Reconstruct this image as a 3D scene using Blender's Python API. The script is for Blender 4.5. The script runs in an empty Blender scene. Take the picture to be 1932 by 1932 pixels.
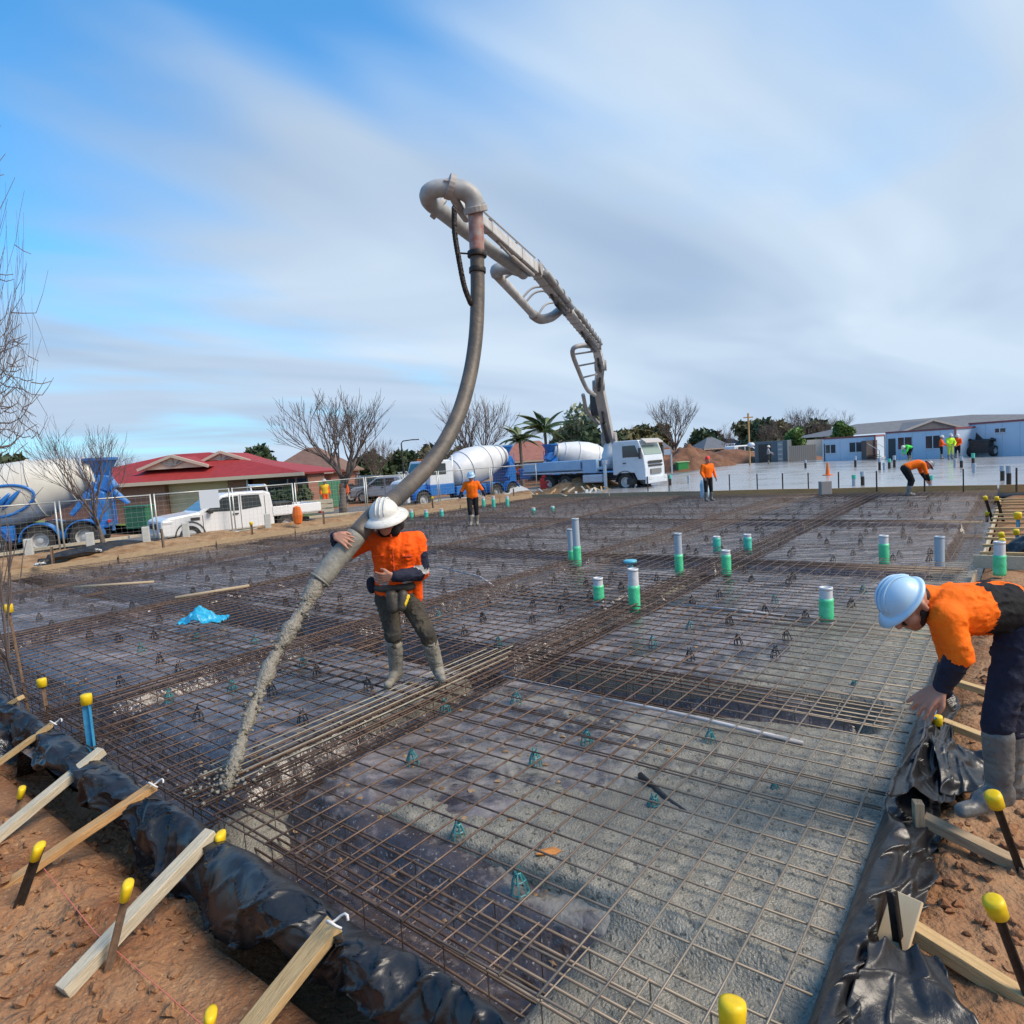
import bpy, bmesh, math, random
import numpy as np
from mathutils import Vector, Matrix, Quaternion
random.seed(7); RNG = np.random.default_rng(7)
SC = bpy.context.scene
COL = SC.collection
rad = math.radians

# ------------------------------------------------------------ camera
FPX, CAMH, PITCH, ROLL = 1240.0, 2.2, rad(4.7), rad(3.7)      # focal length in pixels of a 1932 px wide picture
FW = np.array([0, math.cos(PITCH), -math.sin(PITCH)]); _r = np.array([1., 0, 0]); _u = np.cross(_r, FW)
RT = math.cos(ROLL)*_r - math.sin(ROLL)*_u
UP = math.sin(ROLL)*_r + math.cos(ROLL)*_u
CP = np.array([0, 0, CAMH])
cd = bpy.data.cameras.new('camera'); cam = bpy.data.objects.new('camera', cd); COL.objects.link(cam)
cd.sensor_width = 36; cd.lens = FPX/1932*36; cd.clip_start = 0.05; cd.clip_end = 4000
mw = Matrix.Identity(4)
for i in range(3):
    mw[i][0], mw[i][1], mw[i][2], mw[i][3] = RT[i], UP[i], -FW[i], CP[i]
cam.matrix_world = mw
SC.camera = cam
SC.render.resolution_x = SC.render.resolution_y = 1024

# ------------------------------------------------------------ world: nishita sky + streaked high cloud
SUN_AZ, SUN_EL = rad(110), rad(46)           # azimuth measured clockwise from +Y (view direction)
w = bpy.data.worlds.new('World'); SC.world = w; w.use_nodes = True
nt = w.node_tree; nd = nt.nodes; lk = nt.links
for n in list(nd): nd.remove(n)
def N(t, **kw):
    n = nd.new(t)
    for k, v in kw.items(): setattr(n, k, v)
    return n
def mth(op, a, b=None, c=None):
    n = N('ShaderNodeMath', operation=op)
    for i, x in enumerate((a, b, c)):
        if x is None: continue
        if isinstance(x, (int, float)): n.inputs[i].default_value = x
        else: lk.new(x, n.inputs[i])
    return n.outputs[0]
sky = N('ShaderNodeTexSky', sky_type='NISHITA', sun_disc=False)
sky.sun_elevation = SUN_EL; sky.sun_rotation = SUN_AZ; sky.air_density = 1.0; sky.dust_density = 0.6; sky.ozone_density = 2.5
tc = N('ShaderNodeTexCoord'); sx = N('ShaderNodeSeparateXYZ'); lk.new(tc.outputs['Generated'], sx.inputs[0])
zc = mth('ADD', mth('MAXIMUM', sx.outputs[2], 0.0), 0.13)
px_ = mth('DIVIDE', sx.outputs[0], zc); py_ = mth('DIVIDE', sx.outputs[1], zc)
cb = N('ShaderNodeCombineXYZ'); lk.new(px_, cb.inputs[0]); lk.new(py_, cb.inputs[1])
def cloud(rot, scx, scy, scale, detail, dist, off, rough=0.55):
    m = N('ShaderNodeMapping', vector_type='TEXTURE'); m.inputs['Rotation'].default_value = (0, 0, rad(rot)); m.inputs['Scale'].default_value = (1/scx, 1/scy, 1)
    m.inputs['Location'].default_value = off
    lk.new(cb.outputs[0], m.inputs[0])
    t = N('ShaderNodeTexNoise'); t.inputs['Scale'].default_value = scale; t.inputs['Detail'].default_value = detail
    t.inputs['Roughness'].default_value = rough; t.inputs['Distortion'].default_value = dist
    lk.new(m.outputs[0], t.inputs['Vector']); return t.outputs[0]
c1 = cloud(-38, 1.0, 0.40, 0.80, 3.0, 0.7, (3.1, 1.7, 0), 0.45)      # broad streaks running away from the viewer
c2 = cloud(-52, 1.0, 0.40, 1.7, 3.5, 0.6, (7.3, 2.2, 0), 0.48)       # finer wisps
mixv = mth('ADD', mth('MULTIPLY', c1, 0.72), mth('MULTIPLY', c2, 0.28))
# fewer clouds towards the upper left, thin veil elsewhere
side = mth('ADD', mth('MULTIPLY_ADD', sx.outputs[0], 0.24, 0.16), mth('MULTIPLY', sx.outputs[2], -0.33))
val = mth('ADD', mixv, side)
rp = N('ShaderNodeValToRGB'); lk.new(val, rp.inputs[0])
rp.color_ramp.interpolation = 'EASE'
e = rp.color_ramp.elements; e[0].position = 0.33; e[0].color = (0.05,)*3+(1,); e[1].position = 0.56; e[1].color = (1,)*3+(1,)
# cloud tone: bright and grey bodies
rp2 = N('ShaderNodeValToRGB'); lk.new(cloud(-45, 1.0, 0.42, 0.8, 3.5, 0.6, (1.3, 5.2, 0), 0.48), rp2.inputs[0])
e = rp2.color_ramp.elements; e[0].position = 0.36; e[0].color = (2.3, 3.1, 4.3, 1); e[1].position = 0.66; e[1].color = (4.3, 5.1, 5.95, 1)
mx = N('ShaderNodeMix', data_type='RGBA'); lk.new(rp.outputs[0], mx.inputs[0])
tint = N('ShaderNodeMix', data_type='RGBA', blend_type='MULTIPLY'); tint.inputs[0].default_value = 1.0
lk.new(sky.outputs[0], tint.inputs[6]); tint.inputs[7].default_value = (0.42, 1.28, 1.66, 1)
lk.new(tint.outputs[2], mx.inputs[6]); lk.new(rp2.outputs[0], mx.inputs[7])
# haze band near the horizon
hz = mth('POWER', mth('SUBTRACT', 1.0, mth('MINIMUM', mth('MAXIMUM', sx.outputs[2], 0.0), 1.0)), 6.0)
mh = N('ShaderNodeMix', data_type='RGBA'); lk.new(mth('MULTIPLY', hz, 0.75), mh.inputs[0])
lk.new(mx.outputs[2], mh.inputs[6]); mh.inputs[7].default_value = (3.4, 4.3, 5.4, 1)
bg = N('ShaderNodeBackground'); bg.inputs[1].default_value = 0.080
lk.new(mh.outputs[2], bg.inputs[0]); ow = N('ShaderNodeOutputWorld'); lk.new(bg.outputs[0], ow.inputs[0])

sl = bpy.data.lights.new('sun', 'SUN'); sl.energy = 2.1; sl.angle = rad(28); sl.color = (1, 0.87, 0.72)
so = bpy.data.objects.new('sun', sl); COL.objects.link(so)
sd = Vector((math.sin(SUN_AZ)*math.cos(SUN_EL), math.cos(SUN_AZ)*math.cos(SUN_EL), math.sin(SUN_EL)))
so.rotation_euler = sd.to_track_quat('Z', 'Y').to_euler()
SC.view_settings.view_transform = 'Standard'; SC.view_settings.look = 'None'
SC.view_settings.exposure = 1.06; SC.view_settings.gamma = 1.0; SC.view_settings.use_curve_mapping = False

# ------------------------------------------------------------ pixel -> place
def ray(u, v): return FW + RT*((u-966)/FPX) - UP*((v-966)/FPX)
def G(u, v, z=0.0):                  # where the sight line meets the level z
    d = ray(u, v); return CP + d*((z-CAMH)/d[2])
def at(u, v, y):                     # the point of the sight line at distance y ahead
    d = ray(u, v); return CP + d*(y/d[1])
AA = rad(52.0); EA = np.array([math.cos(AA), math.sin(AA), 0]); EB = np.array([-math.sin(AA), math.cos(AA), 0])
def W(s, t, z=0.0): return EA*s + EB*t + np.array([0, 0, z])     # slab axes -> world
def ST(p): return float(np.dot(p, EA)), float(np.dot(p, EB))
def V(p): return Vector((float(p[0]), float(p[1]), float(p[2])))

# ------------------------------------------------------------ numpy noise
_perm = RNG.permutation(4096)
def _h(ix, iy, iz):
    return _perm[(_perm[(_perm[ix & 4095] + iy) & 4095] + iz) & 4095] / 2047.5 - 1.0
def vnoise(x, y, z=0.0):
    x, y, z = np.broadcast_arrays(np.asarray(x, float), np.asarray(y, float), np.asarray(z, float))
    ix, iy, iz = np.floor(x).astype(int), np.floor(y).astype(int), np.floor(z).astype(int)
    fx, fy, fz = x-ix, y-iy, z-iz
    fx, fy, fz = [f*f*f*(f*(f*6-15)+10) for f in (fx, fy, fz)]
    r = 0
    for dx in (0, 1):
        for dy in (0, 1):
            for dz in (0, 1):
                r = r + (fx if dx else 1-fx)*(fy if dy else 1-fy)*(fz if dz else 1-fz)*_h(ix+dx, iy+dy, iz+dz)
    return r
def fbm(x, y, z=0.0, o=4):
    r = 0; a = 0.55; f = 1.0
    for k in range(o):
        r = r + a*vnoise(x*f+17.3*k, y*f-9.1*k, np.asarray(z)*f); a *= 0.5; f *= 2.03
    return r
def sstep(a, b, x):
    q = np.clip((np.asarray(x, float)-a)/(b-a), 0, 1); return q*q*(3-2*q)

# ------------------------------------------------------------ materials
MATS = {}
def mat(name, col, rough=0.6, metal=0.0, col2=None, scale=8.0, detail=5.0, bump=0.0, bscale=None, spec=0.5, contrast=(0.35, 0.65),
        stretch=None, rough2=None, coat=0.0, trans=0.0, distort=0.0, emit=None, alpha=1.0, world=False):
    if name in MATS: return MATS[name]
    m = bpy.data.materials.new(name); m.use_nodes = True; MATS[name] = m
    T = m.node_tree; b = T.nodes['Principled BSDF']
    b.inputs['Roughness'].default_value = rough; b.inputs['Metallic'].default_value = metal
    b.inputs['Specular IOR Level'].default_value = spec
    if coat: b.inputs['Coat Weight'].default_value = coat; b.inputs['Coat Roughness'].default_value = 0.08
    if trans: b.inputs['Transmission Weight'].default_value = trans
    b.inputs['Alpha'].default_value = alpha
    b.inputs['Base Color'].default_value = (*col, 1)
    tcn = T.nodes.new('ShaderNodeNewGeometry').outputs['Position'] if world else T.nodes.new('ShaderNodeTexCoord').outputs['Object']
    vec = tcn
    if stretch:
        mp = T.nodes.new('ShaderNodeMapping'); mp.inputs['Scale'].default_value = stretch; T.links.new(tcn, mp.inputs[0]); vec = mp.outputs[0]
    if col2 is not None or rough2 is not None:
        nz = T.nodes.new('ShaderNodeTexNoise'); nz.inputs['Scale'].default_value = scale; nz.inputs['Detail'].default_value = detail
        nz.inputs['Distortion'].default_value = distort; nz.inputs['Roughness'].default_value = 0.6
        T.links.new(vec, nz.inputs['Vector'])
        r = T.nodes.new('ShaderNodeMapRange'); r.inputs['From Min'].default_value = contrast[0]; r.inputs['From Max'].default_value = contrast[1]
        T.links.new(nz.outputs[0], r.inputs[0])
        if col2 is not None:
            x = T.nodes.new('ShaderNodeMix'); x.data_type = 'RGBA'; x.inputs[6].default_value = (*col, 1); x.inputs[7].default_value = (*col2, 1)
            T.links.new(r.outputs[0], x.inputs[0]); T.links.new(x.outputs[2], b.inputs['Base Color'])
        if rough2 is not None:
            r2 = T.nodes.new('ShaderNodeMapRange'); r2.inputs['To Min'].default_value = rough; r2.inputs['To Max'].default_value = rough2
            T.links.new(r.outputs[0], r2.inputs[0]); T.links.new(r2.outputs[0], b.inputs['Roughness'])
    if bump:
        n2 = T.nodes.new('ShaderNodeTexNoise'); n2.inputs['Scale'].default_value = bscale or scale*3; n2.inputs['Detail'].default_value = 6
        T.links.new(vec, n2.inputs['Vector'])
        bp = T.nodes.new('ShaderNodeBump'); bp.inputs['Strength'].default_value = min(1, bump); bp.inputs['Distance'].default_value = 0.02*max(1, bump)
        T.links.new(n2.outputs[0], bp.inputs['Height']); T.links.new(bp.outputs[0], b.inputs['Normal'])
    if emit:
        b.inputs['Emission Color'].default_value = (*emit[0], 1); b.inputs['Emission Strength'].default_value = emit[1]
    return m
def nodes_of(m): return m.node_tree, m.node_tree.nodes['Principled BSDF']

# ------------------------------------------------------------ mesh builder
class MB:
    def __init__(s): s.v = []; s.f = []; s.m = []; s.mi = 0
    def add(s, vs, fs):
        o = len(s.v); s.v.extend([tuple(map(float, q)) for q in vs]); s.f.extend([tuple(i+o for i in f) for f in fs]); s.m.extend([s.mi]*len(fs)); return s
    def box(s, c, d, rz=0.0, M=None):
        vs = [Vector((sx*d[0]/2, sy*d[1]/2, sz*d[2]/2)) for sx in (-1, 1) for sy in (-1, 1) for sz in (-1, 1)]
        if M is None: M = Matrix.Rotation(rz, 3, 'Z')
        vs = [M @ q + Vector(c) for q in vs]
        return s.add(vs, [(0, 1, 3, 2), (4, 6, 7, 5), (0, 4, 5, 1), (2, 3, 7, 6), (0, 2, 6, 4), (1, 5, 7, 3)])
    def beam(s, p0, p1, w, h, up=(0, 0, 1)):           # a bar of section w x h from p0 to p1
        p0, p1 = V(p0), V(p1); d = (p1-p0); L = d.length; x = d/L; u = Vector(up); y = u.cross(x)
        if y.length < 1e-4: y = Vector((1, 0, 0)).cross(x)
        y.normalize(); z = x.cross(y); M = Matrix((x, y, z)).transposed()
        return s.box((p0+p1)/2, (L, w, h), M=M)
    def tube(s, pts, r, n=8, cap=True, closed=False):
        pts = [V(p) for p in pts]; k = len(pts)
        rr = list(r) if hasattr(r, '__len__') else [r]*k
        vs = []; fs = []; prev = None
        for i, p in enumerate(pts):
            if closed: t = pts[(i+1) % k]-pts[i-1]
            else: t = pts[min(i+1, k-1)]-pts[max(i-1, 0)]
            t.normalize()
            if prev is None:
                a = Vector((0, 0, 1)) if abs(t.z) < 0.9 else Vector((1, 0, 0)); x = a.cross(t).normalized()
            else: x = (prev - t*prev.dot(t)); x.normalize()
            prev = x; y = t.cross(x)
            for j in range(n):
                an = 2*math.pi*j/n; vs.append(p+(x*math.cos(an)+y*math.sin(an))*rr[i])
        m = k if closed else k-1
        for i in range(m):
            for j in range(n):
                a = i*n+j; b = i*n+(j+1) % n; c = ((i+1) % k)*n; fs.append((a, b, c+(j+1) % n, c+j))
        if cap and not closed: fs.append(tuple(range(n-1, -1, -1))); fs.append(tuple((k-1)*n+j for j in range(n)))
        return s.add(vs, fs)
    def lathe(s, prof, n=24, M=None, o=(0, 0, 0), cap=True):     # profile of (r, z) turned about z
        vs = []; fs = []; k = len(prof); M = M or Matrix.Identity(3); o = Vector(o)
        for r, z in prof:
            for j in range(n):
                an = 2*math.pi*j/n; vs.append(M @ Vector((r*math.cos(an), r*math.sin(an), z))+o)
        for i in range(k-1):
            for j in range(n):
                fs.append((i*n+j, i*n+(j+1) % n, (i+1)*n+(j+1) % n, (i+1)*n+j))
        if cap: fs.append(tuple(range(n-1, -1, -1))); fs.append(tuple((k-1)*n+j for j in range(n)))
        return s.add(vs, fs)
    def prism(s, prof, y0, y1, ins=0.0):               # xz outline pushed along y
        k = len(prof); vs = [(x, y0, z) for x, z in prof]+[(x, y1, z) for x, z in prof]
        fs = [tuple(range(k)), tuple(range(2*k-1, k-1, -1))]+[(i, i+k, (i+1) % k+k, (i+1) % k) for i in range(k)]
        return s.add(vs, fs)
    def quad(s, a, b, c, d): return s.add([a, b, c, d], [(0, 1, 2, 3)])
    def mesh(s, name, mats, smooth=False):
        me = bpy.data.meshes.new(name); me.from_pydata(s.v, [], s.f)
        for q in (mats if isinstance(mats, (list, tuple)) else [mats]): me.materials.append(q)
        if any(s.m): me.polygons.foreach_set('material_index', s.m)
        if smooth: me.polygons.foreach_set('use_smooth', [True]*len(me.polygons))
        me.update(); return me
    def build(s, name, mats, parent=None, smooth=False, loc=None, bevel=0.0, rz=None, fix=True):
        me = s.mesh(name, mats, smooth)
        if fix:
            b = bmesh.new(); b.from_mesh(me); bmesh.ops.recalc_face_normals(b, faces=b.faces); b.to_mesh(me); b.free()
        return link(name, me, parent, loc, rz, bevel)
def link(name, me, parent=None, loc=None, rz=None, bevel=0.0):
    o = bpy.data.objects.new(name, me); COL.objects.link(o)
    if parent is not None: o.parent = parent
    if loc is not None: o.location = V(loc)
    if rz is not None: o.rotation_euler = (0, 0, rz)
    if bevel:
        md = o.modifiers.new('bevel', 'BEVEL'); md.width = bevel; md.segments = 2; md.limit_method = 'ANGLE'; md.angle_limit = rad(40)
    return o
def tag(o, label=None, cat=None, group=None, kind=None):
    if label: o['label'] = label
    if cat: o['category'] = cat
    if group: o['group'] = group
    if kind: o['kind'] = kind
    return o
def thing(name, label, cat, loc=(0, 0, 0), rz=0.0, group=None):
    o = bpy.data.objects.new(name, None); COL.objects.link(o); o.location = V(loc); o.rotation_euler = (0, 0, rz)
    o.empty_display_size = 0.2
    return tag(o, label, cat, group)
def dup(root, loc=None, rz=None, label=None, scale=None):
    def cp(o, par):
        c = o.copy(); COL.objects.link(c); c.parent = par
        for ch in o.children: cp(ch, c)
        return c
    r = cp(root, None)
    if loc is not None: r.location = V(loc)
    if rz is not None: r.rotation_euler = (0, 0, rz)
    if scale is not None: r.scale = (scale,)*3 if not hasattr(scale, '__len__') else scale
    if label: r['label'] = label
    return r
def gridmesh(name, X, Y, Z, mats, smooth=True, mi=None):
    a, b = X.shape; me = bpy.data.meshes.new(name)
    v = np.stack([X, Y, Z], -1).reshape(-1, 3).astype(np.float32)
    i = np.arange(a*b).reshape(a, b); f = np.stack([i[:-1, :-1], i[1:, :-1], i[1:, 1:], i[:-1, 1:]], -1).reshape(-1, 4)
    me.vertices.add(len(v)); me.vertices.foreach_set('co', v.ravel())
    me.loops.add(f.size); me.loops.foreach_set('vertex_index', f.ravel().astype(np.int32))
    me.polygons.add(len(f)); me.polygons.foreach_set('loop_start', (np.arange(len(f))*4).astype(np.int32))
    for q in (mats if isinstance(mats, (list, tuple)) else [mats]): me.materials.append(q)
    if mi is not None: me.polygons.foreach_set('material_index', mi.ravel().astype(np.int32))
    if smooth: me.polygons.foreach_set('use_smooth', np.ones(len(f), bool))
    me.update(calc_edges=True); me.validate(); return me
def graded(a, b, d0, growth, dmax):                    # a row of stations, fine near a and coarser towards b
    r = [a]; d = d0
    while r[-1] < b: r.append(r[-1]+d); d = min(dmax, d*growth)
    r[-1] = b; return np.array(r)
# ============================================================ ground
def sL(t): return 1.80+0.03*(np.asarray(t, float)-1.6)      # line of the near form
TR, TL, SFAR = 0.63, 21.0, 28.5                               # right form, far left form, far form
M_DIRT = mat('red_clay', (0.20, 0.08, 0.035), 0.95, col2=(0.34, 0.185, 0.095), scale=2.2, detail=8, bump=1.6, bscale=26, spec=0.25, contrast=(0.3, 0.68), world=True)
T, b = nodes_of(M_DIRT)     # pale crumbs over the clay
nz = T.nodes.new('ShaderNodeTexNoise'); nz.inputs['Scale'].default_value = 38; nz.inputs['Detail'].default_value = 4
pos = [n for n in T.nodes if n.type == 'NEW_GEOMETRY'][0].outputs['Position']; T.links.new(pos, nz.inputs['Vector'])
r = T.nodes.new('ShaderNodeMapRange'); r.inputs['From Min'].default_value = 0.58; r.inputs['From Max'].default_value = 0.72; r.inputs['To Max'].default_value = 0.7
T.links.new(nz.outputs[0], r.inputs[0]); x = T.nodes.new('ShaderNodeMix'); x.data_type = 'RGBA'
src = b.inputs['Base Color'].links[0].from_socket; T.links.new(src, x.inputs[6]); x.inputs[7].default_value = (0.46, 0.29, 0.15, 1)
T.links.new(r.outputs[0], x.inputs[0]); T.links.new(x.outputs[2], b.inputs['Base Color'])

def ground_z(S, Tt):
    pit = sstep(1.55, 1.9, S)*(1-sstep(SFAR+.1, SFAR+.5, S))*sstep(0.3, 0.62, Tt)*(1-sstep(TL+.1, TL+.5, Tt))
    far = np.hypot(S-14, Tt-10)
    z = -0.34 - 0.45*pit + 0.05*fbm(S*.7, Tt*.7)*(far < 60)
    z = z - 0.35*sstep(90, 400, far)
    return z
def sym(c, lo, hi, d0, g):
    a = [c]; d = d0
    while a[-1] < hi: a.append(a[-1]+d); d *= g
    bb = [c]; d = d0
    while bb[-1] > lo: bb.append(bb[-1]-d); d *= g
    return np.array(sorted(set(bb+a)))
SS = sym(1.7, -900, 1500, 0.12, 1.045); TT = sym(0.6, -1300, 1300, 0.12, 1.045)
S, Tt = np.meshgrid(SS, TT, indexing='ij'); Zg = ground_z(S, Tt)
Pg = EA[None, None]*S[..., None]+EB[None, None]*Tt[..., None]
tag(link('ground', gridmesh('ground', Pg[..., 0], Pg[..., 1], Zg, M_DIRT)), kind='structure')

def patch(name, s0, s1, t0, t1, d, zf, m, **kw):
    a, bq = np.meshgrid(np.arange(s0, s1+1e-6, d), np.arange(t0, t1+1e-6, d), indexing='ij')
    q = EA[None, None]*a[..., None]+EB[None, None]*bq[..., None]
    return link(name, gridmesh(name, q[..., 0], q[..., 1], zf(a, bq), m))
def clod(S, Tt, amp):      # crumbly clay relief
    n1 = fbm(S*1.3, Tt*1.3, 3.0, 3); n2 = 1-np.abs(fbm(S*5, Tt*5, 7.0, 4))*2.2; n3 = fbm(S*22, Tt*22, 1.0, 3)
    return amp*(0.9*n1 + 0.42*n2*sstep(-.35, .35, n1+.1) + 0.26*n3)
def zleft(S, Tt):
    e = sL(Tt)-S
    z = -0.30 + clod(S, Tt, 0.075) - 0.22*sstep(0.62, 0.12, e)*(0.6+0.4*vnoise(Tt*1.3, 2.2)) - 0.10*sstep(0.9, 2.6, e)
    return z - 0.06*sstep(2.2, 3.4, e)
tag(patch('earth_bank', -2.2, 1.95, -0.9, 13.0, 0.028, zleft, M_DIRT), kind='structure')
M_DIRT2 = mat('brown_clay', (0.26, 0.12, 0.055), 0.95, col2=(0.37, 0.22, 0.12), scale=2.6, detail=8, bump=1.5, bscale=30, spec=0.25, contrast=(0.32, 0.66), world=True)
def zright(S, Tt):
    return -0.13 + clod(S+31, Tt+5, 0.055) - 0.12*sstep(0.28, 0.62, Tt) - 0.12*sstep(12, 18, S)
tag(patch('earth_shoulder', 1.2, 9.5, -4.0, 0.66, 0.032, zright, M_DIRT2), kind='structure')
tag(patch('earth_margin', 9.5, 29, -9.0, 0.60, 0.14, lambda a, c: zright(a, c)+0.01, M_DIRT2), kind='structure')
# bank between the far left form and the fence, and the street behind it
FENCE = [(-90, 19.0), (105, 20.5), (286, 22.2), (435, 24.0), (555, 26.0), (690, 29.5), (828, 34.0), (1015, 39.0)]     # picture column, distance ahead
FP = []
for u_, y_ in FENCE:
    q = at(u_, 930, y_); FP.append(np.array([q[0], q[1]]))
def fence_xy(k):          # k runs 0..7 along the fence
    i = min(int(k), 6); f = k-i; return FP[i]*(1-f)+FP[i+1]*f
nk, nv = 260, 46; KK = np.linspace(0, 7, nk)
C1 = np.array([fence_xy(k) for k in KK]); dC = np.gradient(C1, axis=0); dC /= np.linalg.norm(dC, axis=1)[:, None]; nC = np.stack([-dC[:, 1], dC[:, 0]], 1)
C0 = np.array([W(q, TL+.06)[:2] for q in np.linspace(1.6, SFAR+.6, nk)])
VV = np.linspace(0, 1, nv)
E1 = C1+nC*1.1
XX = C0[:, None]*(1-VV)[None, :, None]+E1[:, None]*VV[None, :, None]
prof = 0.02+0.20*sstep(.05, .45, VV)-0.02*sstep(.55, .7, VV)-0.50*sstep(.72, 1.0, VV)
Zb = prof[None]+0.10*fbm(XX[..., 0]*1.1, XX[..., 1]*1.1, 2.)*sstep(0, .2, VV)[None]+0.05*fbm(XX[..., 0]*5, XX[..., 1]*5, 4.)
M_PALE = mat('pale_clay', (0.22, 0.125, 0.06), 0.95, col2=(0.36, 0.24, 0.14), scale=3, detail=7, bump=1.4, bscale=20, spec=0.2, world=True)
tag(link('earth_verge', gridmesh('earth_verge', XX[..., 0], XX[..., 1], Zb, M_PALE)), kind='structure')
M_ROAD = mat('asphalt', (0.115, 0.11, 0.105), 0.85, col2=(0.17, 0.16, 0.15), scale=1.5, bump=.5, bscale=60, world=True)
RO = np.stack([C1+nC*.7, C1+nC*9.5], 1); RO = np.concatenate([RO, RO[-1:]+(RO[-1:]-RO[-2:-1])*400]); RO = np.concatenate([RO[:1]-(RO[1:2]-RO[:1])*600, RO])
tag(link('road', gridmesh('road', RO[..., 0], RO[..., 1], np.full(RO.shape[:2], -0.22), M_ROAD)), kind='structure')
def street(k, off, z=-0.22):                     # a place on the street, off metres behind the fence
    i = min(int(k/7*(nk-1)), nk-1); q = C1[i]+nC[i]*off; return np.array([q[0], q[1], z])
def street_dir(k):
    i = min(int(k/7*(nk-1)), nk-1); return math.atan2(dC[i][1], dC[i][0])
# loose crumbs of clay: nobody could count them
mb = MB(); ico = []
bm_ = bmesh.new(); bmesh.ops.create_icosphere(bm_, subdivisions=1, radius=1.0)
icov = np.array([q.co[:] for q in bm_.verts]); icof = [tuple(q.index for q in f.verts) for f in bm_.faces]; bm_.free()
for k in range(2400):
    if k < 1700:
        t_ = random.uniform(0.2, 9); s_ = float(sL(t_))-abs(random.gauss(0.7, 0.55))-.12; z_ = float(zleft(np.array(s_), np.array(t_)))
    else:
        s_ = random.uniform(2.2, 8); t_ = 0.35-abs(random.gauss(0, .9)); z_ = float(zright(np.array(s_), np.array(t_)))
    r_ = min(0.06, 0.006+abs(random.gauss(0, .015)))
    vv = icov*(1+0.35*RNG.normal(size=(len(icov), 1)))*r_*np.array([1, 1, .7]); mb.add(vv+W(s_, t_, z_+r_*.3), icof)
tag(mb.build('clay_crumbs', M_DIRT, smooth=False, fix=False), 'loose crumbs and clods of clay scattered along the forms', 'clods', kind='stuff')

# ============================================================ membrane with beam trenches
ABEAMS = [(4.62, 0.22), (7.6, 0.22), (12.4, 0.24), (17.4, 0.24)]      # beams along the long axis (t, half width)
BBEAMS = [(5.75, 0.30), (12.4, 0.28), (19.2, 0.28)]                     # cross beams (s, half width)
def trench(S, Tt):
    q = 0
    e = S-sL(Tt); q = np.maximum(q, sstep(0.10, 0.2, e)*(1-sstep(0.50, 0.86, e)))
    q = np.maximum(q, 1-sstep(0.42, 0.60, Tt-TR))
    for c, h in ABEAMS: q = np.maximum(q, 1-sstep(h, h+.13, np.abs(Tt-c+0.06*np.sin(S))))
    for c, h in BBEAMS: q = np.maximum(q, 1-sstep(h, h+.14, np.abs(S-c+0.05*np.sin(Tt*1.3))))
    return q
def zmem(S, Tt):
    wr = 0.020*fbm(S*.9, Tt*.9, 5.0, 3)
    ang = 0.6*vnoise(S*.25, Tt*.25, 8.0)*3
    uu = S*np.cos(ang)+Tt*np.sin(ang)
    fold = (1-np.abs(vnoise(uu*2.6, (Tt-S)*.55, 2.0))*2); fold = np.clip(fold, 0, 1)**4
    fold2 = (1-np.abs(vnoise(uu*6+3, (Tt+S)*1.4, 6.0))*2); fold2 = np.clip(fold2, 0, 1)**4
    tq = trench(S, Tt)
    e = S-sL(Tt); f3 = np.clip(1-np.abs(vnoise(e*5.5+.8*fbm(S*.8, Tt*.8, 33., 2)+.5*Tt*.25, Tt*.7, 21.))*2.2, 0, 1)**3*sstep(.42, .6, e)*(1-sstep(1.0, 1.5, e)); wr = wr+.045*f3-.05*sstep(.45, .7, e)*(1-sstep(.9, 1.35, e))
    return -0.145 + wr + (0.030*fold+0.013*fold2)*(1-.5*tq) - 0.29*tq + 0.04*tq*fbm(S*3, Tt*3, 9., 3)
M_FILM = mat('wet_black_film', (0.038, 0.028, 0.026), 0.10, rough2=0.36, col2=(0.085, 0.062, 0.054), scale=3.2, detail=8, bump=1.0, bscale=13, spec=1.0, contrast=(0.38, 0.66), world=True)
T, b = nodes_of(M_FILM)     # dried mud, and pale flecks painting wet glints along with slurry splashes
pos = [n for n in T.nodes if n.type == 'NEW_GEOMETRY'][0].outputs['Position']
for sc_, lo, hi, cc, amt in ((0.55, 0.50, 0.70, (0.16, 0.115, 0.098, 1), 0.7), (7.0, 0.55, 0.70, (0.34, 0.29, 0.265, 1), 0.65), (36.0, 0.60, 0.68, (0.58, 0.54, 0.51, 1), 0.7)):
    nz = T.nodes.new('ShaderNodeTexNoise'); nz.inputs['Scale'].default_value = sc_; nz.inputs['Detail'].default_value = 7; nz.inputs['Roughness'].default_value = .65
    T.links.new(pos, nz.inputs['Vector'])
    r = T.nodes.new('ShaderNodeMapRange'); r.inputs['From Min'].default_value = lo; r.inputs['From Max'].default_value = hi; r.inputs['To Max'].default_value = amt
    T.links.new(nz.outputs[0], r.inputs[0]); x = T.nodes.new('ShaderNodeMix'); x.data_type = 'RGBA'
    T.links.new(b.inputs['Base Color'].links[0].from_socket, x.inputs[6]); x.inputs[7].default_value = cc
    T.links.new(r.outputs[0], x.inputs[0]); T.links.new(x.outputs[2], b.inputs['Base Color'])
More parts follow.
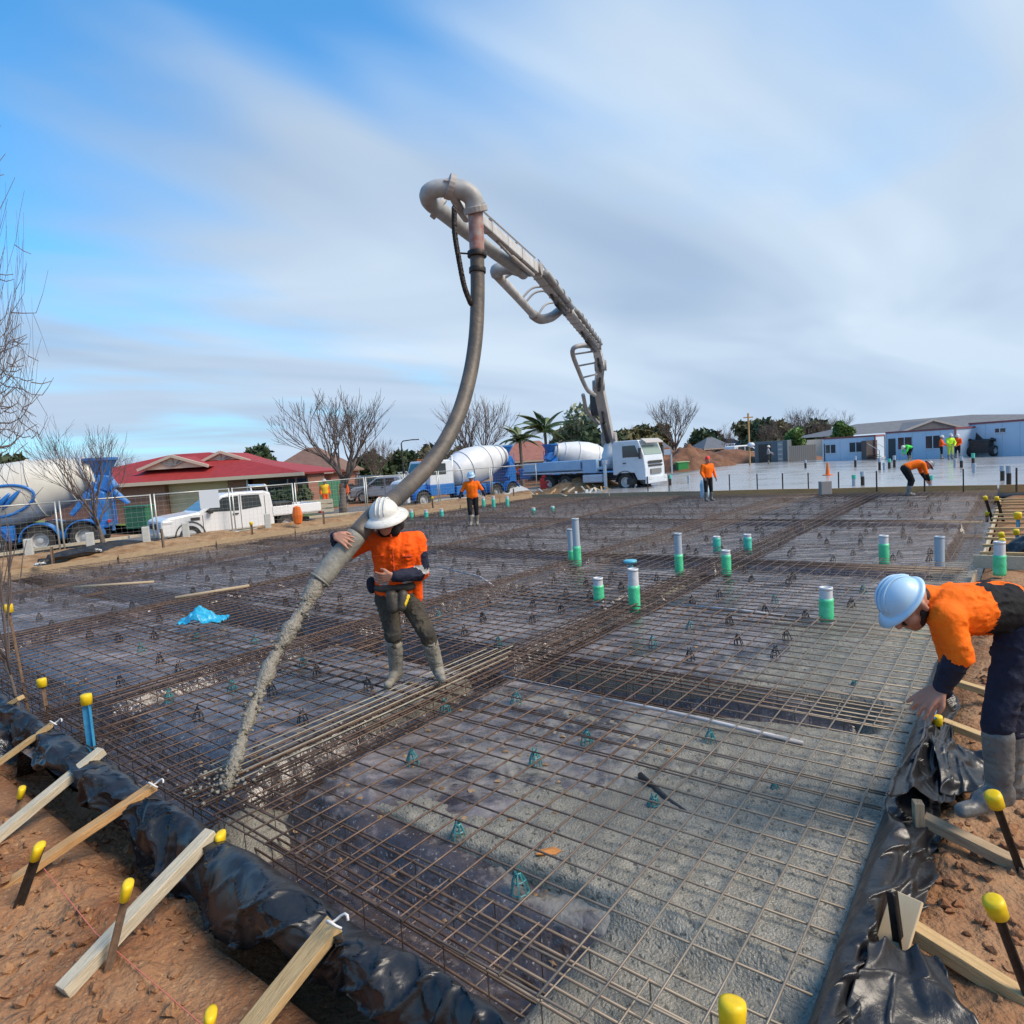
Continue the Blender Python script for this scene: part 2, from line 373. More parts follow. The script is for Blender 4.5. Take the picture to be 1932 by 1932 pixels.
# creases that break up the reflected sky
mq = T.nodes.new('ShaderNodeMapping'); mq.inputs['Rotation'].default_value = (0, 0, rad(-20)); mq.inputs['Scale'].default_value = (.55, 1.25, 1); T.links.new(pos, mq.inputs[0])
rn = T.nodes.new('ShaderNodeTexNoise'); rn.noise_type = 'RIDGED_MULTIFRACTAL'; rn.inputs['Scale'].default_value = 3.4; rn.inputs['Detail'].default_value = 4; rn.inputs['Distortion'].default_value = .8; T.links.new(mq.outputs[0], rn.inputs['Vector'])
bq = T.nodes.new('ShaderNodeBump'); bq.inputs['Strength'].default_value = .8; bq.inputs['Distance'].default_value = .05
T.links.new(rn.outputs[0], bq.inputs['Height']); T.links.new(b.inputs['Normal'].links[0].from_socket, bq.inputs['Normal']); T.links.new(bq.outputs[0], b.inputs['Normal'])
# dried grey mud, pale streaks also painting reflected sky; pads only
sz0 = T.nodes.new('ShaderNodeSeparateXYZ'); T.links.new(pos, sz0.inputs[0])
zr = T.nodes.new('ShaderNodeMapRange'); zr.inputs['From Min'].default_value = -.19; zr.inputs['From Max'].default_value = -.15; T.links.new(sz0.outputs[2], zr.inputs[0])
mm = T.nodes.new('ShaderNodeMapping'); mm.inputs['Rotation'].default_value = (0, 0, rad(-15)); mm.inputs['Scale'].default_value = (.45, 1.3, 1); T.links.new(pos, mm.inputs[0])
nm_ = T.nodes.new('ShaderNodeTexNoise'); nm_.inputs['Scale'].default_value = 2.4; nm_.inputs['Detail'].default_value = 9; nm_.inputs['Roughness'].default_value = .7; T.links.new(mm.outputs[0], nm_.inputs['Vector'])
cr = T.nodes.new('ShaderNodeValToRGB'); T.links.new(nm_.outputs[0], cr.inputs[0]); ee = cr.color_ramp.elements; ee[0].position = .42; ee[0].color = (.026, .020, .020, 1); ee[1].position = .62; ee[1].color = (.34, .29, .272, 1)
ml = T.nodes.new('ShaderNodeMath'); ml.operation = 'MULTIPLY'; ml.inputs[1].default_value = .8; T.links.new(zr.outputs[0], ml.inputs[0])
x = T.nodes.new('ShaderNodeMix'); x.data_type = 'RGBA'; T.links.new(b.inputs['Base Color'].links[0].from_socket, x.inputs[6]); T.links.new(cr.outputs[0], x.inputs[7]); T.links.new(ml.outputs[0], x.inputs[0]); T.links.new(x.outputs[2], b.inputs['Base Color'])
# thin grey slurry smeared over the film beside the pour
dt = T.nodes.new('ShaderNodeVectorMath'); dt.operation = 'DOT_PRODUCT'; dt.inputs[1].default_value = tuple(EB); T.links.new(pos, dt.inputs[0])
d2 = T.nodes.new('ShaderNodeVectorMath'); d2.operation = 'DOT_PRODUCT'; d2.inputs[1].default_value = tuple(EA); T.links.new(pos, d2.inputs[0])
mpx = T.nodes.new('ShaderNodeMapping'); mpx.inputs['Rotation'].default_value = (0, 0, rad(-52)); mpx.inputs['Scale'].default_value = (1, .6, 1); T.links.new(pos, mpx.inputs[0])
nz = T.nodes.new('ShaderNodeTexNoise'); nz.inputs['Scale'].default_value = 2.6; nz.inputs['Detail'].default_value = 9; nz.inputs['Roughness'].default_value = .68; nz.inputs['Distortion'].default_value = .6; T.links.new(mpx.outputs[0], nz.inputs['Vector'])
def mth_(op, a, b__, c__=None):
    n = T.nodes.new('ShaderNodeMath'); n.operation = op
    for i, q in enumerate((a, b__, c__)):
        if q is None: continue
        if isinstance(q, (int, float)): n.inputs[i].default_value = q
        else: T.links.new(q, n.inputs[i])
    return n.outputs[0]
far_s = mth_('MAXIMUM', mth_('MULTIPLY', mth_('SUBTRACT', d2.outputs['Value'], 5.0), .05), 0.0)
v_ = mth_('SUBTRACT', nz.outputs[0], mth_('MULTIPLY_ADD', dt.outputs['Value'], .085, far_s))
r = T.nodes.new('ShaderNodeMapRange'); sz = T.nodes.new('ShaderNodeSeparateXYZ'); T.links.new(pos, sz.inputs[0])
up_z = mth_('MULTIPLY', mth_('MINIMUM', mth_('ADD', sz.outputs[2], .175), 0.0), 6.0)          # slurry lies on the pads, not down in the trenches
v_ = mth_('ADD', v_, up_z)
r.inputs['From Min'].default_value = 0.22; r.inputs['From Max'].default_value = 0.36; r.inputs['To Max'].default_value = .88; T.links.new(v_, r.inputs[0])
x = T.nodes.new('ShaderNodeMix'); x.data_type = 'RGBA'; T.links.new(b.inputs['Base Color'].links[0].from_socket, x.inputs[6]); x.inputs[7].default_value = (.30, .265, .21, 1); T.links.new(r.outputs[0], x.inputs[0]); T.links.new(x.outputs[2], b.inputs['Base Color'])
s_ax = graded(1.72, SFAR+.1, 0.028, 1.0095, 0.13); t_ax = graded(TR-.05, TL+.15, 0.028, 1.0095, 0.13)
S, Tt = np.meshgrid(s_ax, t_ax, indexing='ij'); Pm = EA[None, None]*S[..., None]+EB[None, None]*Tt[..., None]
mem = link('plastic_membrane', gridmesh('plastic_membrane', Pm[..., 0], Pm[..., 1], zmem(S, Tt), M_FILM))
tag(mem, 'wrinkled wet black plastic film spread under the whole steel mesh', 'plastic film')

# ============================================================ fresh concrete creeping over the film
def zcon(S, Tt):
    tq = trench(S, Tt); e = S-sL(Tt)
    tt = Tt + 0.9*fbm(S*.45, Tt*.45, 11., 3)
    z = -0.040 - 0.118*sstep(0.8, 2.6, tt) - 0.10*sstep(7.5, 13, S+.8*fbm(S*.3, Tt*.3, 4., 2)) - .06*sstep(3.2, 4.2, Tt)
    z = z + 0.024*fbm(S*1.5, Tt*1.5, 3., 2)*sstep(.9, 1.6, Tt)
    inl = sstep(0.02, 0.2, e)*(1-sstep(0.80, 0.98, e))
    z = z - 0.10*inl - 0.5*inl*sstep(1.35, 2.0, Tt+.25*vnoise(S*3, Tt*3))
    for c, h in BBEAMS: z = z - 0.45*(1-sstep(h, h+.1, np.abs(S-c)))*sstep(0.8, 1.3, Tt)
    z = z - 0.5*(1-sstep(.22, .34, np.abs(Tt-4.62)))
    # heap where the hose pours
    hs, ht = ST(G(425, 1488)); d = np.hypot(S-hs-.12, Tt-ht)
    z = np.maximum(z, -0.43+0.21*np.exp(-(d/.24)**2)-0.3*sstep(.3, .7, d)+.02*fbm(S*7, Tt*7))
    dn = 1-sstep(5, 9, S)*1.0
    z = z + dn*(0.011*fbm(S*13, Tt*13, 2., 3)+0.0075*fbm(S*42, Tt*42, 6., 2))
    return z
M_CON = mat('fresh_concrete', (0.215, 0.193, 0.148), 0.12, rough2=0.36, col2=(0.345, 0.315, 0.25), scale=7, detail=8, bump=.8, bscale=75, spec=0.5, contrast=(0.32, 0.7), world=True)
T, b = nodes_of(M_CON)      # dark specks painting the shade in pits between the stones
pos = [n for n in T.nodes if n.type == 'NEW_GEOMETRY'][0].outputs['Position']
for sc_, lo, hi, cc in ((34.0, 0.575, 0.66, (0.06, 0.06, 0.048, 1)), (90.0, 0.60, 0.68, (0.09, 0.088, 0.07, 1)), (1.1, .52, .68, (0.20, 0.185, 0.15, 1))):
    mp = T.nodes.new('ShaderNodeMapping'); mp.inputs['Rotation'].default_value = (0, 0, rad(-40)); mp.inputs['Scale'].default_value = (1, .55, 1); T.links.new(pos, mp.inputs[0])
    nz = T.nodes.new('ShaderNodeTexNoise'); nz.inputs['Scale'].default_value = sc_; nz.inputs['Detail'].default_value = 4; T.links.new(mp.outputs[0], nz.inputs['Vector'])
    r = T.nodes.new('ShaderNodeMapRange'); r.inputs['From Min'].default_value = lo; r.inputs['From Max'].default_value = hi; r.inputs['To Max'].default_value = 0.85
    T.links.new(nz.outputs[0], r.inputs[0]); x = T.nodes.new('ShaderNodeMix'); x.data_type = 'RGBA'
    T.links.new(b.inputs['Base Color'].links[0].from_socket, x.inputs[6]); x.inputs[7].default_value = cc
    T.links.new(r.outputs[0], x.inputs[0]); T.links.new(x.outputs[2], b.inputs['Base Color'])
s_ax = graded(1.72, 14, 0.018, 1.006, 0.09); t_ax = graded(TR-.02, 5.4, 0.018, 1.006, 0.06)
S, Tt = np.meshgrid(s_ax, t_ax, indexing='ij'); Pm = EA[None, None]*S[..., None]+EB[None, None]*Tt[..., None]
Zc = zcon(S, Tt); Zm = zmem(S, Tt); me = gridmesh('fresh_concrete', Pm[..., 0], Pm[..., 1], Zc, M_CON)
low = (Zc < Zm-.012); low = low[:-1, :-1] & low[1:, :-1] & low[1:, 1:] & low[:-1, 1:]
bmx = bmesh.new(); bmx.from_mesh(me); bmx.faces.ensure_lookup_table(); bmesh.ops.delete(bmx, geom=[bmx.faces[i] for i in np.nonzero(low.ravel())[0]], context='FACES'); bmx.to_mesh(me); bmx.free()
tag(link('fresh_concrete', me), 'wet grey lumpy concrete freshly poured along the right form', 'concrete', kind='stuff')

# ============================================================ steel mesh sheets
M_BAR = mat('rusty_bar', (0.082, 0.05, 0.036), 0.5, metal=0.4, col2=(0.165, 0.10, 0.066), scale=14, detail=5, spec=0.5, world=True)
T, b = nodes_of(M_BAR)      # slurry dried on the bars near the pour
pos = [n for n in T.nodes if n.type == 'NEW_GEOMETRY'][0].outputs['Position']
dt = T.nodes.new('ShaderNodeVectorMath'); dt.operation = 'DOT_PRODUCT'; dt.inputs[1].default_value = tuple(EB); T.links.new(pos, dt.inputs[0])
nz = T.nodes.new('ShaderNodeTexNoise'); nz.inputs['Scale'].default_value = 1.3; nz.inputs['Detail'].default_value = 6; T.links.new(pos, nz.inputs['Vector'])
ad = T.nodes.new('ShaderNodeMath'); ad.operation = 'MULTIPLY_ADD'; ad.inputs[1].default_value = 2.2; T.links.new(nz.outputs[0], ad.inputs[0]); T.links.new(dt.outputs['Value'], ad.inputs[2])
r = T.nodes.new('ShaderNodeMapRange'); r.inputs['From Min'].default_value = 3.6; r.inputs['From Max'].default_value = 2.1; r.inputs['To Max'].default_value = 0.9
T.links.new(ad.outputs[0], r.inputs[0]); x = T.nodes.new('ShaderNodeMix'); x.data_type = 'RGBA'
T.links.new(b.inputs['Base Color'].links[0].from_socket, x.inputs[6]); x.inputs[7].default_value = (0.235, 0.205, 0.165, 1)
T.links.new(r.outputs[0], x.inputs[0]); T.links.new(x.outputs[2], b.inputs['Base Color'])
M_BARF = mat('far_bar', (.115, .085, .072), .55, metal=.3, col2=(.19, .145, .125), scale=3, world=True)  # paler, greyer bar colour for the far sheets
BR = 0.0062
def barmesh(L, r=BR, n=6, seg=4, wob=0.006, seed=0):
    rr = random.Random(seed); m = MB()
    m.tube([(L*i/seg, rr.uniform(-wob, wob) if 0 < i < seg else 0, rr.uniform(-wob, wob) if 0 < i < seg else 0) for i in range(seg+1)], r, n)
    return m.mesh('bar', M_BAR, True)
SW, SLN = 2.4, 6.0
longb = [barmesh(SLN, seed=k) for k in range(4)]; crossb = [barmesh(SW, seed=10+k, wob=.004) for k in range(4)]
near_lab = {}
def sheet(s0, t0, near, zoff, lab):
    o = thing('mesh_sheet', lab, 'steel mesh', W(s0, t0, zoff), AA, 'sheets of square steel mesh over the film')
    if near:
        k = 0
        for i in range(13):                         # long wires, running across (local y)
            if s0+i*.2 > SFAR-.1: break
            q = link('bar', random.choice(longb), o, (i*.2+random.uniform(-.006, .006), 0, 0), math.pi/2+random.uniform(-.0012, .0012))
        for j in range(30):
            q = link('bar', random.choice(crossb), o, (-.02, .1+j*.2+random.uniform(-.007, .007), 2*BR), random.uniform(-.003, .003))
    else:
        m = MB()
        for i in range(13):
            if s0+i*.2 > SFAR-.15: break
            m.tube([(i*.2, 0, 0), (i*.2+random.uniform(-.01, .01), SLN/2, random.uniform(-.01, .01)), (i*.2, min(SLN, TL-.2-t0), 0)], BR*.72, 4)
        for j in range(30):
            if t0+.1+j*.2 > TL-.25: break
            m.tube([(-.02, .1+j*.2, 2*BR), (SW/2, .1+j*.2, 2*BR+random.uniform(-.008, .008)), (min(SW, SFAR-.15-s0), .1+j*.2, 2*BR)], BR*.72, 4)
        q = m.build('bars', M_BARF, o, smooth=True, fix=False); q['kind'] = 'stuff'
    return o
tt0 = [TR+.03, TR+.03+5.6, TR+.03+11.2, TR+.03+16.0]
for j, t0 in enumerate(tt0):
    for i in range(13):
        s0 = float(sL(t0+2.5))+0.13+i*2.02+(0 if j % 2 == 0 else -.06)
        if s0 > SFAR-1.0: continue
        near = (j == 0 and i < 4) or (j == 1 and i < 3)
        row = ['right form', 'pouring worker', 'blue bag', 'far left form'][j]
        sheet(s0, t0, near, 0.004*((i+j) % 2)+.001*j, 'square steel mesh sheet lapped onto the next, laid level over black plastic film')

# ============================================================ beam cages of bars and ligatures
def cage(p0, ux, L, wd, z0, z1, nb, lab, indiv):
    rz = math.atan2(ux[1], ux[0]); o = thing('beam_cage', lab, 'rebar cage', p0, rz, 'cages of bars sunk in the beam trenches')
    lm = MB(); lm.tube([(0, -wd/2, z0), (0, wd/2, z0), (0, wd/2, z1), (0, -wd/2, z1)], 0.0045, 4, closed=True); lm = lm.mesh('ligature', M_BAR)
    bm1 = barmesh(L, 0.008, 6, 6, .012, 99)
    for z in (z0-.009, z1+.009):
        for k in range(nb):
            link('bar', bm1, o, (0, -wd/2+.01+(wd-.02)*k/(nb-1)+random.uniform(-.012, .012), z), random.uniform(-.0008, .0008))
    n = int(L/.3); ni = min(n, indiv)
    for k in range(ni): link('ligature', lm, o, (.15+.3*k+random.uniform(-.03, .03), 0, 0), random.uniform(-.06, .06))
    if n > ni:
        m = MB()
        for k in range(ni, n):
            xx = .15+.3*k; m.tube([(xx, -wd/2, z0), (xx, wd/2, z0), (xx, wd/2, z1), (xx, -wd/2, z1)], 0.0045, 4, closed=True)
        m.build('ligatures', M_BAR, o, fix=False)['kind'] = 'stuff'
sdirL = W(float(sL(21)), 21)-W(float(sL(.8)), .8); sdirL = sdirL/np.linalg.norm(sdirL)
cage(W(float(sL(.8))+.37, .8), sdirL, 20.5, .36, -.03, -.38, 5, 'long rebar cage in the trench beside the black film on the near form', 40)
for k, (c, h) in enumerate(ABEAMS):
    cage(W(2.0, c), EA, SFAR-2.3, .40, -.03, -.38, 6 if k < 2 else 5,
         ['rebar cage of pale slurry-coated bars crossing under the hose worker', 'rusty rebar cage between the hose worker and the blue bag', 'rusty rebar cage in the trench just beyond the blue bag', 'rusty rebar cage in the trench nearest the wire fence'][k], [30, 16, 6, 0][k])
for k, (c, h) in enumerate(BBEAMS):
    cage(W(c, .75), EB, TL-1.1, .46, -.03, -.40, 6,
         ['rebar cage in the dark trench crossing behind the hose worker', 'rebar cage in the cross trench past the double white pipes', 'rebar cage in the cross trench nearest the finished slab'][k], [24, 0, 0][k])
# starter lengths lapped over the mesh beside the first beam, coated with slurry
M_SLUR = mat('slurry_bar', (0.36, 0.34, 0.26), 0.6, col2=(0.25, 0.2, 0.14), scale=10, world=True)
for k in range(7):
    m = MB(); y0 = 4.25+k*.105
    m.tube([W(2.15+random.uniform(0, .2), y0, .021), W(4.0, y0+random.uniform(-.015, .015), .024), W(5.4+random.uniform(0, .5), y0+.02, .021)], .0065, 6)
    o = m.build('lap_bar', M_SLUR if k > 1 else M_BAR, smooth=True); tag(o, 'long pale lap bar on the mesh between pour and hose worker', 'rebar', 'lap bars by the pour')

# ============================================================ bar chairs
M_TEAL = mat('teal_plastic', (0.025, 0.17, 0.19), 0.45, col2=(0.05, 0.26, 0.27), scale=20); M_BLKP = mat('black_plastic', (0.02, 0.02, 0.023), 0.45)
def chairmesh(m):
    b_ = MB()
    for k in range(7):
        a = 2*math.pi*k/7; ca, sa = math.cos(a), math.sin(a)
        b_.tube([(.052*ca, .052*sa, 0), (.042*ca, .042*sa, .055), (.016*ca, .016*sa, .112)], .0052, 4)
    for r_, z_ in ((.05, .004), (.036, .068), (.018, .112)): b_.tube([(r_*math.cos(2*math.pi*k/10), r_*math.sin(2*math.pi*k/10), z_) for k in range(10)], .0048, 4, closed=True)
    for q in (-1, 1): b_.tube([(q*.012, 0, .11), (q*.016, 0, .142)], .005, 4)
    return b_.mesh('bar_chair', m)
cm = [chairmesh(M_TEAL), chairmesh(M_BLKP)]
spots = []
for i in range(30):
    for j in range(26):
        s_ = 2.75+i*.9+random.uniform(-.32, .32); t_ = 1.15+j*.84+random.uniform(-.30, .30)
        if s_ > SFAR-.3 or t_ > TL-.3 or float(trench(np.array(s_), np.array(t_))) > .05: continue
        spots.append((math.hypot(*(W(s_, t_)[:2])), s_, t_))
spots.sort(); rest = MB(); n300 = 0
for d, s_, t_ in spots:
    zz = float(zmem(np.array(s_), np.array(t_)))-.004
    p = W(s_, t_, zz)
    if d < 1.9: continue
    if n300 < 296:
        teal = d < 6.2 or (d < 11 and random.random() < .25)
        o = link('bar_chair', cm[0] if teal else cm[1], None, p, random.uniform(0, 3)); o.rotation_euler = (random.uniform(-.1, .1), random.uniform(-.1, .1), random.uniform(0, 3))
        if teal: tag(o, 'small teal plastic bar chair standing on the film under the mesh', 'bar chair', 'teal bar chairs')
        else: tag(o, 'small black plastic bar chair standing on the film under the mesh', 'bar chair', 'black bar chairs')
        n300 += 1
    else:
        for k in range(4):
            a = math.pi/2*k+.4; rest.tube([p+np.array([.055*math.cos(a), .055*math.sin(a), 0]), p+np.array([.012*math.cos(a), .012*math.sin(a), .14])], .009, 3)
tag(rest.build('bar_chairs', M_BLKP, fix=False), 'black plastic bar chairs dotted over the far film', 'bar chairs', kind='stuff')

# mud specks and crumbs fallen on the film
mb = MB()
for k in range(700):
    s_ = 2.4+abs(random.gauss(0, 4.2)); t_ = .9+abs(random.gauss(0, 5.0))
    if s_ > SFAR-1 or t_ > TL-1: continue
    r_ = random.uniform(.006, .022); z_ = float(zmem(np.array(s_), np.array(t_))); mb.add(icov*(1+.35*RNG.normal(size=(len(icov), 1)))*r_*np.array([1.3, 1, .5])+W(s_, t_, z_+.003), icof)
tag(mb.build('mud_specks', M_PALE, fix=False), 'specks of mud fallen on the black film', 'mud', kind='stuff')
# ============================================================ timber, pickets, film along the forms
def wood(name, a, b_, along=(1, 0, 0)):
    return mat(name, a, 0.75, col2=b_, scale=5, detail=6, bump=.5, bscale=14, stretch=(1.2, 14, 14), spec=.25, contrast=(.3, .7))
M_W1 = wood('pale_pine', (0.60, 0.42, 0.21), (0.42, 0.27, 0.12)); M_W2 = wood('grey_pine', (0.60, 0.53, 0.40), (0.40, 0.34, 0.24)); M_W3 = wood('orange_pine', (0.58, 0.35, 0.155), (0.42, 0.22, 0.085)); M_W4 = wood('weathered_plank', (0.44, 0.33, 0.21), (0.27, 0.19, 0.115))
M_YEL = mat('yellow_cap', (0.80, 0.56, 0.012), 0.45, col2=(0.68, 0.45, 0.01), scale=30, spec=.4); M_BLKS = mat('black_steel', (0.025, 0.023, 0.022), 0.5, metal=.5, col2=(0.06, 0.045, 0.035), scale=30)
M_BLUES = mat('blue_stake', (0.03, 0.22, 0.42), .5, col2=(.05, .30, .5), scale=20); M_RUST = mat('rust_steel', (0.13, 0.075, 0.045), .75, col2=(.21, .14, .09), scale=25)
M_DRAPE = mat('black_film', (0.010, 0.011, 0.013), 0.27, rough2=.42, col2=(0.022, 0.021, 0.022), scale=5, detail=7, bump=.22, bscale=22, spec=.5, world=True)
T, b = nodes_of(M_DRAPE)      # sharp creases in the film
rn = T.nodes.new('ShaderNodeTexNoise'); rn.noise_type = 'RIDGED_MULTIFRACTAL'; rn.inputs['Scale'].default_value = 5.5; rn.inputs['Detail'].default_value = 2; rn.inputs['Distortion'].default_value = 1.2
T.links.new([n for n in T.nodes if n.type == 'NEW_GEOMETRY'][0].outputs['Position'], rn.inputs['Vector'])
bq = T.nodes.new('ShaderNodeBump'); bq.inputs['Strength'].default_value = .42; bq.inputs['Distance'].default_value = .022
T.links.new(rn.outputs[0], bq.inputs['Height']); T.links.new(b.inputs['Normal'].links[0].from_socket, bq.inputs['Normal']); T.links.new(bq.outputs[0], b.inputs['Normal'])
def local_board(name, p0, p1, w_, h_, m, parent=None, bevel=.004):     # timber in its own frame so the grain runs along it
    p0, p1 = V(p0), V(p1); d = p1-p0; L = d.length; x = d.normalized(); y = Vector((0, 0, 1)).cross(x)
    if y.length < 1e-3: y = Vector((0, 1, 0))
    y.normalize(); z = x.cross(y)
    mb = MB(); n = max(2, int(L/.25)); vs = []; fs = []
    for i in range(n+1):
        q = i/n; bow = .004*math.sin(q*3.1)*L
        for sy, sz in ((-1, -1), (1, -1), (1, 1), (-1, 1)):
            vs.append((L*q, sy*w_/2+random.uniform(-.0012, .0012), sz*h_/2+bow+random.uniform(-.0012, .0012)))
    for i in range(n):
        for j in range(4): fs.append((i*4+j, i*4+(j+1) % 4, i*4+4+(j+1) % 4, i*4+4+j))
    fs += [(3, 2, 1, 0), (n*4, n*4+1, n*4+2, n*4+3)]
    mb.add(vs, fs); o = mb.build(name, m, parent, bevel=bevel)
    M = Matrix((x, y, z)).transposed().to_4x4(); M.translation = p0; o.matrix_world = M
    return o
def picket(p0, p1, lab, m=None, cap=True, r=.017, capr=.036, grp='pickets with yellow caps', flat=False):
    """star picket driven at p0, top p1, yellow plastic cap"""
    p0, p1 = V(p0), V(p1); d = p1-p0; L = d.length; q = d.to_track_quat('Z', 'Y').to_euler()
    o = thing('star_picket', lab, 'picket', p0, 0, grp); o.rotation_euler = q
    mb = MB()
    for k in range(3):
        a = 2*math.pi*k/3+.4; M = Matrix.Rotation(a, 3, 'Z'); mb.box(M @ Vector((r*.6, 0, L/2)), (r*1.3, .007, L), M=M)
    mb.build('post', m or M_BLKS, o)
    if cap:
        c = MB(); h = capr*2.1
        pr = [(capr*.80, L-h*.82), (capr*.92, L-h*.8), (capr, L-h*.1), (capr*.93, L+h*.08), (capr*.55, L+h*.13)]
        c.lathe(pr, 16)
        if flat: c.v = [(x*1.15, y*.62, z) for x, y, z in c.v]
        c.build('cap', M_YEL, o, smooth=True, bevel=0)
    return o
ZL = -0.33
# ---- left braces
def brace(a, b_, m, lab, w_=.095, h_=.045):
    o = local_board('timber_brace', a, b_, w_, h_, m); return tag(o, lab, 'timber', 'timbers bracing the forms')
def gl(u, v, z): return G(u, v, z)
brace(gl(400, 1572, .03), gl(118, 1872, -.30), M_W2, 'weathered pale timber brace with nail holes, yellow cap at its top', .085, .07)
brace(gl(292, 1482, .05), gl(-60, 1722, -.34), M_W3, 'orange grained timber brace leaning on the black film')
brace(gl(193, 1416, .05), gl(-60, 1626, -.34), M_W2, 'long whitish timber brace running under the blue stake', .09, .06)
brace(gl(97, 1368, .05), gl(-60, 1482, -.34), M_W1, 'pale yellow timber brace between blue stake and bare sapling', .09, .045)
brace(gl(40, 1316, .05), gl(-90, 1392, -.34), M_W1, 'short pale timber brace beside the bare sapling', .09, .045)
brace(gl(632, 1742, .02), gl(420, 2010, -.32), M_W1, 'broad brown timber brace butting the film with a white tie', .12, .045)
# ---- pickets on the near side
def pk(ub, vb, ut, vt, dy, lab, zb=ZL, **kw):
    p0 = G(ub, vb, zb); p1 = at(ut, vt, p0[1]+dy); return picket(p0-np.array([0, 0, .12]), p1, lab, **kw)
pk(12, 1725, 75, 1596, .05, 'thick black picket with square yellow cap leaning over orange brace', capr=.046, r=.024, flat=True)
pk(183, 1850, 242, 1668, .06, 'grey picket with square yellow cap leaning on the weathered brace', capr=.044, flat=True, m=M_RUST)
pk(18, 1545, 42, 1487, .05, 'rusty picket with yellow cap between two braces on the clay', capr=.042, flat=True, m=M_RUST)
pk(96, 1385, 78, 1282, .02, 'thin rusty stake with yellow cap at the bend of the film', m=M_RUST, capr=.045)
pk(52, 1330, 14, 1142, .02, 'tall thin rusty stake with yellow cap beside the sapling', m=M_RUST, capr=.052, r=.014)
pk(176, 1428, 162, 1312, .0, 'blue painted stake with round yellow cap in the film', zb=-.12, m=M_BLUES, capr=.046, r=.03)
pk(412, 1640, 416, 1574, .0, 'picket with yellow cap at the head of the weathered brace', zb=-.2, capr=.044, flat=True)
pk(370, 2010, 398, 1912, .02, 'yellow capped picket driven in red clay below the pink string', capr=.042, flat=True)
pk(930, 2030, 930, 1926, .02, 'yellow capped picket just outside the film near the trench end', zb=-.25, capr=.04)
p0 = at(1378, 2140, 1.75); picket(p0, at(1382, 1893, 1.82), 'fat round yellow picket cap at the corner of the fresh concrete', capr=.041)
# ---- pink string line
o = MB().tube([G(60, 1610, -.22), G(180, 1760, -.26), G(380, 1932, -.27), G(470, 2010, -.27)], .003, 5).build('string_line', mat('pink_string', (.55, .16, .11), .8))
tag(o, 'thin pink string line stretched over the red clay', 'string')

# ---- black film draped over the near left form
def smooth_prof(P, n):
    P = np.array(P, float); d = np.r_[0, np.cumsum(np.linalg.norm(np.diff(P, axis=0), axis=1))]; q = np.linspace(0, d[-1], n)
    a = np.stack([np.interp(q, d, P[:, k]) for k in range(P.shape[1])], 1)
    for _ in range(6): a[1:-1] = (a[:-2]+2*a[1:-1]+a[2:])/4
    return a
tb = np.array([1.2]+sorted(ST(gl(u, v, .04))[1] for u, v in ((632, 1742), (400, 1572), (292, 1482), (193, 1416), (97, 1368), (40, 1316)))+[9.7, 10.6, 11.4, 12.2])
PR = smooth_prof([(.15, -.34), (.09, -.12), (.05, .0), (.01, .05), (-.04, .05), (-.085, .01), (-.12, -.07), (-.135, -.16), (-.125, -.25), (-.09, -.31)], 72)
ta = np.arange(0.55, 12.2, .013); nT = len(ta)
dbr = np.min(np.abs(ta[:, None]-tb[None]), 1)
swag = sstep(0, .42, dbr)                     # 0 at a brace, 1 between
vv = np.linspace(0, 1, len(PR))
outer = sstep(.42, .75, vv)
E_ = PR[None, :, 0]*np.ones((nT, 1)); Z_ = PR[None, :, 1]*np.ones((nT, 1))
TTg, VVg = np.meshgrid(ta, vv, indexing='ij')
E_ = E_-outer[None]*(.0+.07*swag[:, None]*(0.7+.6*vnoise(ta*1.7, 4.)[:, None])); Z_ = Z_-0.05*(1-swag[:, None])*sstep(.3, .5, vv)[None]*(1-sstep(.5, .8, vv))[None]
hem = .13*vnoise(ta*1.7, 9.)+.07*vnoise(ta*5, 3.); Z_ = Z_+outer[None]**2*hem[:, None]
wx = .35*fbm(TTg*1.6, VVg*1.5, 61., 3); wy = .35*fbm(TTg*1.6+9, VVg*1.5, 71., 3)
fd = 1-np.abs(vnoise((TTg+wx)*2.3+VVg*1.3, (VVg+wy)*1.9-TTg*.5, 5.))*2.0; fd = np.clip(fd, -.6, 1)
fd2 = np.clip(1-np.abs(vnoise((TTg+wx)*5.5-VVg*3.5, (VVg+wy)*2.6+TTg*.7, 12.))*2.2, 0, 1)**3; fd3 = np.clip(1-np.abs(vnoise((TTg+wx)*11+VVg*7, (VVg-wy)*5-TTg*2, 15.))*2.2, 0, 1)**4
am = sstep(.25, .5, vv)[None]
pin = 1-.0*swag[:, None]
E_ = E_-am*(0.050*fd+.045*fd2+.022*fd3); Z_ = Z_+am*(.026*fd+.026*fd2+.014*fd3)*(1-outer[None]*.5)+outer[None]*.06*(swag[:, None]-.5)
Sg = sL(TTg)-.02+E_; Q = EA[None, None]*Sg[..., None]+EB[None, None]*TTg[..., None]
o = link('draped_film', gridmesh('draped_film', Q[..., 0], Q[..., 1], Z_, M_DRAPE))
o.modifiers.new('thick', 'SOLIDIFY').thickness = .002
tag(o, 'bunched black plastic film draped in folds over the near form', 'plastic film')
for k, (ta0, ta1) in enumerate(((1.3, 4.6), (4.65, 8.2), (8.25, 12.2))):
    o = local_board('form_board', W(float(sL(ta0))-.04, ta0, -.19), W(float(sL(ta1))-.04, ta1, -.19), .035, .34, M_W4)
    tag(o, ['form board under the draped film by the broad brown brace', 'form board under the draped film by the blue stake', 'form board under the draped film by the sapling'][k], 'form board')
M_TIE = mat('white_tie', (.62, .62, .6), .5)
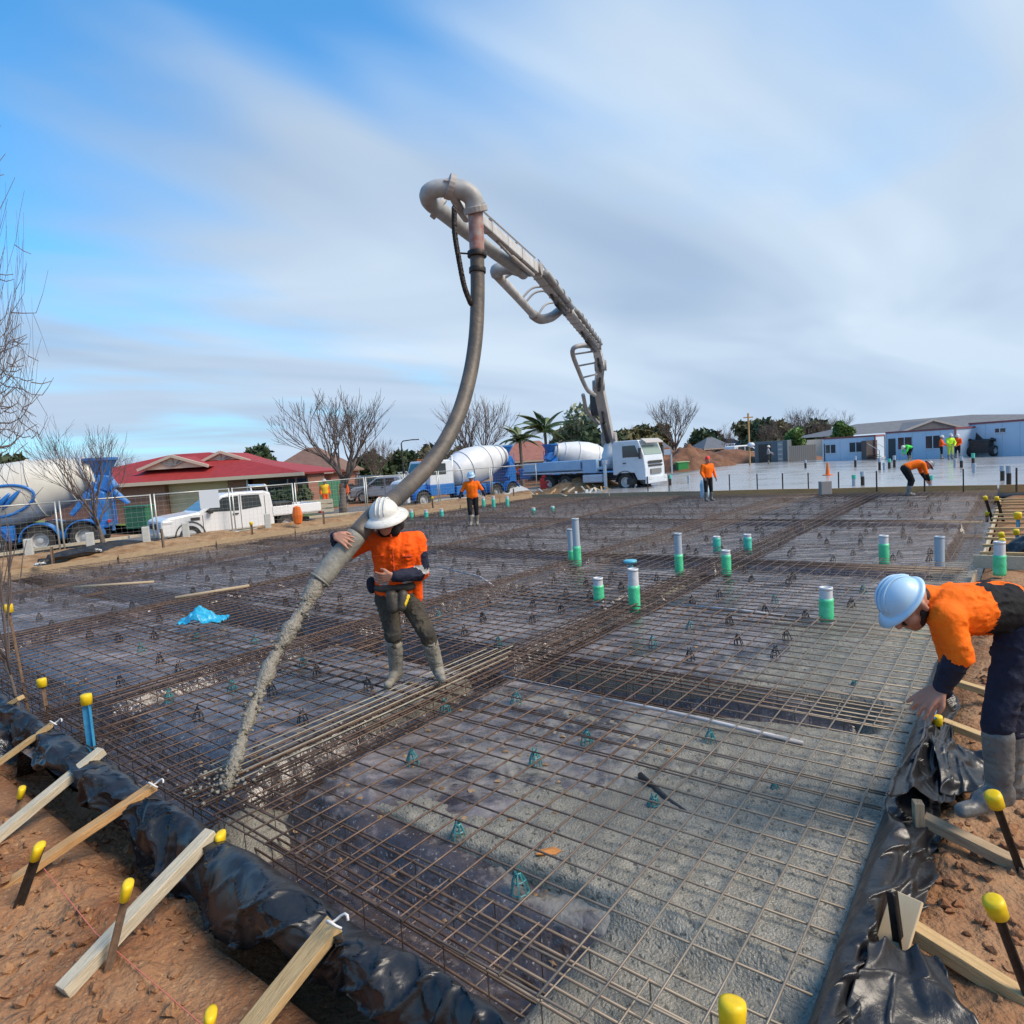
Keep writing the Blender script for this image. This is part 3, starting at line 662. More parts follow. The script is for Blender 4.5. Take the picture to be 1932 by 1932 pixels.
for u, v in ((645, 1738), (300, 1478), (110, 1362)):
    p = G(u, v, .08); m = MB(); m.tube([p+np.array([.05*math.cos(a)-.02, .03*math.sin(a), .02*math.sin(2*a)]) for a in np.linspace(0, 5.2, 12)], .007, 5)
    tag(m.build('film_tie', M_TIE, smooth=True), 'white plastic tie looped round the film at a brace head', 'tie', 'white ties on the film')

# ---- right hand form: film, boards, stakes
ra = np.arange(2.0, 7.4, .013)
PRr = smooth_prof([(.10, -.26), (.03, -.10), (.0, .06), (-.03, .11), (-.09, .10), (-.11, .03), (-.14, -.05), (-.18, -.12), (-.25, -.115)], 72)
SSg, VVg = np.meshgrid(ra, vv, indexing='ij')
wx = .35*fbm(SSg*1.6, VVg*1.5, 81., 2); fd = np.clip(1-np.abs(vnoise((SSg+wx)*1.9+VVg*1.2, VVg*1.8-SSg*.5, 25.))*2.0, -.6, 1)
fd2 = np.clip(1-np.abs(vnoise((SSg+wx)*5-VVg*3, VVg*2.4+SSg, 32.))*2, 0, 1)**3
tall = (.5+.9*np.clip(vnoise(ra*1.25, 51.)+.35, 0, 1))[:, None]*(1-.75*sstep(5.2, 7.2, ra))[:, None]
Tg = TR+.0+PRr[None, :, 0]*(.8+.5*vnoise(ra*1.4, 8.)[:, None]*sstep(.4, .9, vv)[None])-am*(.045*fd+.035*fd2)
Zg2 = np.where(PRr[None, :, 1] > -.1, PRr[None, :, 1]*tall+0*Tg, PRr[None, :, 1])+am*(.045*fd+.03*fd2)
Q = EA[None, None]*SSg[..., None]+EB[None, None]*Tg[..., None]
o = link('draped_film', gridmesh('draped_film', Q[..., 0], Q[..., 1], Zg2, M_DRAPE)); o.modifiers.new('thick', 'SOLIDIFY').thickness = .002
tag(o, 'torn black film standing up in folds beside the fresh concrete', 'plastic film')
def film_sheet(pts, amp, lab, seed, n=46):       # loose sheet between four corner points
    a, b_, c, d = [np.array(q, float) for q in pts]; uu, ww = np.meshgrid(np.linspace(0, 1, n), np.linspace(0, 1, n), indexing='ij')
    P = a*((1-uu)*(1-ww))[..., None]+b_*(uu*(1-ww))[..., None]+c*(uu*ww)[..., None]+d*((1-uu)*ww)[..., None]
    wq = .3*fbm(uu*2+seed, ww*2, 5., 2); f = np.clip(1-np.abs(vnoise((uu+wq)*2.2+seed, ww*1.6+uu, seed*3.))*2.0, -.5, 1); f2 = np.clip(1-np.abs(vnoise((uu+wq)*5+seed, ww*2.4, 7.))*2, 0, 1)**3
    P[..., 2] += amp*f+.4*amp*f2; P[..., 0] += .4*amp*vnoise(uu*3, ww*4+seed); P[..., 1] += .5*amp*vnoise(uu*3+4, ww*4+seed)
    o = link('loose_film', gridmesh('loose_film', P[..., 0], P[..., 1], P[..., 2], M_DRAPE)); o.modifiers.new('thick', 'SOLIDIFY').thickness = .002
    return tag(o, lab, 'plastic film')
film_sheet((G(1575, 1990, -.06), G(1870, 1990, -.08), G(1770, 1815, -.04), G(1640, 1780, .08)), .05, 'grey creased film sheet spread on the clay below the upright plywood', 2)
film_sheet((G(1660, 1512, .14), G(1800, 1500, -.02), G(1800, 1380, -.02), G(1752, 1360, .12)), .06, 'crumpled shiny film at the fingers of the bending worker', 5)
film_sheet((G(1775, 1500, .0), G(1880, 1500, -.08), G(1850, 1420, .0), G(1760, 1395, .1)), .05, 'stiff folded film flap against the rubber boot', 9)
o = local_board('plywood_upright', G(1672, 1822, -.10), at(1712, 1690, G(1672, 1822, -.1)[1]+.14), .13, .018, mat('plain_ply', (.62, .47, .28), .7, col2=(.52, .38, .22), scale=3, stretch=(1, 4, 4))); tag(o, 'upright pale plywood offcut behind the black stake', 'plywood')
p0 = G(1686, 1810, -.15); p0 = p0-np.array([0, .07, 0]); picket(p0, at(1684, 1684, p0[1]+.02), 'short uncapped black stake before the upright plywood', cap=False, r=.02, grp=None)
brace(G(1700, 1742, .0), G(1990, 1925, -.16), M_W1, 'yellowish timber brace from the upright plywood across the clay', .075, .07)
brace(G(1742, 1545, .02), G(1990, 1668, -.14), M_W4, 'greyish timber brace below the rubber boots', .08, .06)
brace(G(1778, 1362, .03), G(1990, 1445, -.12), M_W1, 'timber brace passing behind the rubber boots', .08, .05)
brace(G(1805, 1288, .02), G(1990, 1345, -.12), M_W1, 'pale timber brace under the bent knees of the bending worker', .08, .05)
o = local_board('post_block', G(1735, 1600, -.14), at(1732, 1512, G(1735, 1600, -.14)[1]+.02), .05, .07, M_W4); tag(o, 'dark timber post wrapped in film at the right form', 'timber')
p0 = G(1932, 1660, -.16); picket(p0, at(1873, 1500, p0[1]-.04), 'black picket with fat yellow cap leaning below the rubber boots', capr=.040, r=.016)
p0 = G(1950, 1905, -.16); picket(p0, at(1874, 1700, p0[1]-.02), 'black picket with fat yellow cap leaning beside the yellowish brace', capr=.040, r=.016)
p0 = G(1770, 1420, -.1); picket(p0, at(1768, 1352, p0[1]), 'picket with yellow cap right by the hands of the bending worker', capr=.036)
for k, (a0, a1) in enumerate(((2.2, 5.2), (5.25, 8.6), (8.65, 12.4))):
    o = local_board('form_board', W(a0, TR-.05, -.16), W(a1, TR-.05, -.16), .03, .30, M_W4); tag(o, ['right form board behind the standing black film', 'right form board under the bending worker', 'right form board next to the green capped pipe'][k], 'form board')
# blue rope end in the hands
m = MB(); p = V(G(1760, 1352, .16)); pts = []
for k in range(26): pts.append(p+Vector((random.uniform(-.05, .06), random.uniform(-.06, .06), random.uniform(-.07, .06))))
m.tube(pts, .005, 5); tag(m.build('blue_rope', mat('blue_cord', (.08, .25, .42), .6), smooth=True), 'tangle of pale blue cord at the right form', 'cord')

# ---- far right: ladder of formwork beside a beam recess
lad = thing('formwork_ladder', 'ladder of timber spacers over a trench beside the far mesh', 'formwork', W(13.2, 0.1, 0), AA)
for yy in (.45, .38): pass
def lb(name, p0, p1, w_, h_, m, par):
    o = MB(); o.beam(p0, p1, w_, h_); return o.build(name, m, par, bevel=.004)
lb('rail', (0, .42, .0), (11, .42, .0), .035, .16, M_W2, lad); lb('rail', (0, -1.0, .0), (11, -1.0, .0), .035, .16, M_W1, lad)
for k in range(13): lb('spacer', (.3+k*.84, -.98+random.uniform(-.1, .05), .10), (.3+k*.84+random.uniform(-.15, .15), .47, .10), .07, .045, random.choice((M_W1, M_W3)), lad)
lb('end_board', (-.05, .55, .0), (-.05, -3.5, .0), .04, .22, M_W2, lad)
for k, (u, v, ut, vt, lab) in enumerate(((1873, 985, 1858, 937, 'thin'), (1893, 985, 1880, 938, 'upright'), (1862, 985, 1863, 966, 'short'), (1921, 1010, 1920, 968, 'stout'), (1905, 1055, 1888, 1006, 'leaning'), (1908, 1070, 1890, 1018, 'long'), (1922, 1050, 1917, 1000, 'blue'))):
    p0 = G(u, v, -.15); picket(p0, at(ut, vt, p0[1]-.05), lab+' yellow capped picket in the cluster by the formwork ladder', capr=.075 if lab == 'stout' else .05, m=M_BLUES if lab in ('stout', 'blue') else M_BLKS, r=.03)
m = MB(); bagp = G(1925, 1058, -.1)
bmx = bmesh.new(); bmesh.ops.create_icosphere(bmx, subdivisions=4, radius=.42)
for q in bmx.verts:
    n = float(fbm(q.co.x*4, q.co.y*4, q.co.z*4+3, 3)); q.co = q.co*(1+.35*n); q.co.z = max(q.co.z*.75, -.15)
me = bpy.data.meshes.new('rubbish_bag'); bmx.to_mesh(me); bmx.free(); me.materials.append(M_DRAPE); me.polygons.foreach_set('use_smooth', [True]*len(me.polygons))
tag(link('rubbish_bag', me, None, bagp+np.array([.25, 0, .14])), 'dark bag slumped beside the formwork ladder', 'bag')

# ---- far form, far-left form and their pegs
for k, (a, b_) in enumerate(((20.9, 16.2), (16.15, 11.3), (11.25, 6.2), (6.15, .7), (.65, -5.0))):
    o = local_board('form_board', W(SFAR+.12, a, .02), W(SFAR+.12, b_, .02), .045, .27, M_W3 if k > 1 else M_W4)
    tag(o, ['weathered edge board of the finished slab nearest the pump truck', 'weathered edge board of the finished slab behind the red capped worker', 'orange edge board of the finished slab left of the bending far worker', 'orange edge board of the finished slab under the bending far worker', 'edge board of the finished slab past the formwork ladder'][k], 'form board')
for k in range(9):
    a = 2+k*3.0; o = local_board('form_board', W(a, TL+.05, -.05+.012*k), W(a+2.95, TL+.05, -.04+.012*k), .035, .26, M_W4)
    tag(o, 'weathered form board in the row on pegs along the earth bank', 'form board', 'form boards along the earth bank')
    p = W(a+1.4, TL+.25, -.2); picket(p, p+np.array([random.uniform(-.03, .03), 0, .85+random.uniform(-.1, .1)]), 'rusty peg on the earth bank holding the far left form', m=M_RUST, cap=(k % 3 == 0), capr=.06, r=.035, grp='pegs along the earth bank')
# film thrown back over the bank
for (u, v), (u2, v2), z1, lab, sd_ in (((70, 1068), (318, 1018), .2, 'rolled black film lying along the earth bank', 3),):
    A_ = G(u, v, .12); B_ = G(u2, v2, .16); film_sheet((A_, B_, B_+np.array([-.3, .9, .15]), A_+np.array([-.3, .9, .1])), .14, lab, sd_)
for u, v, z in ((75, 1066, .15), (185, 1040, .25), (480, 995, .1), (560, 975, .12), (890, 975, 0), (1075, 1010, 0)):
    p = G(u, v, z); m = MB()
    for k in range(3): m.tube([p+RNG.normal(0, .07, 3)*np.array([1, 1, .5])+np.array([0, 0, .03]) for _ in range(5)], .018, 5)
    tag(m.build('scrap', M_TIE, smooth=True), 'white plastic scrap lying at the rim of the film', 'scrap', 'white scraps')

# ============================================================ pipes standing in the slab
M_PVC = mat('white_pvc', (0.62, 0.64, 0.66), .4, col2=(.5, .52, .54), scale=12, spec=.5); M_GRN = mat('green_wrap', (0.05, 0.52, 0.22), .35, col2=(.12, .62, .34), scale=9, spec=.5, bump=.4, bscale=18)
M_GPVC = mat('grey_pvc', (.36, .42, .48), .4); M_TEALP = mat('teal_wrap', (.04, .42, .30), .35, col2=(.1, .55, .42), scale=9)
def riser(ub, vb, ut, vt, wpx, green, lab, mpipe=None, mgreen=None, zb=-.13, grp=None):
    p0 = G(ub, vb, zb); q = at(ut, vt, p0[1]); h = q[2]-zb; dep = float(np.dot(p0-CP, FW)); r_ = max(.05, min(.075, wpx/2*dep/FPX))
    o = thing('pipe_riser', lab, 'pipe', p0, random.uniform(0, 3), grp)
    lean = (q[0]-p0[0]); sh = lambda f: (lean*f, random.uniform(-.01, .01)*f, h*f)
    m = MB(); m.tube([(0, 0, 0), (0, 0, h*.5), (0, 0, h)], r_, 18, cap=False); m.tube([(0, 0, h), (0, 0, h-.001), (0, 0, h*.4)], [r_-.006]*3, 18, cap=False)
    m.lathe([(r_*.99, h-.03), (r_*1.05, h-.03), (r_*1.05, h+.004), (r_*.85, h+.004), (r_*.85, h-.03)], 18)
    m.build('pipe', mpipe or M_PVC, o, smooth=True)
    if green:
        g0, g1 = green; k = 9; prof_ = []
        for i in range(k): prof_.append((r_*(1.10+.05*((i*7) % 3)/2), h*(g0+(g1-g0)*i/(k-1))))
        m = MB(); m.lathe(prof_, 18); m.build('wrap', mgreen or M_GRN, o, smooth=True)
    return o
riser(1090, 1068, 1087, 978, 14, (0, .42), 'tall grey pipe with green base, taller of a pair', M_GPVC)
riser(1079, 1065, 1077, 998, 11, (0, .4), 'grey pipe with green base, shorter of a pair', M_GPVC)
riser(1282, 1088, 1279, 1006, 14, (0, .52), 'grey topped pipe with bright green lower half by the beam', M_GPVC)
riser(1353, 1042, 1352, 1012, 16, (.05, .9), 'short teal wrapped stub behind the grey topped pipe', mgreen=M_TEALP)
riser(1411, 1045, 1411, 1008, 17, (0, .85), 'teal wrapped stub at the rebar beam, alone on its side', mgreen=M_TEALP)
riser(1371, 1085, 1370, 1038, 16, (0, .82), 'pale topped green pipe leaning slightly beside the rebar beam')
riser(1131, 1146, 1131, 1090, 18, (.25, .75), 'white pipe with a green band and slurry at its foot')
riser(1198, 1155, 1197, 1073, 20, (0, .62), 'white topped pipe with tall green base, largest in mid slab')
riser(1668, 1065, 1668, 1010, 18, (0, .72), 'green wrapped pipe with white rim near the right form')
riser(1773, 1072, 1773, 1012, 17, None, 'plain grey blue pipe near the right form', M_GPVC)
riser(1886, 1085, 1886, 1022, 20, (0, .6), 'white and green pipe at the end of the formwork ladder', zb=-.05)
riser(1560, 1182, 1559, 1108, 24, (.15, .72), 'white topped pipe with swirled green wrap and dark puddle')
riser(1725, 1196, 1725, 1168, 30, (0, .9), 'squat green stub under the face of the bending worker')
for k, (u, v, t_) in enumerate(((777, 982, 962), (805, 982, 962), (834, 980, 960), (913, 960, 938), (932, 962, 936), (958, 959, 936), (1007, 970, 958), (1043, 966, 955))):
    riser(u, v, u, t_, 11, (0, .8), 'small pale green pipe stub on the far film near the earth bank', mgreen=M_TEALP, grp='small far pipe stubs')
p = G(1189, 1062, .02); m = MB(); m.lathe([(.11, 0), (.13, .02), (.13, .05), (.1, .06)], 20); m.tube([(0, 0, -.2), (0, 0, .01)], .05, 10)
tag(m.build('floor_waste', mat('blue_waste', (.10, .42, .55), .4), smooth=True, loc=p), 'pale blue disc floor waste between the tall pipes', 'floor waste')
def lying(pts, r_, m_, lab, z=-.05):
    tag(MB().tube([G(u, v, z) for u, v in pts], r_, 10).build('conduit', m_, smooth=True), lab, 'conduit')
M_CND = mat('white_conduit', (.55, .54, .55), .4, col2=(.36, .34, .33), scale=6, world=True)
lying([(945, 1276), (1120, 1312), (1330, 1358), (1515, 1402)], .017, M_CND, 'long white conduit lying under the mesh in the foreground')
lying([(1262, 1138), (1400, 1152), (1545, 1172)], .02, M_CND, 'white conduit running to the swirled green pipe')
lying([(1140, 1150), (1180, 1120), (1198, 1140)], .025, M_CND, 'short white elbow at the foot of the banded pipe')
lying([(830, 1070), (905, 1088), (930, 1105)], .02, M_CND, 'white conduit with a bent end behind the hose worker')
lying([(140, 1108), (290, 1098)], .03, mat('raw_batten', (.42, .33, .22), .8), 'pale batten lying on the far mesh before the blue truck', .03)
lying([(330, 1128), (470, 1105)], .03, MATS['raw_batten'], 'pale batten lying on the mesh behind the blue bag', .03)
lying([(1208, 1462), (1262, 1512), (1330, 1560), (1420, 1590)], .022, M_DRAPE, 'dark flexible conduit half sunk in slurry in the foreground', -.115)
# blue crumpled bag on the mesh
A_ = G(333, 1178, .02); B_ = G(418, 1172, .02); n = 60; uu, ww = np.meshgrid(np.linspace(-1, 1, n), np.linspace(-1, 1, n), indexing='ij')
ctr = (A_+B_)/2; L = np.linalg.norm(B_-A_); rr = np.sqrt(uu**2+ww**2)/1.2
hh = np.clip(.50-.62*np.abs(uu+.05)-.25*np.abs(ww)+.16*fbm(uu*2.5, ww*2.5, 41., 4), 0, 1)*L*.62*sstep(1.02, .7, rr)+.03*np.clip(1-np.abs(fbm(uu*4, ww*4, 44., 3))*2.4, 0, 1)+.03
wob = 1+.14*vnoise(uu*1.4, ww*1.4, 3.)
X = ctr[0]+uu*L*.52*wob; Y = ctr[1]+ww*L*.30*wob+.1
o = link('plastic_bag', gridmesh('plastic_bag', X, Y, hh+.0, mat('blue_bag', (.02, .33, .55), .35, col2=(.05, .47, .68), scale=5, bump=.5, bscale=12, spec=.5))); o.modifiers.new('thick', 'SOLIDIFY').thickness = .004
m = o.modifiers
tag(o, 'crumpled bright blue plastic bag lying on the mesh', 'bag')
# orange clay lump on the film
lump = MB(); lump.add(icov*(1+.3*RNG.normal(size=(len(icov), 1)))*np.array([.07, .04, .03])+G(1040, 1610, -.10), icof); tag(lump.build('clay_lump', mat('orange_clay', (.50, .20, .05), .8)), 'orange clay lump on the film in the foreground', 'clay')
# ============================================================ people
M_SKIN = mat('skin', (0.46, 0.235, 0.16), .55, col2=(.38, .17, .11), scale=9, spec=.35); M_HAIR = mat('dark_hair', (.02, .016, .013), .7)
M_OR = mat('hivis_orange', (0.95, 0.12, 0.006), .75, col2=(.86, .09, .005), scale=6, bump=.35, bscale=40, spec=.2)
M_OR2 = mat('hivis_orange_shirt', (0.95, 0.17, 0.006), .75, col2=(.90, .14, .005), scale=6, bump=.3, bscale=40, spec=.2)
M_NAVY = mat('navy_cloth', (0.012, 0.015, 0.032), .8, col2=(.02, .024, .045), scale=8, bump=.35, bscale=40, spec=.25)
M_TAPE = mat('silver_tape', (0.42, 0.42, 0.40), .45, spec=.5); M_BLKC = mat('black_cloth', (.012, .012, .014), .85, col2=(.022, .021, .021), scale=8, bump=.35, bscale=40, spec=.2)
M_TROU = mat('muddy_trousers', (.040, .038, .034), .85, col2=(.085, .072, .052), scale=5, bump=.5, bscale=30, spec=.2)
M_GUM = mat('muddy_boot', (.27, .25, .205), .65, col2=(.16, .145, .12), scale=9, bump=.5, bscale=30); M_GUM2 = mat('grey_rubber', (.085, .09, .095), .42, col2=(.16, .155, .14), scale=6, bump=.35, bscale=22)
M_HATW = mat('white_helmet', (.64, .64, .60), .5, col2=(.46, .44, .40), scale=22, contrast=(.45, .8), bump=.1, spec=.5); M_HATB = mat('blue_helmet', (.36, .58, .76), .4, col2=(.46, .64, .78), scale=8, spec=.5)
M_YEL2 = mat('hivis_lime', (.50, .85, .02), .7, bump=.3, bscale=40); M_GRNS = mat('hivis_green', (.06, .72, .08), .7, bump=.3, bscale=40); M_REDC = mat('red_beanie', (.75, .04, .03), .7); M_DARKL = mat('dark_leather', (.03, .026, .02), .6, col2=(.07, .06, .045), scale=14)
CAPS_N = 10
def capsule(mb, p0, p1, r0, r1):
    p0, p1 = V(p0), V(p1); d = p1-p0; L = max(d.length, 1e-4); q = d.to_track_quat('Z', 'Y').to_matrix() if d.length > 1e-4 else Matrix.Identity(3)
    pr = [(r0*math.cos(a), r0*math.sin(a)) for a in np.linspace(-1.45, 0, 5)]+[(r1*math.cos(a), L+r1*math.sin(a)) for a in np.linspace(0, 1.45, 5)]
    mb.lathe(pr, 14, q, p0)
def remesh(caps, name, mats, voxel, smooth=3, wrinkle=0.0, wsc=9.0, parent=None, base=None, seed=0):
    """union of tapered capsules -> one continuous skin; each face takes the material of the nearest capsule"""
    mb = MB()
    for c in caps: capsule(mb, *c[:4])
    me = mb.mesh('tmp', []); o = bpy.data.objects.new('tmp', me); COL.objects.link(o)
    md = o.modifiers.new('r', 'REMESH'); md.mode = 'VOXEL'; md.voxel_size = voxel
    if smooth: ms = o.modifiers.new('s', 'SMOOTH'); ms.factor = .5; ms.iterations = smooth
    dg = bpy.context.evaluated_depsgraph_get(); dg.update()
    nm = bpy.data.meshes.new_from_object(o.evaluated_get(dg)); bpy.data.objects.remove(o); nm.name = name
    n = len(nm.vertices); co = np.empty(n*3); nm.vertices.foreach_get('co', co); co = co.reshape(-1, 3)
    dist = []
    for c in caps:
        a, b_ = np.array(c[0], float), np.array(c[1], float); ab = b_-a; L2 = max(ab@ab, 1e-8)
        h = np.clip(((co-a)@ab)/L2, 0, 1); dist.append(np.linalg.norm(co-a-h[:, None]*ab, axis=1)-(c[2]+(c[3]-c[2])*h))
    dist = np.array(dist); near = dist.argmin(0); cm_ = np.array([mats.index(c[4]) for c in caps])[near]
    if wrinkle:
        no = np.empty(n*3); nm.vertices.foreach_get('normal', no); no = no.reshape(-1, 3)
        f = fbm(co[:, 0]*wsc+seed, co[:, 1]*wsc, co[:, 2]*wsc*1.6, 3); g = vnoise(co[:, 0]*wsc*.8+1.2*f+seed, co[:, 1]*wsc*.8+3, co[:, 2]*wsc*.55+1.2*f); rdg = .65*np.clip(1-np.abs(g)*3.2, 0, 1)**1.5+.35*np.clip(1-np.abs(f)*3.0, 0, 1)+.25*f
        co = co+no*(wrinkle*(rdg-.4))[:, None]
    if base is not None: co = co-np.array(base)
    nm.vertices.foreach_set('co', co.ravel())
    nf = len(nm.polygons); ls = np.empty(nf, np.int32); nm.polygons.foreach_get('loop_start', ls); lv = np.empty(len(nm.loops), np.int32); nm.loops.foreach_get('vertex_index', lv)
    nm.materials.clear()
    for m in mats: nm.materials.append(m)
    nm.polygons.foreach_set('material_index', cm_[lv[ls]].astype(np.int32)); nm.polygons.foreach_set('use_smooth', np.ones(nf, bool)); nm.update()
    return link(name, nm, parent)
def unit(a): a = np.array(a, float); return a/max(np.linalg.norm(a), 1e-9)
def hand_caps(w, d, n, sc, curl, m, thumb=1, spread=.26):
    """palm, four unequal bent fingers and a thumb from the side of the palm; d to the fingers, n out of the palm"""
    d = unit(d); n = unit(np.array(n)-d*np.dot(n, d)); s = np.cross(d, n)*thumb; c = []
    for k, o in enumerate((-.030, -.010, .011, .032)):
        k0 = w+d*.015*sc+s*o*.7*sc; k1 = w+d*.085*sc+s*o*1.05*sc; c.append((k0, k1, .017*sc, .0125*sc, m))
        L = (.066, .078, .074, .060)[k]*sc; fd = unit(d+s*spread*o/.03); a1, a2 = curl*.55, curl*1.25
        f1 = k1+(fd*math.cos(a1)+n*math.sin(a1))*L*.55; f2 = f1+(fd*math.cos(a2)+n*math.sin(a2))*L*.5
        c += [(k1, f1, .0112*sc, .0102*sc, m), (f1, f2, .0102*sc, .0085*sc, m)]
    t0 = w+d*.03*sc+s*.032*sc; t1 = t0+(s*.55+d*.62+n*.35)*.05*sc; t2 = t1+(s*.15+d*.8+n*.5)*.035*sc
    c += [(t0, t1, .0155*sc, .0125*sc, m), (t1, t2, .0125*sc, .0098*sc, m)]
    return c
def head_caps(hc, f, u, sc, m):
    f = unit(f); u = unit(np.array(u)-f*np.dot(u, f)); s = np.cross(f, u); c = []
    c.append((hc+u*.03*sc-f*.022*sc, hc+u*.03*sc+f*.018*sc, .096*sc, .092*sc, m))
    c.append((hc-u*.02*sc+f*.02*sc, hc-u*.075*sc+f*.045*sc, .078*sc, .058*sc, m))
    c.append((hc-u*.098*sc+f*.068*sc, hc-u*.095*sc+f*.06*sc, .032*sc, .04*sc, m))
    c.append((hc+u*.012*sc+f*.098*sc, hc-u*.028*sc+f*.122*sc, .011*sc, .018*sc, m))
    for k in (-1, 1):
        c.append((hc+s*k*.088*sc-u*.0*sc-f*.012*sc, hc+s*k*.094*sc-u*.035*sc-f*.006*sc, .020*sc, .014*sc, m))
        c.append((hc+s*k*.02*sc+f*.098*sc+u*.018*sc, hc+s*k*.055*sc+f*.082*sc+u*.018*sc, .014*sc, .014*sc, m))     # brow
        c.append((hc+s*k*.045*sc+f*.068*sc-u*.03*sc, hc+s*k*.05*sc+f*.06*sc-u*.035*sc, .034*sc, .034*sc, m))        # cheek
    c.append((hc+s*.02*sc+f*.098*sc-u*.062*sc, hc-s*.02*sc+f*.098*sc-u*.062*sc, .012*sc, .012*sc, m))               # lips
    return c
def helmet(o, base, hc, f, u, sc, m, wide=False, name='hard_hat'):
    f = unit(f); u = unit(np.array(u)-f*np.dot(u, f)); s = np.cross(f, u); M = Matrix((V(s), V(f), V(u))).transposed(); org = V(hc+u*.045*sc-np.array(base))
    R0 = .125*sc; mb = MB()
    dome = [(R0*math.cos(a)*(1.0), R0*1.06*math.sin(a)+.012*sc) for a in np.linspace(0, 1.5, 9)]
    br = .195*sc if wide else .142*sc
    prof_ = [(R0*.93, -.004*sc), (br, -.026*sc if wide else -.012*sc), (br+.005*sc, -.018*sc if wide else -.004*sc), (R0*1.06, .012*sc)]+dome
    mb.lathe(prof_, 40)
    vs = []
    for x, y, z in mb.v:
        y = y*1.14
        if not wide and z < .01*sc and y > 0: y += .030*sc*(y/br if br else 0)**2*(abs(x) < br)
        vs.append(tuple(M @ Vector((x, y, z))+org))
    mb.v = vs; h = mb.build(name, m, o, smooth=True)
    # ridges over the crown
    rb = MB()
    for off in (-.035, 0, .035):
        rb.tube([M @ Vector((off*sc, math.cos(a)*R0*1.15*(1-abs(off)*2), math.sin(a)*R0*1.07+.014*sc))+org for a in np.linspace(.25, 2.9, 14)], .0065*sc, 6)
    rb.build('ridge', m, h, smooth=True)
    inn = MB(); inn.lathe([(R0*.9, -.012*sc), (R0*.96, -.002*sc), (R0*.9, .03*sc)], 24); inn.v = [tuple(M @ Vector((x, y*1.14, z))+org) for x, y, z in inn.v]; inn.build('liner', M_BLKC, h, smooth=True)
    return h
def person(label, base, J, cat='person', sc=1.0, vx=.012, jacket=M_OR, upper=None, lower=None, trou=M_TROU, boots=M_GUM, boot_h=.34, hat=M_HATW, hat_wide=False, hat_kind='helmet', hat_sc=1.0, hand_sc=1.0,
           handR=None, handL=None, tape=False, hem=.10, belt=None, wr=.006, skinm=None, bulk=1.0, seed=0, extra=None, cap_caps=(), group=None, back=None):
    """J: joints in world space: pelvis waist chest neck head face(up/forward dirs) shR elR wrR shL elL wrL hipR knR anR toR hipL ..."""
    base = np.array(base, float); sk = skinm or M_SKIN; upper = upper or jacket; lower = lower or upper
    J = {k: np.array(v, float) for k, v in J.items()}
    o = thing('person', label, cat, base, 0, group)
    e = unit(J['shR']-J['shL']); eh = unit(J['hipR']-J['hipL']); S_ = sc*bulk
    hR = handR or (unit(J['wrR']-J['elR']), -e, .5, 1); hL = handL or (unit(J['wrL']-J['elL']), e, .5, -1)
    # --- body: one skin from head to hands and feet
    c = head_caps(J['head'], J['f'], J['u'], sc, sk)
    c += [(J['neck'], J['head']-unit(J['u'])*.05*sc-unit(J['f'])*.015*sc, .058*sc, .056*sc, sk), (J['chest'], J['neck'], .09*sc, .06*sc, sk), (J['waist'], J['chest'], .09*sc, .1*sc, sk), (J['pelvis'], J['waist'], .095*sc, .09*sc, sk)]
    for q in 'RL':
        c += [(J['chest'], J['sh'+q], .075*sc, .05*sc, sk), (J['sh'+q], J['el'+q], .045*sc, .036*sc, sk), (J['el'+q], J['wr'+q], .036*sc, .027*sc, sk)]
        c += [(J['pelvis'], J['hip'+q], .08*sc, .07*sc, sk), (J['hip'+q], J['kn'+q], .065*sc, .045*sc, sk), (J['kn'+q], J['an'+q], .045*sc, .035*sc, sk), (J['an'+q], J['to'+q], .032*sc, .028*sc, sk)]
    c += hand_caps(J['wrR'], hR[0], hR[1], sc*hand_sc, hR[2], sk, hR[3])+hand_caps(J['wrL'], hL[0], hL[1], sc*hand_sc, hL[2], sk, hL[3])
    remesh(c, 'body', [sk], min(vx, .0065) if vx < .015 else vx*.8, 2, parent=o, base=base)
    # --- jacket or shirt
    c = []
    cw = .085*S_
    for k in (-1, 1):
        c += [(J['waist']+eh*k*.065*S_, J['chest']+e*k*cw, .118*S_, .128*S_, jacket)]
        c += [(J['waist']-unit(J['waist']-J['pelvis'])*hem*sc+eh*k*.07*S_, J['waist']+eh*k*.065*S_, .125*S_, .118*S_, jacket)]
    c += [(J['waist']-unit(J['waist']-J['pelvis'])*hem*sc, J['chest'], .135*S_, .138*S_, jacket)]
    c += [(J['chest']+unit(J['neck']-J['chest'])*.04*sc, J['neck']+unit(J['neck']-J['chest'])*.012*sc, .10*S_, .070*sc, jacket)]
    for q in 'RL':
        c += [(J['chest']*.45+J['sh'+q]*.55, J['sh'+q], .112*S_, .083*S_, jacket)]
        m_ = J['sh'+q]*.35+J['el'+q]*.65
        c += [(J['sh'+q], m_, .080*S_, .068*S_, upper), (m_, J['el'+q], .068*S_, .064*S_, upper)]
        wv = J['wr'+q]*.93+J['el'+q]*.07
        c += [(J['el'+q]*.94+wv*.06, wv, .062*S_, .050*S_, lower)]
        if tape: g = J['el'+q]*.8+J['sh'+q]*.2; g2 = J['el'+q]*.92+J['sh'+q]*.08; c += [(g, g2, .0715*S_, .071*S_, M_TAPE)]
    if back is not None: # darker lower panel of the shirt
        for k in (-1, 1): c += [(J['waist']*.75+J['chest']*.25+eh*k*.07*S_, J['waist']-unit(J['waist']-J['pelvis'])*hem*sc+eh*k*.07*S_, .128*S_, .13*S_, back)]
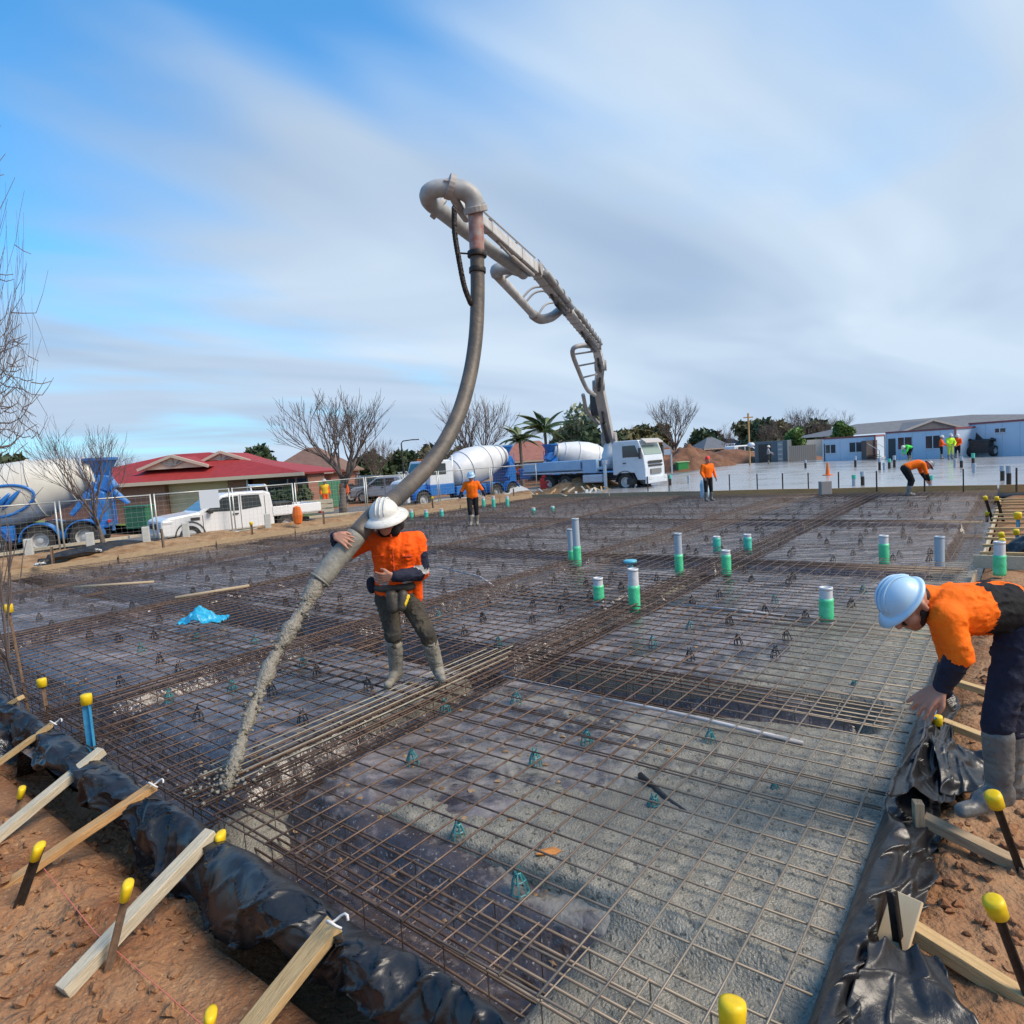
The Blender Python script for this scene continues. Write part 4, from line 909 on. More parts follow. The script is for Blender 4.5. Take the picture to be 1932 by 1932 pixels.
    if tape:
        ww = J['waist']*.93+J['chest']*.07
        for k in (-1, 1): c += [(ww+eh*k*.06*S_, ww+eh*k*.061*S_+unit(J['chest']-J['waist'])*.035*sc, .129*S_, .1295*S_, M_TAPE)]
    c += list(cap_caps)
    ms_ = list(dict.fromkeys(q[4] for q in c)); remesh(c, 'jacket', ms_, vx, 3, wr, 8., o, base, seed)
    # --- trousers
    c = [(J['pelvis']+eh*.06*S_, J['waist']+eh*.05*S_, .118*S_, .108*S_, trou), (J['pelvis']-eh*.06*S_, J['waist']-eh*.05*S_, .118*S_, .108*S_, trou)]
    for q in 'RL':
        bt = J['an'+q]+(J['kn'+q]-J['an'+q])*min(.75, (boot_h-.12*sc)/max(.05, np.linalg.norm(J['kn'+q]-J['an'+q]))) if boot_h > .2 else J['an'+q]
        c += [(J['hip'+q], J['kn'+q], .104*S_, .077*S_, trou), (J['kn'+q], bt, .077*S_, .066*S_ if boot_h > .2 else .062*S_, trou)]
    remesh(c, 'trousers', [trou], vx, 3, wr*1.2, 7., o, base, seed+3)
    for q in 'RL':
        an, to, kn = J['an'+q], J['to'+q], J['kn'+q]; up_ = unit(kn-an); tp = an+up_*(boot_h-.09*sc); fd = unit(to-an); fd[2] = min(fd[2], 0)
        heel = an-np.array([0, 0, .045*sc])-unit(to-an)*np.array([1, 1, 0])*.035*sc
        c = [(an, tp, .058*S_, .076*S_, boots), (heel, to, .044*sc, .042*sc, boots), (an, an*.5+to*.5, .058*sc, .052*sc, boots), (heel, heel+np.array([0, 0, .04*sc]), .046*sc, .05*sc, boots), (to, to+unit(to-an)*np.array([1, 1, 0])*.02*sc, .043*sc, .04*sc, boots)]
        remesh(c, 'boot', [boots], vx*.9, 2, wr*.6, 12., o, base, seed+5)
    if hat_kind == 'helmet': helmet(o, base, J['head'], J['f'], J['u'], sc*hat_sc, hat, hat_wide)
    elif hat_kind == 'beanie':
        u = unit(J['u']); f = unit(J['f']); remesh([(J['head']+u*.055*sc, J['head']+u*.075*sc-f*.01*sc, .104*sc, .095*sc, hat)], 'beanie', [hat], vx, 1, parent=o, base=base)
    return o
def pose(**kw):      # upright figure, local: x to its right, y forward
    P = dict(pelvis=(0, 0, .95), waist=(0, 0, 1.09), chest=(0, .01, 1.31), neck=(0, .01, 1.47), head=(0, .03, 1.62), f=(0, 1, -.1), u=(0, .1, 1),
             shR=(.19, 0, 1.41), elR=(.25, -.03, 1.14), wrR=(.27, .06, .90), shL=(-.19, 0, 1.41), elL=(-.25, -.03, 1.14), wrL=(-.27, .06, .90),
             hipR=(.095, 0, .92), knR=(.11, .03, .50), anR=(.12, 0, .09), toR=(.13, .15, .045), hipL=(-.095, 0, .92), knL=(-.11, .03, .50), anL=(-.12, 0, .09), toL=(-.13, .15, .045))
    P.update(kw); return P
def placed(P, base, rz, sc=1.0):
    c_, s_ = math.cos(rz), math.sin(rz); R_ = np.array([[c_, -s_, 0], [s_, c_, 0], [0, 0, 1]]); o = {}
    for k, v in P.items(): o[k] = R_ @ np.array(v, float) if k in 'fu' else np.array(base)+R_ @ (np.array(v, float)*sc)
    return o

# ---- the worker steering the hose
D0 = 6.42
jw = dict(pelvis=at(748, 1122, D0+.05), waist=at(748, 1090, D0+.02), chest=at(747, 1034, D0-.06), neck=at(735, 998, D0-.11), head=at(727, 981, D0-.20), f=(-.10, -.93, -.32), u=(-.03, -.30, .95),
          shR=at(702, 1018, D0-.04), elR=at(646, 1050, D0+.02), wrR=at(633, 1010, 5.96), shL=at(786, 1018, D0-.03), elL=at(797, 1082, D0-.05), wrL=at(742, 1087, D0-.30),
          hipR=at(729, 1128, D0), knR=at(743, 1198, D0-.10), anR=at(748, 1268, D0-.02), toR=at(733, 1291, D0-.20), hipL=at(768, 1127, D0+.03), knL=at(806, 1196, D0-.08), anL=at(826, 1262, D0+.05), toL=at(834, 1281, D0-.13))
eL = jw['elL']; sLp = jw['shL']
extra_c = [(sLp*.55+eL*.45+np.array([.045, -.03, 0]), sLp*.25+eL*.75+np.array([.045, -.03, 0]), .045, .045, M_NAVY)]
M_ORD = mat('hivis_seam', (.50, .05, .005), .8)
def fr_(u, v, y): return at(u, v, D0+y)
extra_c += [(fr_(738, 1010, -.27), fr_(741, 1050, -.25), .012, .011, M_ORD), (fr_(741, 1050, -.25), fr_(743, 1088, -.19), .011, .010, M_ORD)]
for u_ in (712, 768): extra_c += [(fr_(u_-9, 1050, -.215), fr_(u_+9, 1049, -.215), .012, .012, M_ORD)]
b1 = G(785, 1288, 0)
w1 = person('worker in orange jacket and broad white hard hat steering the hose', b1, jw, vx=.0105, jacket=M_OR, lower=M_NAVY, tape=True, hat=M_HATW, hat_wide=True, boots=M_GUM, boot_h=.40, wr=.017, bulk=1.12, hem=.13, hat_sc=1.12, hand_sc=1.18,
            handR=((.80, -.40, -.34), (.1, .8, -.5), .42, 1), handL=((-.95, -.05, -.1), (-.1, .75, .2), .55, -1), cap_caps=extra_c, seed=2)
# loose tail of the jacket, tool belt and pouch
remesh([(at(786, 1098, D0), at(788, 1128, D0+.02), .06, .055, M_OR)], 'jacket_tail', [M_OR], .012, 2, .006, 9., w1, b1); remesh([(at(700, 1098, D0), at(702, 1112, D0), .05, .045, M_NAVY)], 'jacket_tail', [M_NAVY], .012, 2, .006, 9., w1, b1)
m = MB(); wb = jw['waist']*.55+jw['pelvis']*.45-b1
m.tube([wb+np.array([.20*math.cos(a), .165*math.sin(a), 0]) for a in np.linspace(0, 2*math.pi, 28)[:-1]], .03, 8, closed=True); m.v = [(x, y, wb[2]+(z-wb[2])*1.3) for x, y, z in m.v]
m.build('tool_belt', M_DARKL, w1, smooth=True)
remesh([(at(738, 1122, D0-.21), at(742, 1146, D0-.22), .055, .06, M_DARKL), (at(760, 1122, D0-.2), at(758, 1144, D0-.22), .05, .05, M_DARKL), (at(765, 1140, D0-.24), at(772, 1124, D0-.21), .014, .014, M_YEL)], 'tool_pouch', [M_DARKL, M_YEL], .01, 2, .004, 10., w1, b1)
remesh([(jw['neck']+np.array([k*.05, .03, .015]), jw['neck']+np.array([k*.085, .05, .07]), .062, .055, M_BLKC) for k in (-1, 1)]+[(jw['neck']+np.array([-.08, .03, .03]), jw['neck']+np.array([.08, .03, .03]), .062, .062, M_BLKC), (jw['neck']+np.array([-.055, -.04, -.02]), jw['neck']+np.array([.055, -.04, -.02]), .055, .055, M_BLKC)], 'collar', [M_BLKC], .012, 2, parent=w1, base=b1)

# ---- the worker bending over the right form (side view)
D1 = 3.52
jb = dict(pelvis=at(1918, 1150, D1+.05), waist=at(1876, 1142, D1+.02), chest=at(1800, 1150, D1), neck=at(1750, 1130, D1-.0), head=at(1712, 1138, D1-.03), f=(-.62, -.12, -.78), u=(-.78, -.05, .62),
          shR=at(1775, 1150, D1+.20), elR=at(1800, 1250, D1+.25), wrR=at(1775, 1305, D1+.22), shL=at(1785, 1165, D1-.17), elL=at(1812, 1235, D1-.22), wrL=at(1776, 1296, D1-.10),
          hipR=at(1925, 1165, D1+.14), knR=at(1905, 1340, D1+.20), anR=at(1905, 1480, D1+.22), toR=at(1852, 1505, D1+.20), hipL=at(1925, 1175, D1-.05), knL=at(1882, 1365, D1-.08), anL=at(1886, 1492, D1-.06), toL=at(1822, 1528, D1-.10))
b2 = G(1886, 1535, 0.0); b2 = at(1886, 1538, D1)
neck_or = jb['neck']
w2 = person('worker in orange shirt and pale blue helmet bending over the form', b2, jb, vx=.0105, jacket=M_OR2, lower=M_NAVY, trou=M_NAVY, boots=M_GUM2, boot_h=.42, hat=M_HATB, sc=1.06, wr=.016, back=M_BLKC, hem=.06, seed=9, hat_sc=.84, hand_sc=1.12,
            handR=((-.75, -.15, -.55), (-.2, .1, -.9), .5, -1), handL=((-.78, .0, -.55), (-.35, .3, -.8), .45, 1))
w2h = jb['head']; u_ = unit(jb['u']); f_ = unit(jb['f'])
remesh([(w2h-u_*.05+f_*.075, w2h-u_*.10+f_*.055, .038, .042, M_HAIR), (w2h-u_*.055-f_*.0+np.array([0, -.07, 0]), w2h-u_*.095+f_*.05+np.array([0, -.03, 0]), .028, .03, M_HAIR), (w2h-f_*.07, w2h-f_*.075-u_*.06, .062, .05, M_HAIR)], 'hair', [M_HAIR], .008, 1, parent=w2, base=b2)

# ---- workers further off
def rz_face(base, dx, dy): return math.atan2(dy, dx)-math.pi/2
def far_person(label, u, v, z, yaw, P, **kw):
    b_ = G(u, v, z); sc = kw.pop('sc', 1.0); return person(label, b_, placed(P, b_, yaw, sc), sc=sc, vx=kw.pop('vx', .02), **kw), b_
TOCAM = math.pi       # facing the camera
walk = pose(knR=(.10, .16, .52), anR=(.10, .10, .12), toR=(.11, .25, .06), knL=(-.10, .02, .5), anL=(-.09, -.10, .09), toL=(-.10, .05, .045), elR=(.34, -.02, 1.16), wrR=(.42, .08, .95), elL=(-.34, -.02, 1.16), wrL=(-.44, .10, .98), f=(0, 1, -.35), u=(0, .35, 1))
far_person('worker in orange shirt and pale helmet striding over the mesh', 895, 992, 0, TOCAM, walk, jacket=M_OR2, lower=M_NAVY, trou=M_BLKC, hat=M_HATB, boots=M_GUM, sc=1.02)
o, b_ = far_person('worker in orange top and red beanie carrying a blue bag', 1337, 946, 0, TOCAM+.25, pose(elR=(.27, .0, 1.15), wrR=(.25, .16, .95), elL=(-.28, 0, 1.14), wrL=(-.30, .08, .92), f=(0, 1, -.3), u=(0, .3, 1)), jacket=M_OR2, trou=M_BLKC, boots=M_GUM2, hat=M_REDC, hat_kind='beanie', sc=1.0, vx=.022)
q = G(1331, 943, 0)+np.array([-.12, -.32, .52]); mb = MB(); mb.lathe([(.02, -.42), (.15, -.40), (.19, -.2), (.17, .1), (.12, .3), (.04, .34)], 14)
mb.v = [(x*(1+.2*float(vnoise(x*5, y*5, z*5))), y*.6, z) for x, y, z in mb.v]; tag(mb.build('carry_bag', mat('pale_blue_bag', (.30, .52, .72), .5, col2=(.5, .65, .75), scale=6), smooth=True, loc=q), 'pale blue bag hanging from the hand of the red capped worker', 'bag')
bend = pose(pelvis=(0, -.12, .90), waist=(0, .02, .97), chest=(0, .26, 1.02), neck=(0, .42, 1.0), head=(0, .55, .95), f=(0, .55, -.8), u=(0, .8, .55), shR=(.18, .34, 1.0), elR=(.20, .42, .72), wrR=(.14, .52, .48), shL=(-.18, .34, 1.0), elL=(-.2, .44, .72), wrL=(-.12, .56, .48),
            hipR=(.1, -.12, .88), knR=(.12, .04, .50), anR=(.13, -.10, .09), toR=(.14, .06, .045), hipL=(-.1, -.12, .88), knL=(-.12, .08, .5), anL=(-.13, .02, .09), toL=(-.14, .18, .045))
far_person('worker in orange shirt bending double at the orange edge board', 1716, 936, 0, -math.pi/2-.15, bend, jacket=M_OR2, lower=M_BLKC, trou=M_BLKC, boots=M_GUM2, hat=mat('grey_helmet', (.2, .21, .24), .4), sc=1.08, vx=.022)
ZS = .03
far_person('worker in green shirt bending over the finished slab', 1716, 868, ZS, math.pi/2+.3, bend, jacket=M_GRNS, trou=M_BLKC, sc=1.05, vx=.03)
rake = pose(elR=(.26, .12, 1.15), wrR=(.12, .34, 1.05), elL=(-.27, .15, 1.12), wrL=(-.05, .42, .92), f=(0, 1, -.4), u=(0, .4, 1))
far_person('worker in orange jacket raking, left of the lime vested one', 1776, 866, ZS, TOCAM+.9, rake, jacket=M_OR, trou=M_BLKC, vx=.03)
far_person('worker in full lime vest standing between two orange jackets', 1793, 867, ZS, TOCAM-.1, rake, jacket=M_YEL2, trou=mat('lime_trousers', (.42, .55, .05), .7), sc=1.06, vx=.03)
far_person('worker in orange jacket behind the lime vested one', 1807, 864, ZS, TOCAM-.8, rake, jacket=M_OR, trou=M_BLKC, vx=.03)
far_person('worker in orange and navy at the white hut with the loader', 1884, 857, ZS, TOCAM+1.3, rake, jacket=M_OR, lower=M_NAVY, trou=M_BLKC, vx=.03)
far_person('worker in pale clothes pushing a long float by the container', 1450, 876, ZS, TOCAM+1.2, rake, jacket=mat('grey_shirt', (.3, .31, .33), .8), trou=M_TROU, vx=.03)
far_person('worker in yellow and orange coat beside the tree trunk', 616, 962, -.1, TOCAM+.5, pose(), jacket=mat('hivis_yellow', (.85, .52, .01), .7), upper=M_OR, trou=M_OR, sc=1.0, vx=.03)
far_person('worker in orange jacket and white helmet right of the tree trunk', 652, 962, -.1, TOCAM-.3, pose(), jacket=M_OR, trou=M_NAVY, vx=.03)
far_person('worker in lime vest by the pump truck hopper', 963, 915, -.2, TOCAM+.4, pose(), jacket=M_YEL2, trou=M_NAVY, vx=.03)
far_person('worker in orange vest by the pump truck hopper', 979, 914, -.2, TOCAM-.6, pose(), jacket=M_OR, trou=M_NAVY, vx=.03)

# ============================================================ hose, stream of concrete and chain
M_HOSE = mat('rubber_hose', (.060, .053, .046), .55, col2=(.125, .10, .075), scale=4, detail=7, bump=.35, bscale=18, world=True); M_HOSEC = mat('slurry_hose', (.26, .25, .21), .6, col2=(.17, .165, .145), scale=9, bump=.4, bscale=30, world=True)
M_PIPE = mat('painted_pipe', (.40, .42, .42), .5, col2=(.30, .30, .29), scale=6, world=True); M_REDP = mat('red_worn_pipe', (.30, .11, .09), .6, col2=(.33, .28, .25), scale=10, world=True)
HP = [(897, 398, 8.9), (900, 480, 8.9), (901, 560, 8.85), (897, 640, 8.7), (885, 715, 8.45), (862, 790, 8.1), (822, 862, 7.6), (766, 922, 7.0), (718, 962, 6.42), (682, 1000, 6.12), (645, 1044, 5.98), (602, 1096, 5.84)]
hp = [at(*q) for q in HP]
def spline(P, n):
    P = [np.array(p, float) for p in P]; P = [2*P[0]-P[1]]+P+[2*P[-1]-P[-2]]; out = []
    for i in range(1, len(P)-2):
        for k in range(n):
            t = k/n; a, b_, c, d = P[i-1:i+3]; out.append(.5*((2*b_)+(-a+c)*t+(2*a-5*b_+4*c-d)*t*t+(-a+3*b_-3*c+d)*t**3))
    out.append(P[-2]); return out
hs = spline(hp, 8)
ho = thing('delivery_hose', 'long rubber concrete hose hanging from the boom over the shoulder of the worker', 'hose', hp[-1])
def loc(p): return [q-hp[-1] for q in p]
i0, i1 = 9, 74
MB().tube(loc(hs[i0-1:i1+1]), [.094]*(i1-i0+2), 20).build('hose', M_HOSE, ho, smooth=True)
MB().tube(loc(hs[i1:]), [.096]*(len(hs)-i1), 20).build('hose_end', M_HOSEC, ho, smooth=True)
MB().tube(loc([hs[-1]+(hs[-4]-hs[-1])*.15, hs[-1]]), [.101, .104], 20).build('end_ring', M_HOSEC, ho, smooth=True)
MB().tube(loc(hs[0:9]), .098, 20).build('top_pipe', M_REDP, ho, smooth=True)
for k in (8, 11):
    q = hs[k]; d = unit(hs[k+1]-hs[k]); MB().tube(loc([q-d*.035, q+d*.035]), .128 if k == 8 else .112, 20).build('clamp', M_BLKS, ho, smooth=True, bevel=.006)
m = MB(); q = hs[8]; m.tube(loc([q+np.array([-.1, -.05, 0]), q+np.array([-.26, -.05, .02])]), .012, 6); m.build('clamp_lever', M_BLKS, ho)
# concrete falling out of the hose
e0 = hp[-1]; e1 = G(425, 1492, -.10)
pts = spline([at(602, 1096, 5.84), at(563, 1165, 5.62), at(523, 1228, 5.40), at(492, 1298, 5.15), at(466, 1368, 4.92), at(443, 1438, 4.68), at(425, 1492, 4.50)], 10)[:60]
sb = MB(); n = len(pts)
sb.tube([p+RNG.normal(0, .006, 3) for p in pts], [.064*(1-.4*i/(n-1))*(1+.22*math.sin(i*.55)+.16*random.uniform(-1, 1)) for i in range(n)], 12)
for k in range(1100):
    t = random.random(); i = int(t*(n-1)); sp = .027+.006*math.sin(t*23)-.008*t; p = np.array(pts[i])+RNG.normal(0, sp, 3)
    if random.random() < .05: p = p+RNG.normal(0, .04, 3)
    r_ = random.choice((.005, .007, .009, .012, .017))*random.uniform(.7, 1.2); sb.add(icov*(1+.3*RNG.normal(size=(len(icov), 1)))*r_+p, icof)
for k in range(110):
    a = random.uniform(0, 6.28); q = abs(random.gauss(0, .16)); sb.add(icov*(1+.3*RNG.normal(size=(len(icov), 1)))*random.uniform(.006, .016)+np.array(pts[-1])+np.array([math.cos(a)*q, math.sin(a)*q, random.uniform(-.02, .12)]), icof)
M_STR = mat('pouring_concrete', (.18, .165, .13), .38, col2=(.27, .245, .20), scale=16, bump=1.2, bscale=45, world=True)
tag(sb.build('concrete_stream', M_STR, smooth=True), 'lumpy stream of concrete falling from the hose onto the mesh', 'concrete stream')
# chain
ch = thing('safety_chain', 'slack steel chain linking the boom tip to the hose', 'chain', at(857, 400, 8.6))
cpts = spline([at(857, 395, 8.6), at(858, 440, 8.6), at(866, 490, 8.62), at(876, 540, 8.68), at(888, 572, 8.76)], 9); cb_ = at(857, 400, 8.6)
lk_ = MB(); lk_.tube([(.026*math.cos(a), 0, .042*math.sin(a)) for a in np.linspace(0, 2*math.pi, 11)[:-1]], .011, 6, closed=True); lkm = lk_.mesh('link', M_BLKS, True)
for i in range(len(cpts)-1):
    for h in (0, .5):
        p = cpts[i]*(1-h)+cpts[i+1]*h; o = link('link', lkm, ch, p-cb_); o.rotation_euler = (.15, random.uniform(-.2, .2)-.15, (i*2+int(h*2)) % 2*1.57+random.uniform(-.3, .3))
# ============================================================ vehicles
M_TRW = mat('truck_white', (.62, .68, .74), .35, col2=(.55, .60, .66), scale=2, coat=.4); M_TRB = mat('truck_blue', (.012, .13, .42), .35, col2=(.02, .17, .50), scale=3, coat=.4); M_LBL = mat('truck_sky', (.30, .48, .68), .4, col2=(.36, .54, .72), scale=2, coat=.3)
M_CHAS = mat('chassis_black', (.022, .022, .025), .6, col2=(.05, .045, .04), scale=5); M_TYRE = mat('tyre', (.018, .018, .019), .85, col2=(.05, .045, .04), scale=8); M_RIM = mat('rim', (.52, .52, .52), .4, metal=.3)
M_GLS = mat('vehicle_glass', (.035, .05, .058), .08, spec=.8); M_DRUM = mat('drum_cream', (.64, .62, .55), .45, col2=(.52, .49, .42), scale=1.4, contrast=(.4, .8)); M_DRUMW = mat('drum_white', (.70, .72, .74), .4, col2=(.58, .60, .62), scale=1.4); M_LAMP = mat('lamp_lens', (.6, .62, .64), .15, spec=.7); M_RED = mat('red_lens', (.5, .02, .02), .3); M_ORG = mat('orange_plastic', (.75, .16, .02), .5)
def wheel(par, x, y, r, w_, side):
    t = MB(); M = Matrix.Rotation(math.pi/2, 3, 'X')
    t.lathe([(r*.58, -w_*.5), (r*.90, -w_*.5), (r, -w_*.36), (r*1.0, 0), (r, w_*.36), (r*.90, w_*.5), (r*.58, w_*.5), (r*.58, -w_*.5)], 28, M, cap=False)
    o = t.build('wheel', M_TYRE, par, smooth=False, loc=(x, y, r))
    rm = MB(); s = 1 if side > 0 else -1
    rm.lathe([(r*.59, 0), (r*.59, w_*.42), (r*.5, w_*.40), (r*.46, w_*.12), (r*.22, w_*.16), (r*.2, w_*.34), (r*.02, w_*.36)], 20, Matrix.Rotation(-s*math.pi/2, 3, 'X'))
    rm.build('rim', M_RIM, o, smooth=False); return o
def arch(par, x, y, r, w_, m, name='mudguard'):
    b_ = MB(); n = 12; vs = []
    for i in range(n+1):
        a = math.pi*(i/n)
        for rr, yy in ((r, -w_/2), (r, w_/2), (r+.04, w_/2), (r+.04, -w_/2)): vs.append((rr*math.cos(a), yy, rr*math.sin(a)))
    fs = []
    for i in range(n):
        for j in range(4): fs.append((i*4+j, i*4+(j+1) % 4, i*4+4+(j+1) % 4, i*4+4+j))
    fs += [(0, 1, 2, 3), (n*4+3, n*4+2, n*4+1, n*4)]
    b_.add(vs, fs); return b_.build(name, m, par, loc=(x, y, r*.86))
def bx(name, c, d, m, par, bevel=.02, **k): return MB().box(c, d, **k).build(name, m, par, bevel=bevel)
def pr(name, prof_, y0, y1, m, par, bevel=.03): return MB().prism(prof_, y0, y1).build(name, m, par, bevel=bevel)
def to_local(o):
    M = (Matrix.Translation(o.location) @ Matrix.Rotation(o.rotation_euler[2], 4, 'Z')).inverted()
    return lambda p: M @ V(p)

# ---- concrete pump truck
pz = -.16; rear = at(988, 905, 44.5); front = at(1238, 905, 38.3); hd = math.atan2(front[1]-rear[1], front[0]-rear[0])
Lp = math.hypot(front[0]-rear[0], front[1]-rear[1]); pb = np.array([front[0], front[1], pz])
pump = thing('concrete_pump_truck', 'white concrete pump truck with its folding boom raised over the slab', 'pump truck', pb, hd)
PL = to_local(pump)
# cab, x forward: nose at 0
pr('cab', [(-2.15, .95), (-2.15, 2.75), (-2.0, 2.92), (-.42, 2.92), (-.12, 2.05), (-.02, 1.3), (-.02, .62), (-.55, .62), (-.75, 1.05), (-1.75, 1.05), (-1.9, .95)], -1.22, 1.22, M_TRW, pump, .06)
pr('sun_visor', [(-.35, 2.86), (.02, 2.70), (.02, 2.78), (-.30, 3.0)], -1.1, 1.1, mat('visor', (.42, .40, .38), .5), pump)
MB().quad((-.365, -1.05, 2.74), (-.365, 1.05, 2.74), (-.095, 1.08, 2.06), (-.095, -1.08, 2.06)).build('windscreen', mat('screen_green', (.22, .30, .26), .12, spec=.7), pump)
bx('grille', (.01, 0, 1.62), (.06, 1.7, .16), M_CHAS, pump); bx('grille', (.01, 0, 1.42), (.06, 1.7, .10), M_CHAS, pump); bx('grille', (.03, 0, 1.08), (.06, 1.3, .30), mat('grille_grey', (.18, .18, .18), .5), pump)
bx('bumper', (.02, 0, .60), (.22, 2.44, .42), M_TRW, pump, .05)
for s in (-1, 1):
    bx('headlight', (.12, s*.95, .72), (.06, .36, .2), M_LAMP, pump)
    bx('mirror', (-.22, s*1.42, 2.15), (.12, .2, .62), M_CHAS, pump, .03); bx('step', (-1.0, s*1.1, .55), (.5, .25, .35), M_CHAS, pump)
    MB().add([(-1.45, s*1.232, 2.62), (-.62, s*1.232, 2.62), (-.36, s*1.232, 1.95), (-1.45, s*1.232, 1.95)], [(0, 1, 2, 3)]).build('side_window', M_GLS, pump)
    bx('door_handle', (-1.35, s*1.24, 1.62), (.2, .04, .05), M_CHAS, pump, .005)
    wheel(pump, -1.35, s*1.05, .52, .32, s)
    for x in (-5.6, -6.9): wheel(pump, x, s*1.0, .52, .5, s)
    arch(pump, -1.35, s*1.05, .62, .36, M_CHAS)
    bx('side_box', (-3.75, s*1.08, 1.55), (1.0, .3, .8), M_LBL, pump); bx('side_box', (-6.6, s*1.1, 1.65), (4.4, .25, .55), M_LBL, pump); bx('side_rail', (-6.4, s*1.16, 1.22), (5.0, .1, .1), M_TRW, pump)
    bx('tank', (-3.6, s*1.0, .80), (1.4, .45, .5), M_TRW, pump, .08)
    bx('outrigger', (-2.55, s*1.42, .85), (.16, .16, 1.7), M_TRW, pump); bx('outrigger_foot', (-2.55, s*1.42, .05), (.6, .5, .1), M_CHAS, pump); bx('outrigger_arm', (-2.55, s*1.05, 1.75), (.25, .9, .25), M_TRW, pump)
bx('chassis', (-4.8, 0, .92), (8.6, .9, .3), M_CHAS, pump); bx('engine_bay', (-4.6, 0, 1.5), (.65, 2.0, .7), M_CHAS, pump); bx('deck', (-5.9, 0, 1.38), (6.2, 2.2, .12), M_LBL, pump)
MB().lathe([(.5, 1.4), (.5, 2.2), (.38, 2.5), (.42, 3.1), (.25, 3.3)], 20, None, (-3.0, 0, 0)).build('turret', M_TRW, pump, smooth=True)
pr('hopper', [(-9.3, .9), (-9.5, 1.6), (-8.4, 1.6), (-8.5, .9)], -.9, .9, M_TRB, pump)
# boom sections
tur = np.array(pump.matrix_basis @ Vector((-3.0, 0, 3.1))); M_BOOM = mat('boom_paint', (.58, .59, .585), .5, col2=(.44, .43, .41), scale=3, world=True); M_BOOM2 = mat('boom_dark', (.29, .28, .27), .55, col2=(.40, .37, .34), scale=3, world=True)
BP = [tur, at(1129, 727, 37.5), at(1133, 690, 35.5), at(1124, 650, 31.5), at(1068, 580, 20.5), at(1010, 508, 14.2), at(862, 377, 9.15)]
BW = [(.58, .70, .52, .58), (.44, .50, .40, .44), (.42, .46, .36, .42), (.34, .44, .28, .33), (.25, .32, .20, .25), (.18, .22, .11, .135)]
def taper_beam(p0, p1, a, par, m, name):
    p0, p1 = PL(p0), PL(p1); x = (p1-p0).normalized(); y = Vector((0, 0, 1)).cross(x).normalized(); z = x.cross(y); vs = []
    for p, w_, h_ in ((p0, a[0], a[1]), (p1, a[2], a[3])):
        for sy, sz in ((-1, -1), (1, -1), (1, 1), (-1, 1)): vs.append(p+y*sy*w_/2+z*sz*h_/2)
    return MB().add(vs, [(0, 1, 5, 4), (1, 2, 6, 5), (2, 3, 7, 6), (3, 0, 4, 7), (3, 2, 1, 0), (4, 5, 6, 7)]).build(name, m, par, bevel=.02)
for k in range(6):
    s_ = taper_beam(BP[k], BP[k+1], BW[k], pump, M_BOOM2 if k in (0, 1) else M_BOOM, 'boom_section')
    d = unit(BP[k+1]-BP[k]); r_ = BW[k][1]*.62
    jt = MB(); yy = unit(np.cross([0, 0, 1], d)); jt.tube([PL(BP[k]-yy*BW[k][0]*.75), PL(BP[k]+yy*BW[k][0]*.75)], r_, 16); jt.build('boom_joint', M_BOOM2, pump, smooth=False)
    L_ = np.linalg.norm(BP[k+1]-BP[k]); up_ = unit(np.cross(d, yy))
    if up_[2] < 0: up_ = -up_
    n = max(2, int(L_/1.6)); bk = MB()
    for i in range(1, n): c_ = BP[k]+d*L_*i/n; bk.beam(PL(c_-up_*BW[k][1]*.3), PL(c_+up_*BW[k][1]*.8), .05, .07)
    bk.tube([PL(BP[k]+up_*BW[k][1]*.85+yy*.05+d*.2), PL(BP[k+1]+up_*BW[k][3]*.9+yy*.05-d*.2)], .025 if k < 4 else .016, 6); bk.build('hydraulic_line', M_CHAS if k < 4 else M_BOOM2, pump)
    cy = MB(); cy.tube([PL(BP[k]-up_*BW[k][1]*.75+d*L_*.06), PL(BP[k]-up_*BW[k][1]*.72+d*L_*.42)], BW[k][1]*.2, 10); cy.tube([PL(BP[k]-up_*BW[k][1]*.72+d*L_*.42), PL(BP[k]-up_*BW[k][1]*.45+d*L_*.6)], BW[k][1]*.11, 10); cy.build('hydraulic_cylinder', M_CHAS if k != 5 else M_BOOM2, pump, smooth=True)
# delivery pipe clamped along the upper sections
for k in (3, 4):
    d = unit(BP[k+1]-BP[k]); yy = unit(np.cross([0, 0, 1], d)); L_ = np.linalg.norm(BP[k+1]-BP[k]); up_ = unit(np.cross(d, yy)); up_ = up_ if up_[2] > 0 else -up_; side_ = -1 if yy[1] > 0 else 1
    q0 = BP[k]+yy*side_*BW[k][0]*.85+d*L_*.04-up_*.05; q1 = BP[k+1]+yy*side_*BW[k][2]*.95-d*L_*.04-up_*.05
    MB().tube([PL(q0), PL(q1)], .075, 12).build('delivery_pipe', M_PIPE, pump, smooth=True)
    for i in range(1, int(L_/1.3)): c_ = q0+(q1-q0)*i/int(L_/1.3); MB().tube([PL(c_-d*.05), PL(c_+d*.05)], .105, 12).build('pipe_clamp', M_BOOM2, pump); MB().beam(PL(c_), PL(c_-yy*side_*BW[k][0]*.6+up_*.12), .05, .05).build('pipe_bracket', M_CHAS, pump)
for k in (2, 3, 4, 5):
    d = unit(BP[k+1]-BP[k]); yy = unit(np.cross([0, 0, 1], d)); L_ = np.linalg.norm(BP[k+1]-BP[k]); n_ = max(3, int(L_/.9))
    for i in range(n_):
        c_ = BP[k]+d*L_*(i+.5)/n_; f = (i+.5)/n_; hh = BW[k][1]*(1-f)+BW[k][3]*f; wd = BW[k][0]*(1-f)+BW[k][2]*f
        MB().beam(PL(c_-yy*wd*.54), PL(c_+yy*wd*.54), .05, hh*1.06).build('stiffener', M_BOOM2 if i % 2 else M_BOOM, pump)
